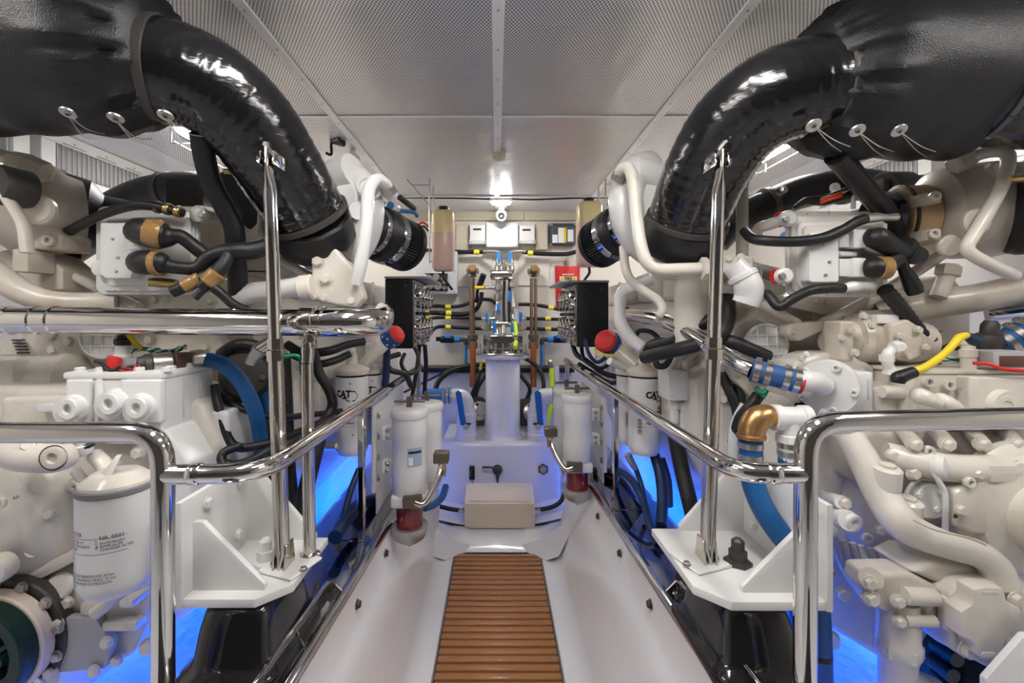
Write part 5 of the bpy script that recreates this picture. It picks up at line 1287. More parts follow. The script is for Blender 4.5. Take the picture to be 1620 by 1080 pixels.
def lines(rows, size):
    for s_, f, a in rows: text('fine_print', s_, size, M['navy'], of, W(-H_*f, a), 0.0, 'LEFT', .9)
lines([('OIL-FILTER', .35, -.95)], .0105)
lines([('NR. 0501', .38, .28)], .0105)
lines([('DIESER FILTER IST', .42, -.93), ('ÖLFILTER WECHSELN', .455, -.93), ('BEI BETRIEB', .49, -.93), ('ENTSORGEN', .43, .30), ('REMPLACER', .46, .30), ('CHANGER FILTRE', .49, .30), ('REPLACE', .59, -.93), ('ZF 0501', .66, -.93),
       ('FILTER MAX. BETRIEBSDRUCK 20 bar', .73, -.98), ('FILTER MAX. WORKING PRESS. 20 bar', .765, -.98), ('FILTRE DE MAXIMUM DE PRESSION', .80, -.98), ('MAX. 20 bar', .835, -.98)], .0068)
text('fine_print', '06/17', .007, M['navy'], of, lambda x, y: W(-H_*.44, .22)(-y, x), 0.0)
patchwrap('print_rule', c+V((0, 0, zt2-H_*.385)), r*1.004, fa, r*1.9, .0007, M['navy'], of, 16)
patchwrap('print_rule', c+V((0, 0, zt2-H_*.53)), r*1.004, fa, r*1.9, .0007, M['navy'], of, 16)
patchwrap('print_block', c+V((0, 0, zt2-H_*.67)), r*1.004, fa-1.28, .02, .038, M['navy'], of, 4)
# lower pump housing with grey octagonal cover
lp = prism('pump_housing', [(95, 935), (150, 905), (215, 925), (235, 965), (228, 1000), (205, 1040), (160, 1060), (85, 1058), (75, 980)], .98, .16, M['paint'], G1, .015, 3)
cvp = prism('pump_cover', [(100, 978), (150, 978), (178, 1018), (165, 1058), (78, 1066), (66, 1040), (72, 1000)], .955, .02, M['gcover'], lp, .004, 2)
bolts(lp, [(93, 985, .952, 8), (170, 1015, .952, 8), (186, 1042, .97, 8), (82, 1062, .952, 9), (150, 1060, .95, 8), (108, 952, .97, 8), (57, 934, .99, 8), (156, 965, .965, 8), (236, 1021, .99, 11)], M['paint'])
lathe('core_plug', [(.028, 0), (.028, .006), (.024, .01), (0, .01)], P(97, 927, .98), (.1, -.9, .35), M['paint'], lp, 24)
boxp('housing_lug', 188, 950, 210, 962, .95, .05, M['paint'], lp, .004); boxp('housing_lug', 125, 955, 150, 975, .96, .04, M['paint'], lp, .006)
tube('housing_rib', px((150, 970, .95), (180, 945, .96), (195, 930, .98)), .014, M['paint'], lp, n=12)
boxp('housing_step', 160, 985, 215, 1000, .955, .06, M['paint'], lp, .006)
lathe('lower_bell', [(.19, .14), (.175, .05), (.15, .0), (.125, -.01), (.12, .05)], P(-8, 1040, 1.0), (0, 1, 0), M['paint'], G1, 40)
c0 = P(-46, 1046, .885)
cp = thing('shaft_coupling', 'dark green rubber shaft coupling with beige ring beside the pump cover', 'coupling', c0)
lathe('beige_ring', [(.09, .034), (.103, .034), (.106, .038), (.106, .06), (.095, .064)], c0, (0, 1, 0), M['fawn'], cp, 44, caps=False)
lathe('green_drum', [(0, .03), (.034, .03), (.036, .012), (.07, .012), (.074, .0), (.094, .0), (.099, .005), (.099, .035)], c0, (0, 1, 0), M['dgreen'], cp, 44, caps=False)
for k in range(10):
    a = 2*math.pi*k/10; p_ = c0+V((.054*math.cos(a), -.006, .054*math.sin(a)))
    tube('rubber_lug', [p_, p_+V((0, .02, 0))], .0125, M['dgreen'], cp, n=14)
lathe('flange_plate', [(.09, .064), (.120, .064), (.123, .068), (.123, .09), (.09, .09)], c0, (0, 1, 0), M['iron'], cp, 44)
for k in range(12):
    a = 2*math.pi*k/12+.2; bolt(cp, c0+V((.112*math.cos(a), .063, .112*math.sin(a))), (0, -1, 0), .010, M['steel'])

# cast ribs, slots and bosses of the rear bell
cb = P(-15, 830, .98)
for x, y, r_ in ((117, 770, 4), (24, 787, 2)):
    lathe('tapped_hole', [(S(r_*1.6, .95), -.004), (S(r_*1.6, .95), .002), (S(r_*.8, .95), .002), (S(r_*.7, .95), -.002), (0, -.002)], P(x, y, .93), (.1, -1, 0), M['paint2'], G1, 14)
prism('lower_lip', [(-20, 925), (40, 908), (110, 872), (150, 835), (150, 850), (115, 890), (45, 926), (-20, 944)], .97, .10, M['paint'], G1, .006, 2)
for k, (x, y) in enumerate(((20, 725), (38, 745), (120, 745))): tube('web_rib', px((x, y, .99), (x+20, y+30, .97), (x+26, y+70, .97)), .010, M['paint'], G1, n=10)
for x, y, r_ in ((205, 770, 9), (232, 800, 8), (225, 870, 8)): bolts(G1, [(x, y, 1.0, r_)], M['paint'])
# ================================================================== engine on the bronze elbow side
E2 = thing('marine_engine', 'cream marine engine behind the bronze elbow and blue hose joint', 'engine', (1.0, 1.3, .45))
block(E2, 1)
tc = P(1035, 335, 1.40)
vo = volute(E2, tc, (-.55, .8, -.08), .150, .052, M['white'])
airfilter(E2, tc+V((-.35, .92, -.12)).normalized()*.07, (-.34, .92, -.20), .088, .23)
tube('volute_outlet', px((1000, 275, 1.34), (1030, 285, 1.36), (1060, 310, 1.4)), [.05, .055, .06], M['white'], vo, n=20)
tube('oil_feed_pipe', px((978, 282, 1.30), (983, 268, 1.27), (995, 267, 1.25), (1002, 290, 1.23), (1007, 340, 1.21), (1013, 385, 1.19), (1024, 415, 1.18), (1042, 426, 1.18), (1075, 426, 1.18), (1108, 425, 1.18)), .0165, M['paint'], vo, n=14)
lathe('pipe_union', [(.022, -.015), (.022, .015)], P(980, 278, 1.29), (-.3, .4, -.8), M['steel'], vo, 6)
lathe('pipe_union', [(.020, -.006), (.030, -.004), (.030, .01), (.02, .014)], P(1112, 425, 1.18), (1, 0, 0), M['paint'], vo, 6)
tube('drain_pipe', px((986, 390, 1.36), (990, 425, 1.34), (1000, 445, 1.33), (1022, 462, 1.32), (1042, 476, 1.31), (1048, 490, 1.30), (1040, 500, 1.30)), .013, M['paint'], vo, n=12)
tube('breather_pipe', px((1030, 440, 1.40), (1005, 450, 1.42), (985, 462, 1.44), (980, 482, 1.45), (982, 510, 1.45), (998, 535, 1.44), (1015, 548, 1.43)), .020, M['white'], vo, n=14)
fl = prism('coolant_flange', [(1040, 400), (1068, 412), (1100, 412), (1100, 440), (1050, 442), (1030, 420)], 1.28, .06, M['paint2'], E2, .008, 3)
lathe('riser_pipe', [(.046, 0), (.046, .20), (.052, .205), (.052, .225), (.04, .23)], P(1093, 520, 1.30)+V((0, 0, -.06)), (0, 0, 1), M['paint'], E2, 32)
tube('vent_pipe', px((1174, 420, 1.24), (1174, 330, 1.24), (1173, 272, 1.24), (1168, 252, 1.26)), .0155, M['paint'], E2, n=14)
lathe('brass_fitting', [(.008, -.02), (.012, -.016), (.012, .016), (.008, .02)], P(1166, 281, 1.24), (1, 0, 0), M['brass'], E2, 8)
ef = boxp('elbow_flange', 1143, 405, 1194, 430, 1.16, .06, M['paint'], E2, .008, 3)
bolts(ef, [(1152, 409, 1.16, 5), (1172, 408, 1.16, 6), (1160, 424, 1.155, 6), (1184, 420, 1.16, 5)], M['paint'])
tube('coolant_elbow', px((1160, 418, 1.15), (1172, 432, 1.145), (1182, 448, 1.14), (1185, 465, 1.145), (1180, 480, 1.15)), [.030, .030, .034, .034, .032], M['white'], E2, n=24)
lathe('elbow_ring', [(.031, -.008), (.0365, -.005), (.0365, .005), (.031, .008)], P(1175, 437, 1.143), P(1182, 448, 1.14)-P(1172, 432, 1.145), M['white'], E2, 28)
# black charge air pipes
tube('charge_air_pipe', px((1130, 380, 1.6), (1160, 350, 1.58), (1195, 335, 1.56), (1225, 322, 1.56), (1262, 306, 1.57), (1310, 296, 1.58), (1360, 292, 1.6), (1420, 300, 1.65)), .055, M['rubber'], E2, n=22)
for x, y in ((1215, 326), (1335, 294)): lathe('pipe_clamp', [(.056, -.012), (.063, -.01), (.063, .01), (.056, .012)], P(x, y, 1.565), (1, .02, .25 if x < 1300 else .03), M['iron'], E2, 28)
lathe('white_hook', [(.012, 0), (.016, .004), (.016, .012), (.012, .016)], P(1318, 298, 1.5), (0, -1, 0), M['paper'], E2, 16)
bolts(E2, [(1240, 300, 1.5, 5)], M['steel'])
tube('outer_air_pipe', px((1390, 318, 1.7), (1430, 305, 1.7), (1500, 300, 1.72)), .06, M['iron'], E2, n=20)
lathe('black_motor', [(0, 0), (.05, 0), (.055, .01), (.055, .10), (.03, .11)], P(1395, 300, 1.45), (1, .3, .1), M['iron'], E2, 24)
boxp('black_bracket', 1398, 282, 1408, 315, 1.42, .03, M['iron'], E2, .003)
# control module
em = prism('control_module', rrect(1246, 334, 1405, 469, 14), 1.13, .012, M['white'], E2, .002, 1)
prism('module_rim', rrect(1252, 340, 1398, 462, 12), 1.122, .01, M['paint'], em, .003, 2)
prism('module_recess', rrect(1263, 350, 1392, 456, 10), 1.114, .009, M['white'], em, .004, 2)
prism('module_recess', rrect(1272, 356, 1384, 450, 9), 1.106, .009, M['paint'], em, .004, 2)
cs = prism('module_case', rrect(1281, 368, 1327, 446, 5), 1.075, .034, M['white'], em, .003, 2)
bolts(cs, [(1305, 386, 1.075, 2.4), (1312, 414, 1.075, 2.4), (1306, 435, 1.075, 2.4)], M['steel'])
for y0, y1 in ((364, 391), (409, 437)):
    boxp('connector', 1328, y0, 1358, y1, 1.08, .03, M['white'], cs, .003, 2); conn(cs, 1350, y0-2, 1372, y1+1, 1.07, .035)
boxp('latch_bar', 1328, 397, 1358, 405, 1.085, .02, M['white'], cs, .003, 1)
for x, y in ((1277, 338), (1312, 338), (1346, 338), (1254, 346), (1307, 465), (1342, 465), (1374, 465), (1387, 465)): bolts(em, [(x, y, 1.122, 1.6)], M['steel'])
for x, y in ((1243, 347), (1237, 437)):
    k_ = lathe('rubber_isolator', [(.013, -.004), (.02, 0), (.02, .014), (.014, .02)], P(x, y, 1.12), (0, -1, 0), M['white'], em, 20)
    bolts(k_, [(x, y, 1.10, 5)], M['steel'])
    lathe('red_bushing', [(.017, -.007), (.019, -.005), (.019, .005), (.017, .007)], P(x-8, y, 1.13), (1, .2, .1), M['red'], em, 18)
tube('isolator_arm', px((1236, 349, 1.13), (1215, 356, 1.15), (1200, 362, 1.18), (1195, 380, 1.2)), .014, M['paint'], em, n=12)
boots(em, [(1376, 376, 1.075), (1388, 377, 1.06), (1400, 384, 1.06), (1412, 392, 1.07), (1428, 398, 1.09), (1452, 405, 1.12)], [.022, .026, .024, .022, .026, .022])
boots(em, [(1372, 423, 1.075), (1382, 423, 1.065), (1394, 424, 1.06), (1404, 420, 1.065), (1416, 408, 1.075)], [.022, .025, .024, .02, .02])
lathe('tape_wrap', [(.024, -.012), (.027, -.010), (.027, .010), (.022, .014)], P(1396, 423.5, 1.06), (1, 0, 0), M['tape'], em, 18)
boots(em, [(1416, 396, 1.08), (1424, 410, 1.075), (1430, 425, 1.075), (1438, 440, 1.075), (1445, 455, 1.075), (1449, 464, 1.075)], [.010, .011, .012, .016, .018, .016], 'rubber', 'hanging_plug')
for x, y in ((1430, 393), (1434, 400)): lathe('tape_wrap', [(.026, -.012), (.029, 0), (.026, .012)], P(x, y, 1.09), (1, .3, -.3), M['rubber'], em, 18)
boots(em, [(1178, 366, 1.16), (1190, 377, 1.12), (1215, 381, 1.09), (1260, 382, 1.07), (1300, 377, 1.06), (1330, 365, 1.06), (1352, 352, 1.065), (1368, 346, 1.07)], .0125, 'hose', 'black_cable')
tube('cable_end', px((1366, 346, 1.07), (1385, 344, 1.075), (1400, 344, 1.08), (1418, 343, 1.09)), [.012, .012, .008, .009], M['steel2'], em, n=12)
boots(em, [(1198, 458, 1.16), (1215, 466, 1.12), (1228, 482, 1.10), (1238, 484, 1.09), (1252, 474, 1.085), (1280, 460, 1.08), (1310, 456, 1.08), (1334, 456, 1.085)], .0115, 'hose', 'black_cable')
tube('cable_end', px((1333, 456, 1.085), (1350, 453, 1.085), (1365, 452, 1.085), (1380, 451, 1.085)), [.010, .013, .010, .011], M['white'], em, n=12)
boots(em, [(1255, 330, 1.14), (1275, 318, 1.13), (1300, 318, 1.12), (1318, 314, 1.12)], [.004, .009, .012, .012])
lb_ = boots(em, [(1315, 314, 1.12), (1340, 306, 1.12), (1352, 303, 1.12)], [.013, .016, .012]); 
for k in range(4): tube('coloured_wire', px((1298, 322-k*2.2, 1.105), (1315, 316-k*2.2, 1.10), (1332, 310-k*2.2, 1.10)), .0022, M['orange'] if k % 2 else M['red'], em, n=6)
tube('white_frame', px((1300, 316, 1.11), (1350, 300, 1.11), (1350, 330, 1.11)), .005, M['white'], em, n=8, fil=.01)
# rear turbo with tan collar
rc = P(1532, 335, 1.18)
rt = lathe('rear_turbo', [(.075, -.10), (.092, -.096), (.112, -.08), (.120, -.03), (.122, .04), (.115, .08), (.09, .115), (.06, .13)], rc, (.97, -.20, .05), M['paint2'], E2, 36)
lathe('tan_collar', [(.076, 0), (.080, .004), (.080, .06), (.076, .064)], rc+V((.97, -.20, .05)).normalized()*-.165, (.97, -.20, .05), M['tan'], rt, 36)
lathe('collar_edge', [(.080, 0), (.084, .002), (.084, .007), (.080, .009)], rc+V((.97, -.20, .05)).normalized()*-.162, (.97, -.20, .05), M['iron'], rt, 36)
lathe('steel_clamp', [(.058, -.06), (.063, -.055), (.063, -.03), (.070, -.028), (.070, -.01), (.06, -.008)], rc+V((.97, -.20, .05)).normalized()*-.165, (.97, -.20, .05), M['dsteel'], rt, 36)
lathe('turbo_cap', [(.03, 0), (.03, .01), (.026, .014), (0, .012)], P(1540, 352, 1.055), (-.1, -1, 0), M['paint2'], rt, 24)
lathe('turbo_cap', [(.026, 0), (.026, .008), (.022, .012), (0, .010)], P(1500, 388, 1.085), (-.2, -.95, -.25), M['paint2'], rt, 24)
lathe('turbo_cap', [(.034, -.03), (.034, .01), (.028, .016), (0, .014)], P(1578, 278, 1.10), (.1, -.95, .3), M['paint2'], rt, 24)
for x, y in ((1477, 311), (1476, 370)): plug(rt, P(x, y, 1.085), (-.2, -1, 0), .012, M['paint2'], .009); 
for x, y in ((1478, 312), (1478, 371)): boxp('plug_pad', x-10, y-9, x+12, y+9, 1.09, .05, M['paint2'], rt, .004)
lathe('inlet_hose', [(.05, 0), (.085, .005), (.09, .02), (.088, .06), (.08, .10)], P(1592, 345, 1.10), (.85, -.5, .0), M['rubber'], rt, 32)
tube('oil_pipe', px((1512, 262, 1.12), (1540, 248, 1.10), (1570, 240, 1.08), (1592, 242, 1.06), (1594, 262, 1.05), (1582, 300, 1.04), (1560, 340, 1.03), (1538, 375, 1.03), (1530, 392, 1.03), (1540, 404, 1.03), (1570, 420, 1.04), (1605, 436, 1.06)), .0135, M['paint'], rt, n=14)
for x, y in ((1515, 258), (1530, 251)): lathe('pipe_union', [(.019, -.014), (.023, -.010), (.023, .010), (.019, .014)], P(x, y, 1.11), (1, 0, .4), M['paint2'], rt, 6)
tube('turbo_post', px((1528, 275, 1.15), (1520, 262, 1.12)), .018, M['paint2'], rt, n=12)
lathe('brass_tap', [(.006, -.02), (.009, -.01), (.009, .01), (.006, .02)], P(1612, 282, 1.0), (1, 0, .1), M['brass'], rt, 8)
tube('thin_strut', px((1415, 340, 1.2), (1450, 322, 1.18), (1485, 304, 1.15)), .006, M['paint'], rt, n=8)
# lower pipes behind
tube('big_coolant_pipe', px((1385, 500, 1.24), (1430, 490, 1.22), (1480, 480, 1.20), (1540, 472, 1.17), (1590, 462, 1.15), (1660, 445, 1.12)), [.040, .040, .038, .036, .036, .036], M['paint2'], E2, n=22)
tube('diagonal_pipe', px((1300, 512, 1.20), (1350, 488, 1.19), (1420, 448, 1.18), (1490, 402, 1.18)), .0145, M['paint2'], E2, n=14)
tube('diagonal_pipe', px((1195, 478, 1.22), (1225, 492, 1.21), (1262, 512, 1.20)), .013, M['paint2'], E2, n=14)
tube('drain_stub', px((1484, 470, 1.16), (1492, 450, 1.16), (1502, 425, 1.16)), .018, M['paint2'], E2, n=14)
lathe('stub_nut', [(.02, -.016), (.026, -.012), (.026, .012), (.02, .016)], P(1500, 428, 1.16), (.2, 0, 1), M['paint2'], E2, 6)
prism('yoke', [(1250, 512), (1268, 510), (1312, 506), (1310, 520), (1285, 532), (1265, 540), (1245, 530), (1247, 520)], 1.18, .04, M['paint2'], E2, .008, 3)
bolts(E2, [(1256, 525, 1.18, 5), (1293, 476, 1.22, 5), (1308, 478, 1.22, 5), (1370, 484, 1.22, 5)], M['paint2'])
prism('rear_arm', [(1240, 468), (1395, 470), (1380, 490), (1300, 497), (1246, 485)], 1.23, .04, M['paint'], E2, .005, 2)
tube('corrugated_hose', [P(1400+i*2.8, 458+i*3.1+.02*i*i, 1.08+.002*i) for i in range(26)], .0175, M['hose'], E2, n=14, res=1, ridge=.9)
tube('harness_tail', px((1468, 535, 1.12), (1476, 555, 1.13), (1478, 580, 1.14)), [.018, .016, .012], M['hose'], E2, n=12)
tube('harness_tail', px((1470, 538, 1.12), (1490, 550, 1.12), (1505, 545, 1.12), (1515, 552, 1.12)), .006, M['hose'], E2, n=8)
# starter motor
sm = lathe('starter_motor', [(0, -.02), (.04, -.02), (.045, -.01), (.05, .03), (.062, .035), (.066, .05), (.062, .06), (.062, .16), (.055, .18), (.05, .22), (.03, .225), (0, .225)], P(1322, 535, 1.16), (1, -.02, -.05), M['paint2'], E2, 36)
boxp('starter_flange', 1330, 508, 1352, 572, 1.085, .06, M['paint2'], sm, .008, 3)
prism('starter_clamp', [(1410, 512), (1438, 505), (1462, 520), (1466, 560), (1440, 572), (1408, 566)], 1.085, .05, M['paint2'], sm, .008, 3)
for x, y in ((1345, 523), (1330, 535), (1352, 558), (1365, 500), (1379, 515), (1423, 532), (1452, 522), (1464, 549), (1435, 563)): bolts(sm, [(x, y, 1.08, 5.5)], M['paint2'])
cyl('solenoid', P(1362, 505, 1.14), P(1425, 502, 1.13), .022, M['paint2'], sm, 24)
boxp('starter_ear', 1388, 497, 1424, 512, 1.10, .03, M['white'], sm, .006, 2)
tube('fuel_fitting', px((1428, 548, 1.07), (1412, 552, 1.065), (1402, 560, 1.06), (1404, 575, 1.06), (1410, 590, 1.065)), .0115, M['white'], E2, n=8, fil=.012)
for x, y, d in ((1418, 549, (1, 0, .2)), (1403, 566, (0, 0, 1)), (1409, 588, (.2, 0, 1))): lathe('hex_nut', [(.015, -.008), (.015, .008)], P(x, y, 1.062), d, M['white'], E2, 6)
# water pump and its cover
wp = prism('gear_cover', [(1245, 600), (1262, 572), (1300, 558), (1340, 558), (1372, 572), (1386, 582), (1385, 655), (1300, 660), (1250, 650)], 1.12, .10, M['paint'], E2, .012, 3)
bolts(wp, [(1268, 567, 1.11, 5), (1338, 566, 1.11, 5), (1364, 588, 1.11, 5)], M['paint'])
boxp('pump_body', 1325, 588, 1383, 655, 1.06, .08, M['white'], E2, .008, 3)
fx = lathe('pump_flange', [(.030, -.012), (.062, -.010), (.064, 0), (.064, .016), (.058, .02), (.05, .03), (.042, .06), (.03, .07)], P(1309, 612, 1.07), (.72, .65, .05), M['white'], E2, 36)
dd_ = V((.72, .65, .05)).normalized(); d_, u_, v_ = basis(dd_)
for k in range(5):
    a = 2*math.pi*k/5+.4; plug(fx, P(1309, 612, 1.07)+(u_*math.cos(a)+v_*math.sin(a))*.053-dd_*.01, -dd_, .009, M['white'], .009, 'socket_screw')
tube('pump_elbow', px((1262, 602, 1.045), (1275, 602, 1.04), (1290, 604, 1.045), (1302, 610, 1.06)), .0235, M['white'], E2, n=20)
boxp('serial_plate', 1374, 600, 1380, 632, 1.057, .004, M['lgrey'], E2, .0005, 1)
bolts(E2, [(1331, 638, 1.06, 7), (1303, 654, 1.07, 7), (1275, 560, 1.1, 4)], M['white'])
cyl('lower_stub', P(1296, 655, 1.08), P(1330, 650, 1.10), .025, M['white'], E2, 24)
seal_cover(E2, 1210, 545, 1.24, 34, (0, -1, .05), M['white'])
prism('timing_cover', [(1160, 520), (1190, 500), (1240, 520), (1250, 600), (1200, 640), (1160, 600)], 1.26, .05, M['paint'], E2, .01, 2)
bolts(E2, [(1228, 520, 1.24, 5), (1176, 535, 1.25, 5), (1170, 590, 1.25, 5)], M['paint'])
# ------------------------------------------------------------------ blue hose joint, tee and bronze elbow
t = thing('hose_joint', 'blue rubber hose joint with steel clamps feeding the water pump', 'hose', P(1230, 595, 1.07))
a_, b_ = P(1192, 586, 1.085), P(1266, 604, 1.045)
tube('hose', [a_.lerp(b_, -.05), b_], .0265, M['hosebl'], t, n=24)
for k in (.06, .30, .70, .92): clampring(t, a_.lerp(b_, k), b_-a_, .027, M['steel'], .013)
lathe('red_lining', [(.024, 0), (.0268, .002), (.0268, .006), (.022, .008)], b_, b_-a_, M['red'], t, 24)
t = thing('pvc_tee', 'white plastic pipe tee with bronze elbow above the blue hoses', 'pipe fitting', P(1250, 690, 1.0))
Z = 1.0
cyl('tee_run', P(1222, 660, Z), P(1280, 661, Z), .024, M['white'], t, 28)
lathe('tee_collar', [(.0245, 0), (.028, .002), (.028, .018), (.0245, .02)], P(1265, 661, Z), (1, 0, 0), M['white'], t, 28)
lathe('tee_collar', [(.0245, 0), (.028, .002), (.028, .018), (.0245, .02)], P(1221, 660, Z), (1, 0, 0), M['white'], t, 28)
lathe('tee_branch', [(.022, 0), (.022, .028), (.026, .03), (.026, .045), (.022, .047), (.021, .085)], P(1248, 666, Z), (0, 0, -1), M['white'], t, 28)
tube('bronze_elbow', px((1226, 660, Z), (1212, 658, Z), (1198, 663, Z), (1190, 676, Z), (1188, 692, Z)), [.020, .026, .028, .027, .026], M['bronze'], t, n=24)
lathe('elbow_bead', [(.026, -.006), (.030, -.003), (.030, .003), (.026, .006)], P(1188, 690, Z), (0, 0, 1), M['bronze'], t, 24)
for x, y in ((1188, 704), (1188, 722), (1248, 703), (1248, 716)): clampring(t, P(x, y, Z), (0, 0, 1), .0235 if x < 1200 else .022, M['steel'], .012)
def bhose(name, label, pts, r, mat, wraps=()):
    t = thing(name, label, 'hose', P(*pts[-1]))
    tube('hose', px(*pts), r, M[mat], t, n=16)
    for (x, y, Z, d) in wraps: lathe('tape_band', [(r*1.0, -.006), (r*1.06, -.005), (r*1.06, .005), (r*1.0, .006)], P(x, y, Z), d, M['rubber'], t, 18)
    return t
bhose('blue_hose', 'fat blue hose dropping from the bronze elbow past the bracket', [(1188, 696, 1.0), (1188, 730, 1.0), (1192, 765, .99), (1208, 805, .97), (1235, 845, .95), (1262, 875, .94), (1284, 915, .94), (1292, 960, .94), (1296, 1030, .95), (1298, 1120, 1.0)], .0235, 'blue', [(1295, 1033, .95, (0, 0, 1))])
bhose('blue_hose', 'straight blue hose dropping from the white tee branch', [(1248, 700, 1.0), (1247, 740, 1.0), (1246, 800, 1.0), (1248, 870, 1.0), (1262, 960, 1.0), (1280, 1060, 1.02)], .0205, 'blue')
t = thing('hose_clip', 'small steel hose clip on the fat blue hose by the gearbox bolts', 'clip', P(1300, 910, .92))
lathe('clip_band', [(.0235, -.007), (.0255, -.006), (.0255, .006), (.0235, .007)], P(1290, 925, .94), (.1, 0, 1), M['steel'], t, 18)
bolts(t, [(1312, 904, .91, 7)], M['steel'], (.4, -.9, 0)); obox('clip_tongue', P(1305, 912, .92), (.03, .006, .012), M['steel'], t, Matrix.Rotation(.5, 3, 'Y'), .001, 1)
# ------------------------------------------------------------------ gearbox with the cross-shaped pump cover
G2 = thing('gearbox', 'cream marine gearbox with a cross-shaped oil pump cover', 'gearbox', (.95, 1.05, .3))
prism3('gear_case', [V((x, 1.12, z)) for x, z in ((.70, .50), (.66, .62), (.66, .84), (.72, .95), (.9, .97), (1.35, .97), (1.45, .7), (1.3, .35), (.95, .30), (.78, .40))], (0, .20, 0), M['paint'], G2, .02, 3)
lathe('bell_ring', [(.19, -.02), (.20, -.03), (.235, -.03), (.24, -.02), (.24, .03), (.19, .03)], P(1440, 800, 1.16), (-.15, -1, 0), M['paint'], G2, 44, caps=False)
lathe('bell_cone', [(.19, 0), (.185, -.05), (.16, -.09), (.12, -.10), (0, -.10)], P(1440, 800, 1.14), (.15, 1, 0), M['paint'], G2, 44)
for x0, y0, x1, y1, r, Zb in ((1285, 782, 1335, 795, 11, 1.0), (1285, 806, 1346, 824, 16, .98), (1282, 825, 1315, 835, 8, 1.0)):
    tube('bolt_boss', px((x0, y0, 1.10), (x1-4, y1-1, Zb)), S(r, Zb), M['white'] if r > 10 else M['paint'], G2, n=16)
bolts(G2, [(1336, 795, 1.0, 8), (1316, 836, 1.0, 6), (1390, 838, 1.04, 7), (1392, 903, 1.03, 8), (1332, 938, 1.05, 9), (1312, 1010, 1.1, 12)], M['paint'], (-.1, -1, 0))
plug(G2, P(1347, 825, .985), (.1, -1, -.1), S(14, .98), M['white'], .01); plug(G2, P(1371, 851, 1.04), (0, -1, 0), S(9, 1.0), M['paint'], .006)
for k in range(6): tube('case_rib', px((1320+k*14, 850+k*4, 1.06), (1335+k*14, 900+k*4, 1.05), (1372+k*12, 950+k*3, 1.06)), .008, M['paint'], G2, n=8)
# pipe casting sweeping down to the pump
pc = tube('oil_pipe_casting', px((1343, 688, 1.02), (1370, 735, .99), (1398, 788, .96), (1425, 826, .93), (1455, 845, .92), (1500, 862, .90), (1545, 875, .89), (1572, 895, .885), (1585, 925, .88)), [.028, .030, .032, .033, .030, .026, .026, .027, .028], M['paint'], G2, n=24)
for x, y, h in ((1404, 738, 34), (1437, 790, 44)):
    Z = .955; p_ = P(x, y, Z)
    lathe('casting_boss', [(.028, -S(h, Z)), (.0265, -.004), (.022, 0), (.012, .0), (.012, -.004), (0, -.004)], p_, (.02, -.15, 1), M['paint'], pc, 24)
    lathe('boss_screw', [(.012, -.004), (.015, .0), (.015, .006), (.01, .007)], p_, (.02, -.15, 1), M['paint'], pc, 6)
tube('seam_line', px((1445, 822, .893), (1480, 838, .873), (1530, 850, .86), (1560, 862, .857)), .0022, M['paint2'], pc, n=6)
# oil pump
pu = thing('oil_pump', 'cream oil pump with cross-shaped cover and four bolts', 'pump', P(1560, 1045, .90))
Zc = .832
prism3('pump_body', [P(1412, 900, 1.05), P(1455, 885, 1.05), P(1568, 890, 1.0), P(1612, 925, .95), P(1612, 990, .95), P(1530, 1030, .95), P(1440, 985, 1.02)], (-.0, -.06, 0), M['paint'], pu, .012, 3)
prism('front_body', [(1505, 945), (1525, 925), (1600, 918), (1622, 935), (1622, 1020), (1598, 1040), (1538, 1048), (1508, 1030)], Zc+.034, .11, M['paint'], pu, .01, 3)
prism('top_fairing', [(1440, 905), (1470, 890), (1560, 892), (1598, 918), (1525, 945), (1500, 930)], .90, .10, M['paint'], pu, .012, 3)
cc = prism('cross_cover', [(1541, 933), (1560, 929), (1588, 931), (1592, 948), (1600, 958), (1615, 962), (1616, 998), (1600, 1003), (1590, 1015), (1588, 1038), (1575, 1046), (1556, 1044), (1545, 1036), (1543, 1022), (1536, 1013), (1522, 1008), (1520, 968), (1538, 958), (1542, 948)], Zc, .034, M['paint'], pu, .004, 2)
bolts(cc, [(1533, 950, Zc+.022, 10.5), (1606, 948, Zc+.022, 10.5), (1528, 1026, Zc+.022, 11), (1600, 1020, Zc+.022, 10)], M['paint'])
prism('cast_mark', rrect(1553, 1032, 1576, 1040, 3.5, 3), Zc-.001, .003, M['paint'], cc, .0008, 1)
boxp('cast_number', 1556, 936, 1580, 940, Zc-.001, .003, M['paint'], cc, .0005, 1)
prism('key_plate', [(1498, 950), (1506, 948), (1507, 962), (1514, 972), (1514, 985), (1508, 990), (1507, 1003), (1498, 998)], .862, .02, M['paint'], pu, .002, 1)
# suction flange with down pipe
sf = thing('suction_flange', 'cream bolted suction flange with down pipe beside the oil pump', 'pipe fitting', P(1425, 1060, .87))
Z = .885
prism('flange', [(1372, 908), (1440, 906), (1486, 930), (1488, 985), (1470, 992), (1392, 965), (1368, 935)], Z, .06, M['paint'], sf, .010, 3)
tube('flange_lug', px((1378, 915, Z), (1380, 912, Z+.06)), .020, M['paint'], sf, n=14)
for x, y, r in ((1374, 921, 9), (1377, 946, 10), (1420, 951, 8), (1423, 983, 7)):
    tube('screw_boss', px((x+4, y-2, Z+.02), (x, y, Z-.018)), S(r+2, Z), M['paint'], sf, n=16); bolts(sf, [(x, y, Z-.018, r)], M['paint'])
for y in (942, 980): tube('slide_bar', px((1430, y, Z-.01), (1478, y+2, Z-.01)), .016 if y < 960 else .011, M['paint'], sf, n=14)
lathe('down_pipe', [(.034, .05), (.036, .0), (.036, -.03), (.038, -.033), (.038, -.055), (.036, -.058), (.031, -.075), (.031, -.24)], P(1420, 985, Z+.02), (0, 0, 1), M['paint'], sf, 32)
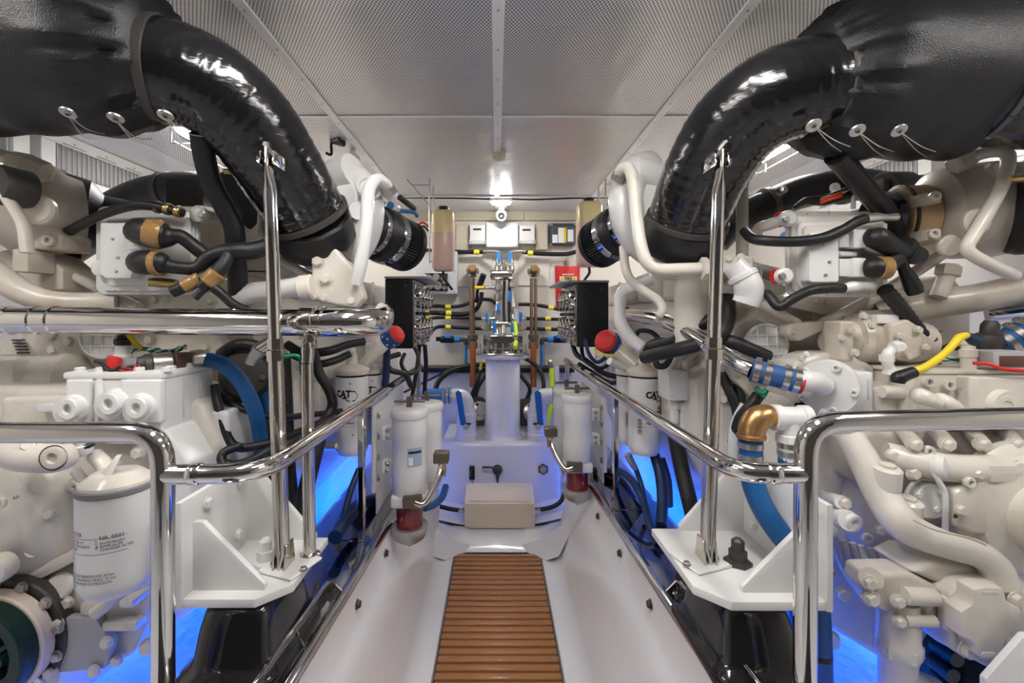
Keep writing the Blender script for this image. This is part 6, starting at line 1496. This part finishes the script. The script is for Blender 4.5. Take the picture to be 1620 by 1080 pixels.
lathe('pipe_nut', [(.041, 0), (.041, .022)], P(1420, 1030, Z+.02), (0, 0, 1), M['paint'], sf, 6)
tube('lower_elbow', px((1420, 1060, Z+.02), (1440, 1080, Z+.02), (1480, 1100, Z+.05), (1500, 1130, Z+.1)), .03, M['gcover'], sf, n=18)
# upper ribbed housing
uh = prism('upper_housing', [(1330, 690), (1390, 682), (1620, 680), (1660, 740), (1650, 830), (1500, 830), (1420, 790), (1350, 760)], 1.06, .08, M['paint'], G2, .015, 3)
for k, x in enumerate((1446, 1498, 1553, 1606)):
    tube('rib_boss', px((x-30, 668, 1.10), (x-8, 692, 1.02), (x, 702, .985)), .016, M['paint'], uh, n=14); bolts(uh, [(x, 703, .985, 9)], M['paint'], (.1, -1, -.1))
tube('front_rail', px((1400, 720, 1.02), (1470, 735, .99), (1540, 742, .98), (1640, 738, .98)), .030, M['paint'], uh, n=20)
plug(uh, P(1467, 713, .985), (0, -1, 0), S(9, .98), M['paint'], .008)
lathe('knob', [(0, .0), (.022, .002), (.026, .012), (.022, .024), (0, .03)], P(1472, 737, .98), (.6, -.8, .1), M['white'], uh, 10)
bolts(uh, [(1443, 748, .985, 9), (1410, 720, 1.0, 9)], M['paint'])
rcv = lathe('round_cover', [(S(29, 1.0), 0), (S(29, 1.0), .012), (S(26, 1.0), .018), (0, .018)], P(1464, 788, 1.0), (0, -1, 0), M['white'], uh, 32)
ring(rcv, 'cover_seal', P(1464, 787, .985), (0, -1, 0), S(30, 1.0), .004, M['paint2'])
for x, y in ((1452, 783), (1486, 778), (1479, 805)): bolts(rcv, [(x, y, .985, 5)], M['white'])
tube('wire_bracket', px((1476, 745, .965), (1486, 762, .96), (1494, 778, .96), (1496, 800, .96), (1495, 840, .97)), .0055, M['white'], uh, n=8)
# big end cover
be = lathe('end_cover', [(S(112, .99), 0), (S(112, .99), .02), (S(104, .99), .03), (S(96, .99), .035), (S(90, .99), .05), (S(60, .99), .055), (S(58, .99), .10), (S(40, .99), .11), (0, .11)], P(1612, 805, 1.0), (-.05, -1, 0), M['paint'], G2, 44)
prism('cover_step', [(1510, 778), (1560, 758), (1620, 770), (1620, 850), (1540, 846), (1512, 832)], .955, .05, M['paint'], be, .010, 3)
boxp('cover_pad', 1567, 736, 1612, 764, .95, .05, M['paint'], be, .006, 2)
plug(be, P(1531, 762, .955), (0, -1, 0), S(8.5, .95), M['paint'], .008); bolts(be, [(1546, 750, .955, 7), (1518, 806, .95, 8), (1526, 812, .948, 5), (1608, 735, .96, 6)], M['paint'])
lathe('breather_hole', [(S(4, .95), 0), (0, .001)], P(1512, 816, .949), (0, -1, 0), M['dgap'], be, 12)
pn = thing('white_panel', 'plain white panel with sloping top edge standing before the oil pump', 'guard', P(1640, 1440, .80))  # plain white panel before the oil pump, purpose unknown
prism('board', [(1560, 1075), (1622, 1005), (1760, 1005), (1760, 1441), (1560, 1441)], .80, .012, M['white'], pn, .003, 2)
box('foot', P(1560, 1441, .80), P(1760, 1425, .80)+V((0, .07, 0)), M['white'], pn, .003)
cp2 = thing('shaft_coupling', 'dark green rubber shaft coupling below the oil pump', 'coupling', P(1545, 1075, 1.0))
lathe('green_drum', [(.04, -.05), (.07, -.05), (.10, -.02), (.105, .0), (.105, .05)], P(1560, 1070, 1.02), (0, 1, 0), M['dgreen'], cp2, 40)
lathe('beige_ring', [(.105, .05), (.112, .052), (.112, .09), (.10, .09)], P(1560, 1070, 1.02), (0, 1, 0), M['fawn'], cp2, 40)
for k in range(12):
    a = 2*math.pi*k/12; p_ = P(1560, 1070, .97)+V((.07*math.cos(a), 0, .07*math.sin(a))); tube('rubber_lug', [p_, p_+V((0, .05, 0))], .016, M['dgreen'], cp2, n=10)
# valve block on this gearbox
vb2 = thing('valve_block', 'cream valve block with upright post and yellow sensor cable', 'valve block', P(1540, 650, 1.02))
Z0 = 1.02
box('block', P(1445, 655, Z0), P(1700, 590, Z0)+V((0, .16, 0)), M['paint'], vb2, .008, 3)
box('block_front', P(1535, 660, Z0-.03), P(1700, 596, Z0-.03)+V((0, .05, 0)), M['paint'], vb2, .006, 3)
box('cover_plate', P(1442, 592, Z0-.003), P(1700, 585, Z0-.003)+V((0, .165, 0)), M['paint'], vb2, .004, 2)
for x, y, r in ((1465, 604, 9), (1497, 609, 9)): plug(vb2, P(x, y, Z0), (-.1, -1, .1), S(r, Z0), M['paint'], .012)
plug(vb2, P(1580, 640, Z0-.03), (-.1, -1, 0), S(17, Z0), M['paint'], .02); lathe('plug_boss', [(.036, 0), (.034, -.02)], P(1582, 641, Z0-.028), (0, 1, 0), M['paint'], vb2, 24)
lathe('post', [(.013, 0), (.014, .004), (.014, .03), (.016, .032), (.016, .048), (.012, .05), (.012, .058), (.0145, .06), (.0145, .074), (.01, .076)], P(1532, 586, Z0+.02), (0, 0, 1), M['paint'], vb2, 16)
for x, y in ((1455, 626), (1488, 634)):
    tube('nozzle', px((x-8, y-2, 1.0), (x, y, .985), (x+16, y+6, .975), (x+30, y+14, .975)), [.012, .018, .015, .011], M['paint'], vb2, n=14)
boxp('brown_block', 1572, 556, 1640, 582, 1.0, .07, M['gcover'], vb2, .004); boxp('brown_window', 1583, 563, 1640, 580, .997, .01, M['brown'], vb2, .002)
tube('deck_plate', px((1395, 620, 1.05), (1440, 622, 1.05)), .014, M['paint'], vb2, n=8)
prism('deck', [(1385, 615), (1440, 605), (1445, 660), (1385, 660)], 1.06, .08, M['paint'], vb2, .006, 2)
sc_ = thing('sensor_cable', 'bright yellow sensor cable with black plugs above the valve block', 'cable', P(1445, 590, .98))
tube('yellow_cable', px((1447, 587, .985), (1465, 580, .985), (1490, 563, .985), (1508, 545, .985), (1518, 534, .99), (1530, 530, .995)), [.0085, .008, .0075, .0075, .0085, .0065], M['yellow'], sc_, n=12)
tube('black_plug', px((1446, 588, .985), (1432, 593, .985), (1422, 598, .985), (1420, 606, .985)), [.012, .013, .015, .012], M['rubber'], sc_, n=12)
tube('black_plug', px((1530, 531, .995), (1540, 537, 1.0), (1546, 540, 1.0)), [.008, .013, .012], M['dblue'], sc_, n=12)
for lab, k0 in (('loose green and red wires beside the upright post', 0),):
    t = thing('loose_wires', lab, 'wires', P(1500, 580, 1.05))
    for k in range(5): tube('wire', [P(1478+i*18, 572-8*abs(math.sin(i*1.3+k*.8))+k, 1.06) for i in range(5)], .003, M['green'] if k % 2 else M['lgrey'], t, n=6)
    tube('wire', px((1540, 574, 1.0), (1565, 576, .99), (1590, 584, .98), (1640, 588, .98)), .004, M['red'], t, n=8)
t = thing('clamped_hose', 'blue hose with steel clamps beside the grey lidded valve', 'hose', P(1600, 530, 1.1))
a_, b_ = P(1585, 545, 1.12), P(1720, 475, 1.06)
tube('hose', [a_, b_], .030, M['blue'], t, n=22)
for k in (.06, .2, .32): clampring(t, a_.lerp(b_, k), b_-a_, .031, M['steel'], .014)
tube('steel_pipe', px((1560, 490, 1.2), (1590, 488, 1.18), (1760, 470, 1.08)), .03, M['chrome'], t, n=20)
lathe('tap_knob', [(.0, .02), (.012, .02), (.018, .01), (.018, -.01), (.026, -.014), (.03, -.03), (.026, -.05)], P(1566, 520, 1.12), (0, -.1, 1), M['iron'], t, 14)
# ------------------------------------------------------------------ loose hoses and cables around the engines
def hz(name, label, pts, r, mat, cat='hose'):
    return tag(tube(name, px(*pts), r, M[mat], None, n=12, res=7), label, cat)
hz('coolant_hose', 'thick black ribbed hose hanging from the lagging beside the control module', [(318, 212, 1.0), (324, 250, 1.03), (335, 290, 1.06), (356, 330, 1.09), (370, 360, 1.11), (373, 400, 1.13), (376, 440, 1.15), (376, 492, 1.2)], .0235, 'hose')
hz('coolant_hose', 'thick black hose slanting from the lagging down to the tan-collared turbo', [(1322, 245, 1.02), (1340, 265, 1.05), (1370, 300, 1.09), (1400, 335, 1.13), (1412, 360, 1.16), (1414, 385, 1.18)], .024, 'hose')
hz('blue_hose', 'bright blue hose curving from the silver solenoid down behind the strut', [(322, 568, 1.13), (350, 575, 1.12), (378, 600, 1.12), (400, 640, 1.14), (412, 690, 1.17), (414, 760, 1.22)], .0185, 'blue')
hz('blue_hose', 'darker blue hose behind the curving one beside the strut', [(362, 555, 1.25), (385, 572, 1.25), (408, 605, 1.25), (424, 650, 1.27), (428, 720, 1.3)], .0195, 'blue')
hz('grey_conduit', 'brown grey conduit behind the two blue hoses', [(345, 540, 1.3), (370, 580, 1.3), (395, 640, 1.3), (405, 720, 1.32)], .016, 'grey')
L = [
 ('black hose drooping beside the white valve block', [(340, 610, 1.14), (345, 640, 1.12), (352, 665, 1.11), (362, 695, 1.11), (380, 708, 1.11), (420, 702, 1.12), (470, 685, 1.2), (520, 662, 1.35)], .011),
 ('black hose coil resting above the bracket beside the valve block', [(380, 705, 1.10), (355, 715, 1.08), (352, 730, 1.07), (375, 735, 1.07), (405, 725, 1.08), (425, 712, 1.1), (470, 695, 1.15), (505, 670, 1.3)], .0105),
 ('black cable looping under the hose coil', [(350, 722, 1.07), (360, 738, 1.06), (395, 736, 1.07), (420, 722, 1.09)], .007),
 ('black cable crossing behind the blue hoses towards the strut', [(340, 620, 1.18), (370, 640, 1.16), (400, 652, 1.16), (440, 660, 1.2), (500, 655, 1.4), (540, 650, 1.5)], .009),
 ('black hose behind the pipe post dropping to the spin-on filters', [(495, 555, 1.35), (505, 590, 1.35), (520, 615, 1.36), (526, 640, 1.38), (515, 662, 1.36), (500, 680, 1.34)], .015),
 ('black hose bundle strand entering above the spin-on filter, upper', [(455, 545, 1.4), (480, 558, 1.38), (520, 555, 1.4), (548, 545, 1.45), (575, 540, 1.5)], .014),
 ('black hose bundle strand entering above the spin-on filter, lower', [(460, 560, 1.4), (500, 575, 1.4), (530, 570, 1.42), (552, 560, 1.46)], .012),
 ('fat black pipe running down behind the strut to the blue bilge', [(448, 560, 1.32), (452, 640, 1.32), (455, 720, 1.32), (462, 800, 1.34)], .02),
 ('black hose slanting down behind the pipe post', [(505, 690, 1.32), (490, 750, 1.28), (478, 800, 1.26), (470, 830, 1.25)], .022),
 ('dark cable hanging behind the starred cap near the gauge panel', [(655, 548, 1.95), (662, 565, 1.9), (660, 585, 1.85), (645, 590, 1.8), (635, 575, 1.8), (640, 560, 1.85)], .008),
 ('thin black cable dropping from the gauge panel to the canister filters', [(672, 545, 2.1), (674, 580, 2.1), (672, 620, 2.1), (678, 650, 2.12)], .010),
 ('second thin black cable dropping beside the first from the gauge panel', [(664, 545, 2.0), (660, 580, 2.0), (655, 610, 2.0), (650, 640, 2.0)], .009),
 ('black hose knot under the gauge panel behind the aisle rail', [(632, 560, 1.8), (612, 568, 1.75), (618, 585, 1.72), (640, 592, 1.75), (650, 610, 1.8)], .011),
]
for lab, pts, r in L: hz('black_hose', lab, pts, r, 'hose')
hz('dark_blue_hose', 'dark blue hose sweeping along the bearer under the spin-on filter', [(620, 790, 1.75), (595, 790, 1.65), (565, 800, 1.5), (545, 825, 1.38), (530, 850, 1.28)], .020, 'dblue')
hz('dark_blue_hose', 'slim dark blue hose slanting beside the square stanchion', [(568, 742, 1.5), (555, 775, 1.45), (545, 810, 1.4), (535, 835, 1.35)], .010, 'dblue')
hz('dark_blue_hose', 'dark blue upright hose behind the spin-on filters', [(612, 545, 1.7), (611, 590, 1.7), (606, 640, 1.7), (601, 690, 1.7)], .014, 'dblue')
hz('dark_blue_hose', 'blue hose curving to the red bowl fuel filter', [(705, 770, 2.2), (700, 785, 2.1), (688, 797, 2.0), (672, 803, 1.9)], .016, 'blue')
hz('green_wire', 'green earth wire looping from the strut to the pipe post', [(446, 566, 1.0), (462, 562, 1.0), (474, 566, 1.0), (477, 590, 1.05), (486, 605, 1.1)], .004, 'green', 'wire')
t = thing('clear_fitting', 'clear and steel hose fitting hanging under the thick polished pipe', 'pipe fitting', P(410, 550, 1.08))
tube('clear_tube', px((430, 540, 1.08), (412, 552, 1.08)), .016, M['steelp'], t, n=16)
tube('hex_fitting', px((412, 552, 1.08), (400, 568, 1.08), (396, 576, 1.08)), [.02, .014, .012], M['alu'], t, n=8)
t = thing('white_junction_block', 'white manifold block with two stub pipes beside the strut and spin-on filter', 'valve block', P(1085, 680, 1.45))
boxp('block', 1058, 586, 1090, 634, 1.42, .10, M['white'], t, .005, 2)
boxp('block_side', 1088, 590, 1106, 634, 1.44, .08, M['white'], t, .005, 2)
bolts(t, [(1064, 590, 1.42, 3), (1076, 592, 1.42, 4), (1064, 626, 1.42, 2.5), (1085, 630, 1.42, 2.5)], M['white'])
for x, y0, y1 in ((1067, 632, 668), (1081, 634, 678)):
    Zs = 1.46
    tube('stub_pipe', px((x, y0, Zs), (x, y1, Zs)), .014, M['white'], t, n=14); lathe('stub_nut', [(.019, -.012), (.019, .012)], P(x, y0+8, Zs), (0, 0, 1), M['white'], t, 6)
for x0, x1 in ((1066, 1072), (1080, 1096)):
    tube('union_pipe', px((x0, 588, 1.46), (x0+3, 572, 1.46), (x1+6, 556, 1.46)), [.018, .016, .015], M['paint'], t, n=12)
t = thing('junction_block', 'white relay box hanging between the strut and the pipe post', 'electrical box', P(470, 640, 1.42))
boxp('case', 452, 588, 478, 635, 1.40, .07, M['white'], t, .006, 2); bolts(t, [(458, 594, 1.40, 2.5), (472, 629, 1.40, 2.5)], M['steel'])
t = thing('filter_bracket', 'white bracket behind the spin-on filters with a brass valve', 'bracket', P(520, 700, 1.6))
boxp('plate', 500, 585, 530, 690, 1.62, .03, M['white'], t, .006); lathe('tap', [(.012, 0), (.016, .005), (.016, .05), (.01, .055)], P(512, 705, 1.5), (1, -.2, .05), M['steel'], t, 12); boxp('yellow_clip', 497, 700, 503, 718, 1.49, .02, M['yellow'], t, .003)
R = [
 ('thick black hose loop beside the strut above the slim polished pipe, outer', [(1150, 470, 1.25), (1152, 500, 1.22), (1140, 528, 1.2), (1112, 542, 1.22), (1075, 552, 1.26), (1040, 560, 1.32), (1020, 565, 1.38)], .020),
 ('thick black hose loop beside the strut above the slim polished pipe, inner', [(1138, 468, 1.28), (1138, 492, 1.26), (1120, 508, 1.26), (1095, 520, 1.28), (1065, 540, 1.32), (1030, 550, 1.38)], .018),
 ('black hose lying behind the strut towards the ribbed cover', [(1120, 540, 1.24), (1155, 540, 1.2), (1185, 552, 1.18), (1215, 565, 1.18)], .018),
 ('second black hose behind the strut towards the ribbed cover', [(1140, 528, 1.24), (1170, 548, 1.2), (1205, 562, 1.18)], .013),
 ('black hose arching over the white spin-on filters', [(1020, 562, 1.5), (1030, 545, 1.48), (1052, 540, 1.45), (1080, 550, 1.4), (1110, 540, 1.35)], .014),
 ('slim black hose arching over the spin-on filter head', [(1005, 538, 1.55), (1010, 524, 1.55), (1028, 524, 1.52), (1042, 535, 1.5)], .008),
 ('black hose dangling in a loop beside the white manifold block', [(1036, 566, 1.45), (1040, 578, 1.44), (1052, 578, 1.43), (1060, 566, 1.42), (1060, 555, 1.42)], .010),
 ('black hose slanting down behind the strut to the bracket', [(1140, 590, 1.3), (1155, 620, 1.28), (1165, 645, 1.27), (1170, 680, 1.26)], .014),
 ('straight black hose beside it behind the strut', [(1160, 580, 1.3), (1170, 620, 1.28), (1175, 650, 1.27)], .011),
 ('fat black hose dropping from the manifold block to the blue bilge', [(1068, 690, 1.48), (1078, 740, 1.45), (1090, 790, 1.4), (1100, 830, 1.38)], .024),
 ('black hose dropping from the green strap above the bronze elbow', [(1200, 625, 1.1), (1185, 645, 1.1), (1170, 665, 1.12), (1160, 700, 1.16)], .014),
 ('black cable tangle strand under the gauge panel beside the fire blanket', [(905, 540, 2.2), (912, 560, 2.1), (930, 572, 2.05), (955, 590, 2.0), (985, 598, 1.95)], .012),
 ('second cable tangle strand under that gauge panel', [(920, 548, 2.1), (925, 570, 2.05), (950, 582, 2.0), (970, 570, 1.95)], .009),
 ('third cable tangle strand under that gauge panel', [(915, 575, 2.15), (940, 590, 2.1), (965, 605, 2.0), (990, 600, 1.95)], .010),
 ('black hose along the bearer behind the unlabelled canister filter', [(940, 745, 1.95), (965, 748, 1.9), (985, 765, 1.8), (1000, 790, 1.7)], .017),
]
for lab, pts, r in R: hz('black_hose', lab, pts, r, 'hose')
hz('grey_conduit', 'pale grey conduit curving behind the bronze elbow', [(1178, 640, 1.14), (1165, 665, 1.14), (1160, 690, 1.14), (1158, 725, 1.15)], .011, 'lgrey')
hz('dark_blue_hose', 'dark blue hose hanging below the spin-on filter to the bearer', [(1035, 718, 1.62), (1044, 750, 1.58), (1048, 790, 1.52), (1046, 830, 1.46)], .018, 'dblue')
hz('dark_blue_hose', 'second dark blue hose hanging beside it below the spin-on filter', [(1046, 725, 1.62), (1056, 760, 1.58), (1058, 800, 1.52)], .014, 'dblue')
hz('dark_blue_hose', 'dark blue hose curving along the bearer from the square stanchion', [(970, 740, 1.7), (995, 755, 1.6), (1015, 785, 1.5), (1028, 830, 1.4), (1040, 860, 1.35)], .012, 'dblue')
hz('dark_blue_hose', 'blue cable sagging under the gauge panel by the starred cap', [(925, 535, 1.95), (932, 560, 1.9), (945, 573, 1.88), (958, 565, 1.86)], .008, 'dblue')
hz('yellow_wire', 'thin yellow wire under the starred cap by the gauge panel', [(940, 552, 1.75), (955, 560, 1.72), (975, 563, 1.7)], .004, 'yellow', 'wire')
hz('green_strap', 'green strap tied on the black hose above the bronze elbow', [(1195, 612, 1.08), (1205, 622, 1.07), (1212, 618, 1.07), (1206, 628, 1.07)], .006, 'green', 'strap')
t = thing('drain_fitting', 'steel hose nozzle below the spin-on filter by the stanchion', 'pipe fitting', P(1000, 745, 1.65))
tube('nozzle', px((993, 718, 1.62), (999, 730, 1.62), (1006, 742, 1.62)), [.014, .012, .010], M['alu'], t, n=12); tube('hose', px((1006, 742, 1.62), (1014, 765, 1.6), (1020, 795, 1.55)), .009, M['dblue'], t, n=10)
t = thing('open_pipe', 'short open steel tube pointing out beside the starred cap', 'pipe', P(985, 580, 1.68))
lathe('tube', [(.010, 0), (.0135, 0), (.0135, .11), (.010, .11), (.010, .02), (0, .02)], P(964, 571, 1.62), (.75, .35, -.35), M['white'], t, 20)
# ceiling oddments beside the turbo
for x, y, Zr in ((405, 52, 1.2), (477, 130, 1.5), (534, 199, 1.85), (576, 257, 2.3)):
    t = thing('ring_hook', {405: 'small dark ring hook on the ceiling batten nearest the lagging', 477: 'second small dark ring hook along the ceiling batten', 534: 'third small dark ring hook, past the cross batten', 576: 'last small dark ring hook, by the turbo'}[x], 'hook', P(x, y, Zr))
    ring(t, 'ring', P(x, y, Zr), (.3, 1, 0), .010, .003, M['iron'], 18, 6)
    tube('hook', [P(x, y, Zr)+V((0, 0, .010)), P(x-2, y-9, Zr), V((P(x-3, 0, Zr).x, Zr, CZ-.012))], .003, M['iron'], t, n=6)
t = thing('wall_lamp', 'small black spotlight on a bracket beside the exhaust elbow', 'lamp', P(527, 240, 1.9))
lathe('head', [(.010, -.03), (.012, -.02), (.028, .012), (.03, .02), (.026, .022), (0, .018)], P(534, 222, 1.9), (.9, -.2, .1), M['rubber'], t, 18)
tube('arm', px((528, 222, 1.9), (524, 228, 1.9), (524, 244, 1.9), (516, 242, 1.9)), .006, M['rubber'], t, n=8)
tube('mast', [P(524, 222, 1.9), V((P(524, 222, 1.9).x, 1.9, CZ-.012))], .006, M['rubber'], t, n=8)
t = thing('white_clip_box', 'small white clip box on the ceiling beside the turbo', 'bracket', P(556, 247, 2.0))
boxp('block', 548, 243, 566, 260, 2.0, .04, M['white'], t, .004); boxp('tab', 553, 236, 560, 246, 2.0, .03, M['white'], t, .003); tube('stem', [P(556, 240, 2.02), V((P(556, 240, 2.02).x, 2.02, CZ-.012))], .008, M['white'], t, n=8)
t = thing('blue_tap', 'white tap with bright blue knob and hose behind the turbo', 'valve', P(622, 335, 1.75))
lathe('body', [(.0, -.03), (.02, -.028), (.026, -.01), (.026, .02), (.018, .03)], P(622, 328, 1.75), (-.1, -1, 0), M['white'], t, 20)
lathe('blue_knob', [(.014, .028), (.014, .036), (.01, .04), (0, .04)], P(622, 328, 1.75), (-.1, -1, 0), M['lblue'], t, 16)
tube('blue_hose', px((630, 333, 1.76), (640, 334, 1.78), (655, 336, 1.8), (660, 342, 1.82)), .008, M['lblue'], t, n=10)
tube('black_handle', px((632, 312, 1.8), (645, 322, 1.85), (655, 330, 1.9)), .012, M['rubber'], t, n=12)
tube('bracket', [P(622, 328, 1.77), P(600, 318, 1.78), P(585, 312, 1.75)], .006, M['steel'], t, n=8)
# cables in the corner behind the yellow jug
for k, (m, lab) in enumerate((('red', 'red cable in the corner behind the yellow jug by the grey cabinet'), ('hose', 'black cable in the corner behind the yellow jug by the grey cabinet'), ('lgrey', 'grey cable in the corner behind the yellow jug by the grey cabinet'))):
    hz('corner_cable', lab, [(640+k*5, 350, 3.0), (655+k*3, 362, 3.1), (668+k*2, 352+k*6, 3.2), (680, 360+k*8, 3.25)], .008, m, 'cable')
hz('corner_cable', 'fat black cable sagging from the corner to the grey cabinet', [(640, 352, 2.9), (655, 372, 3.0), (668, 392, 3.1), (682, 396, 3.15)], .012, 'hose', 'cable')
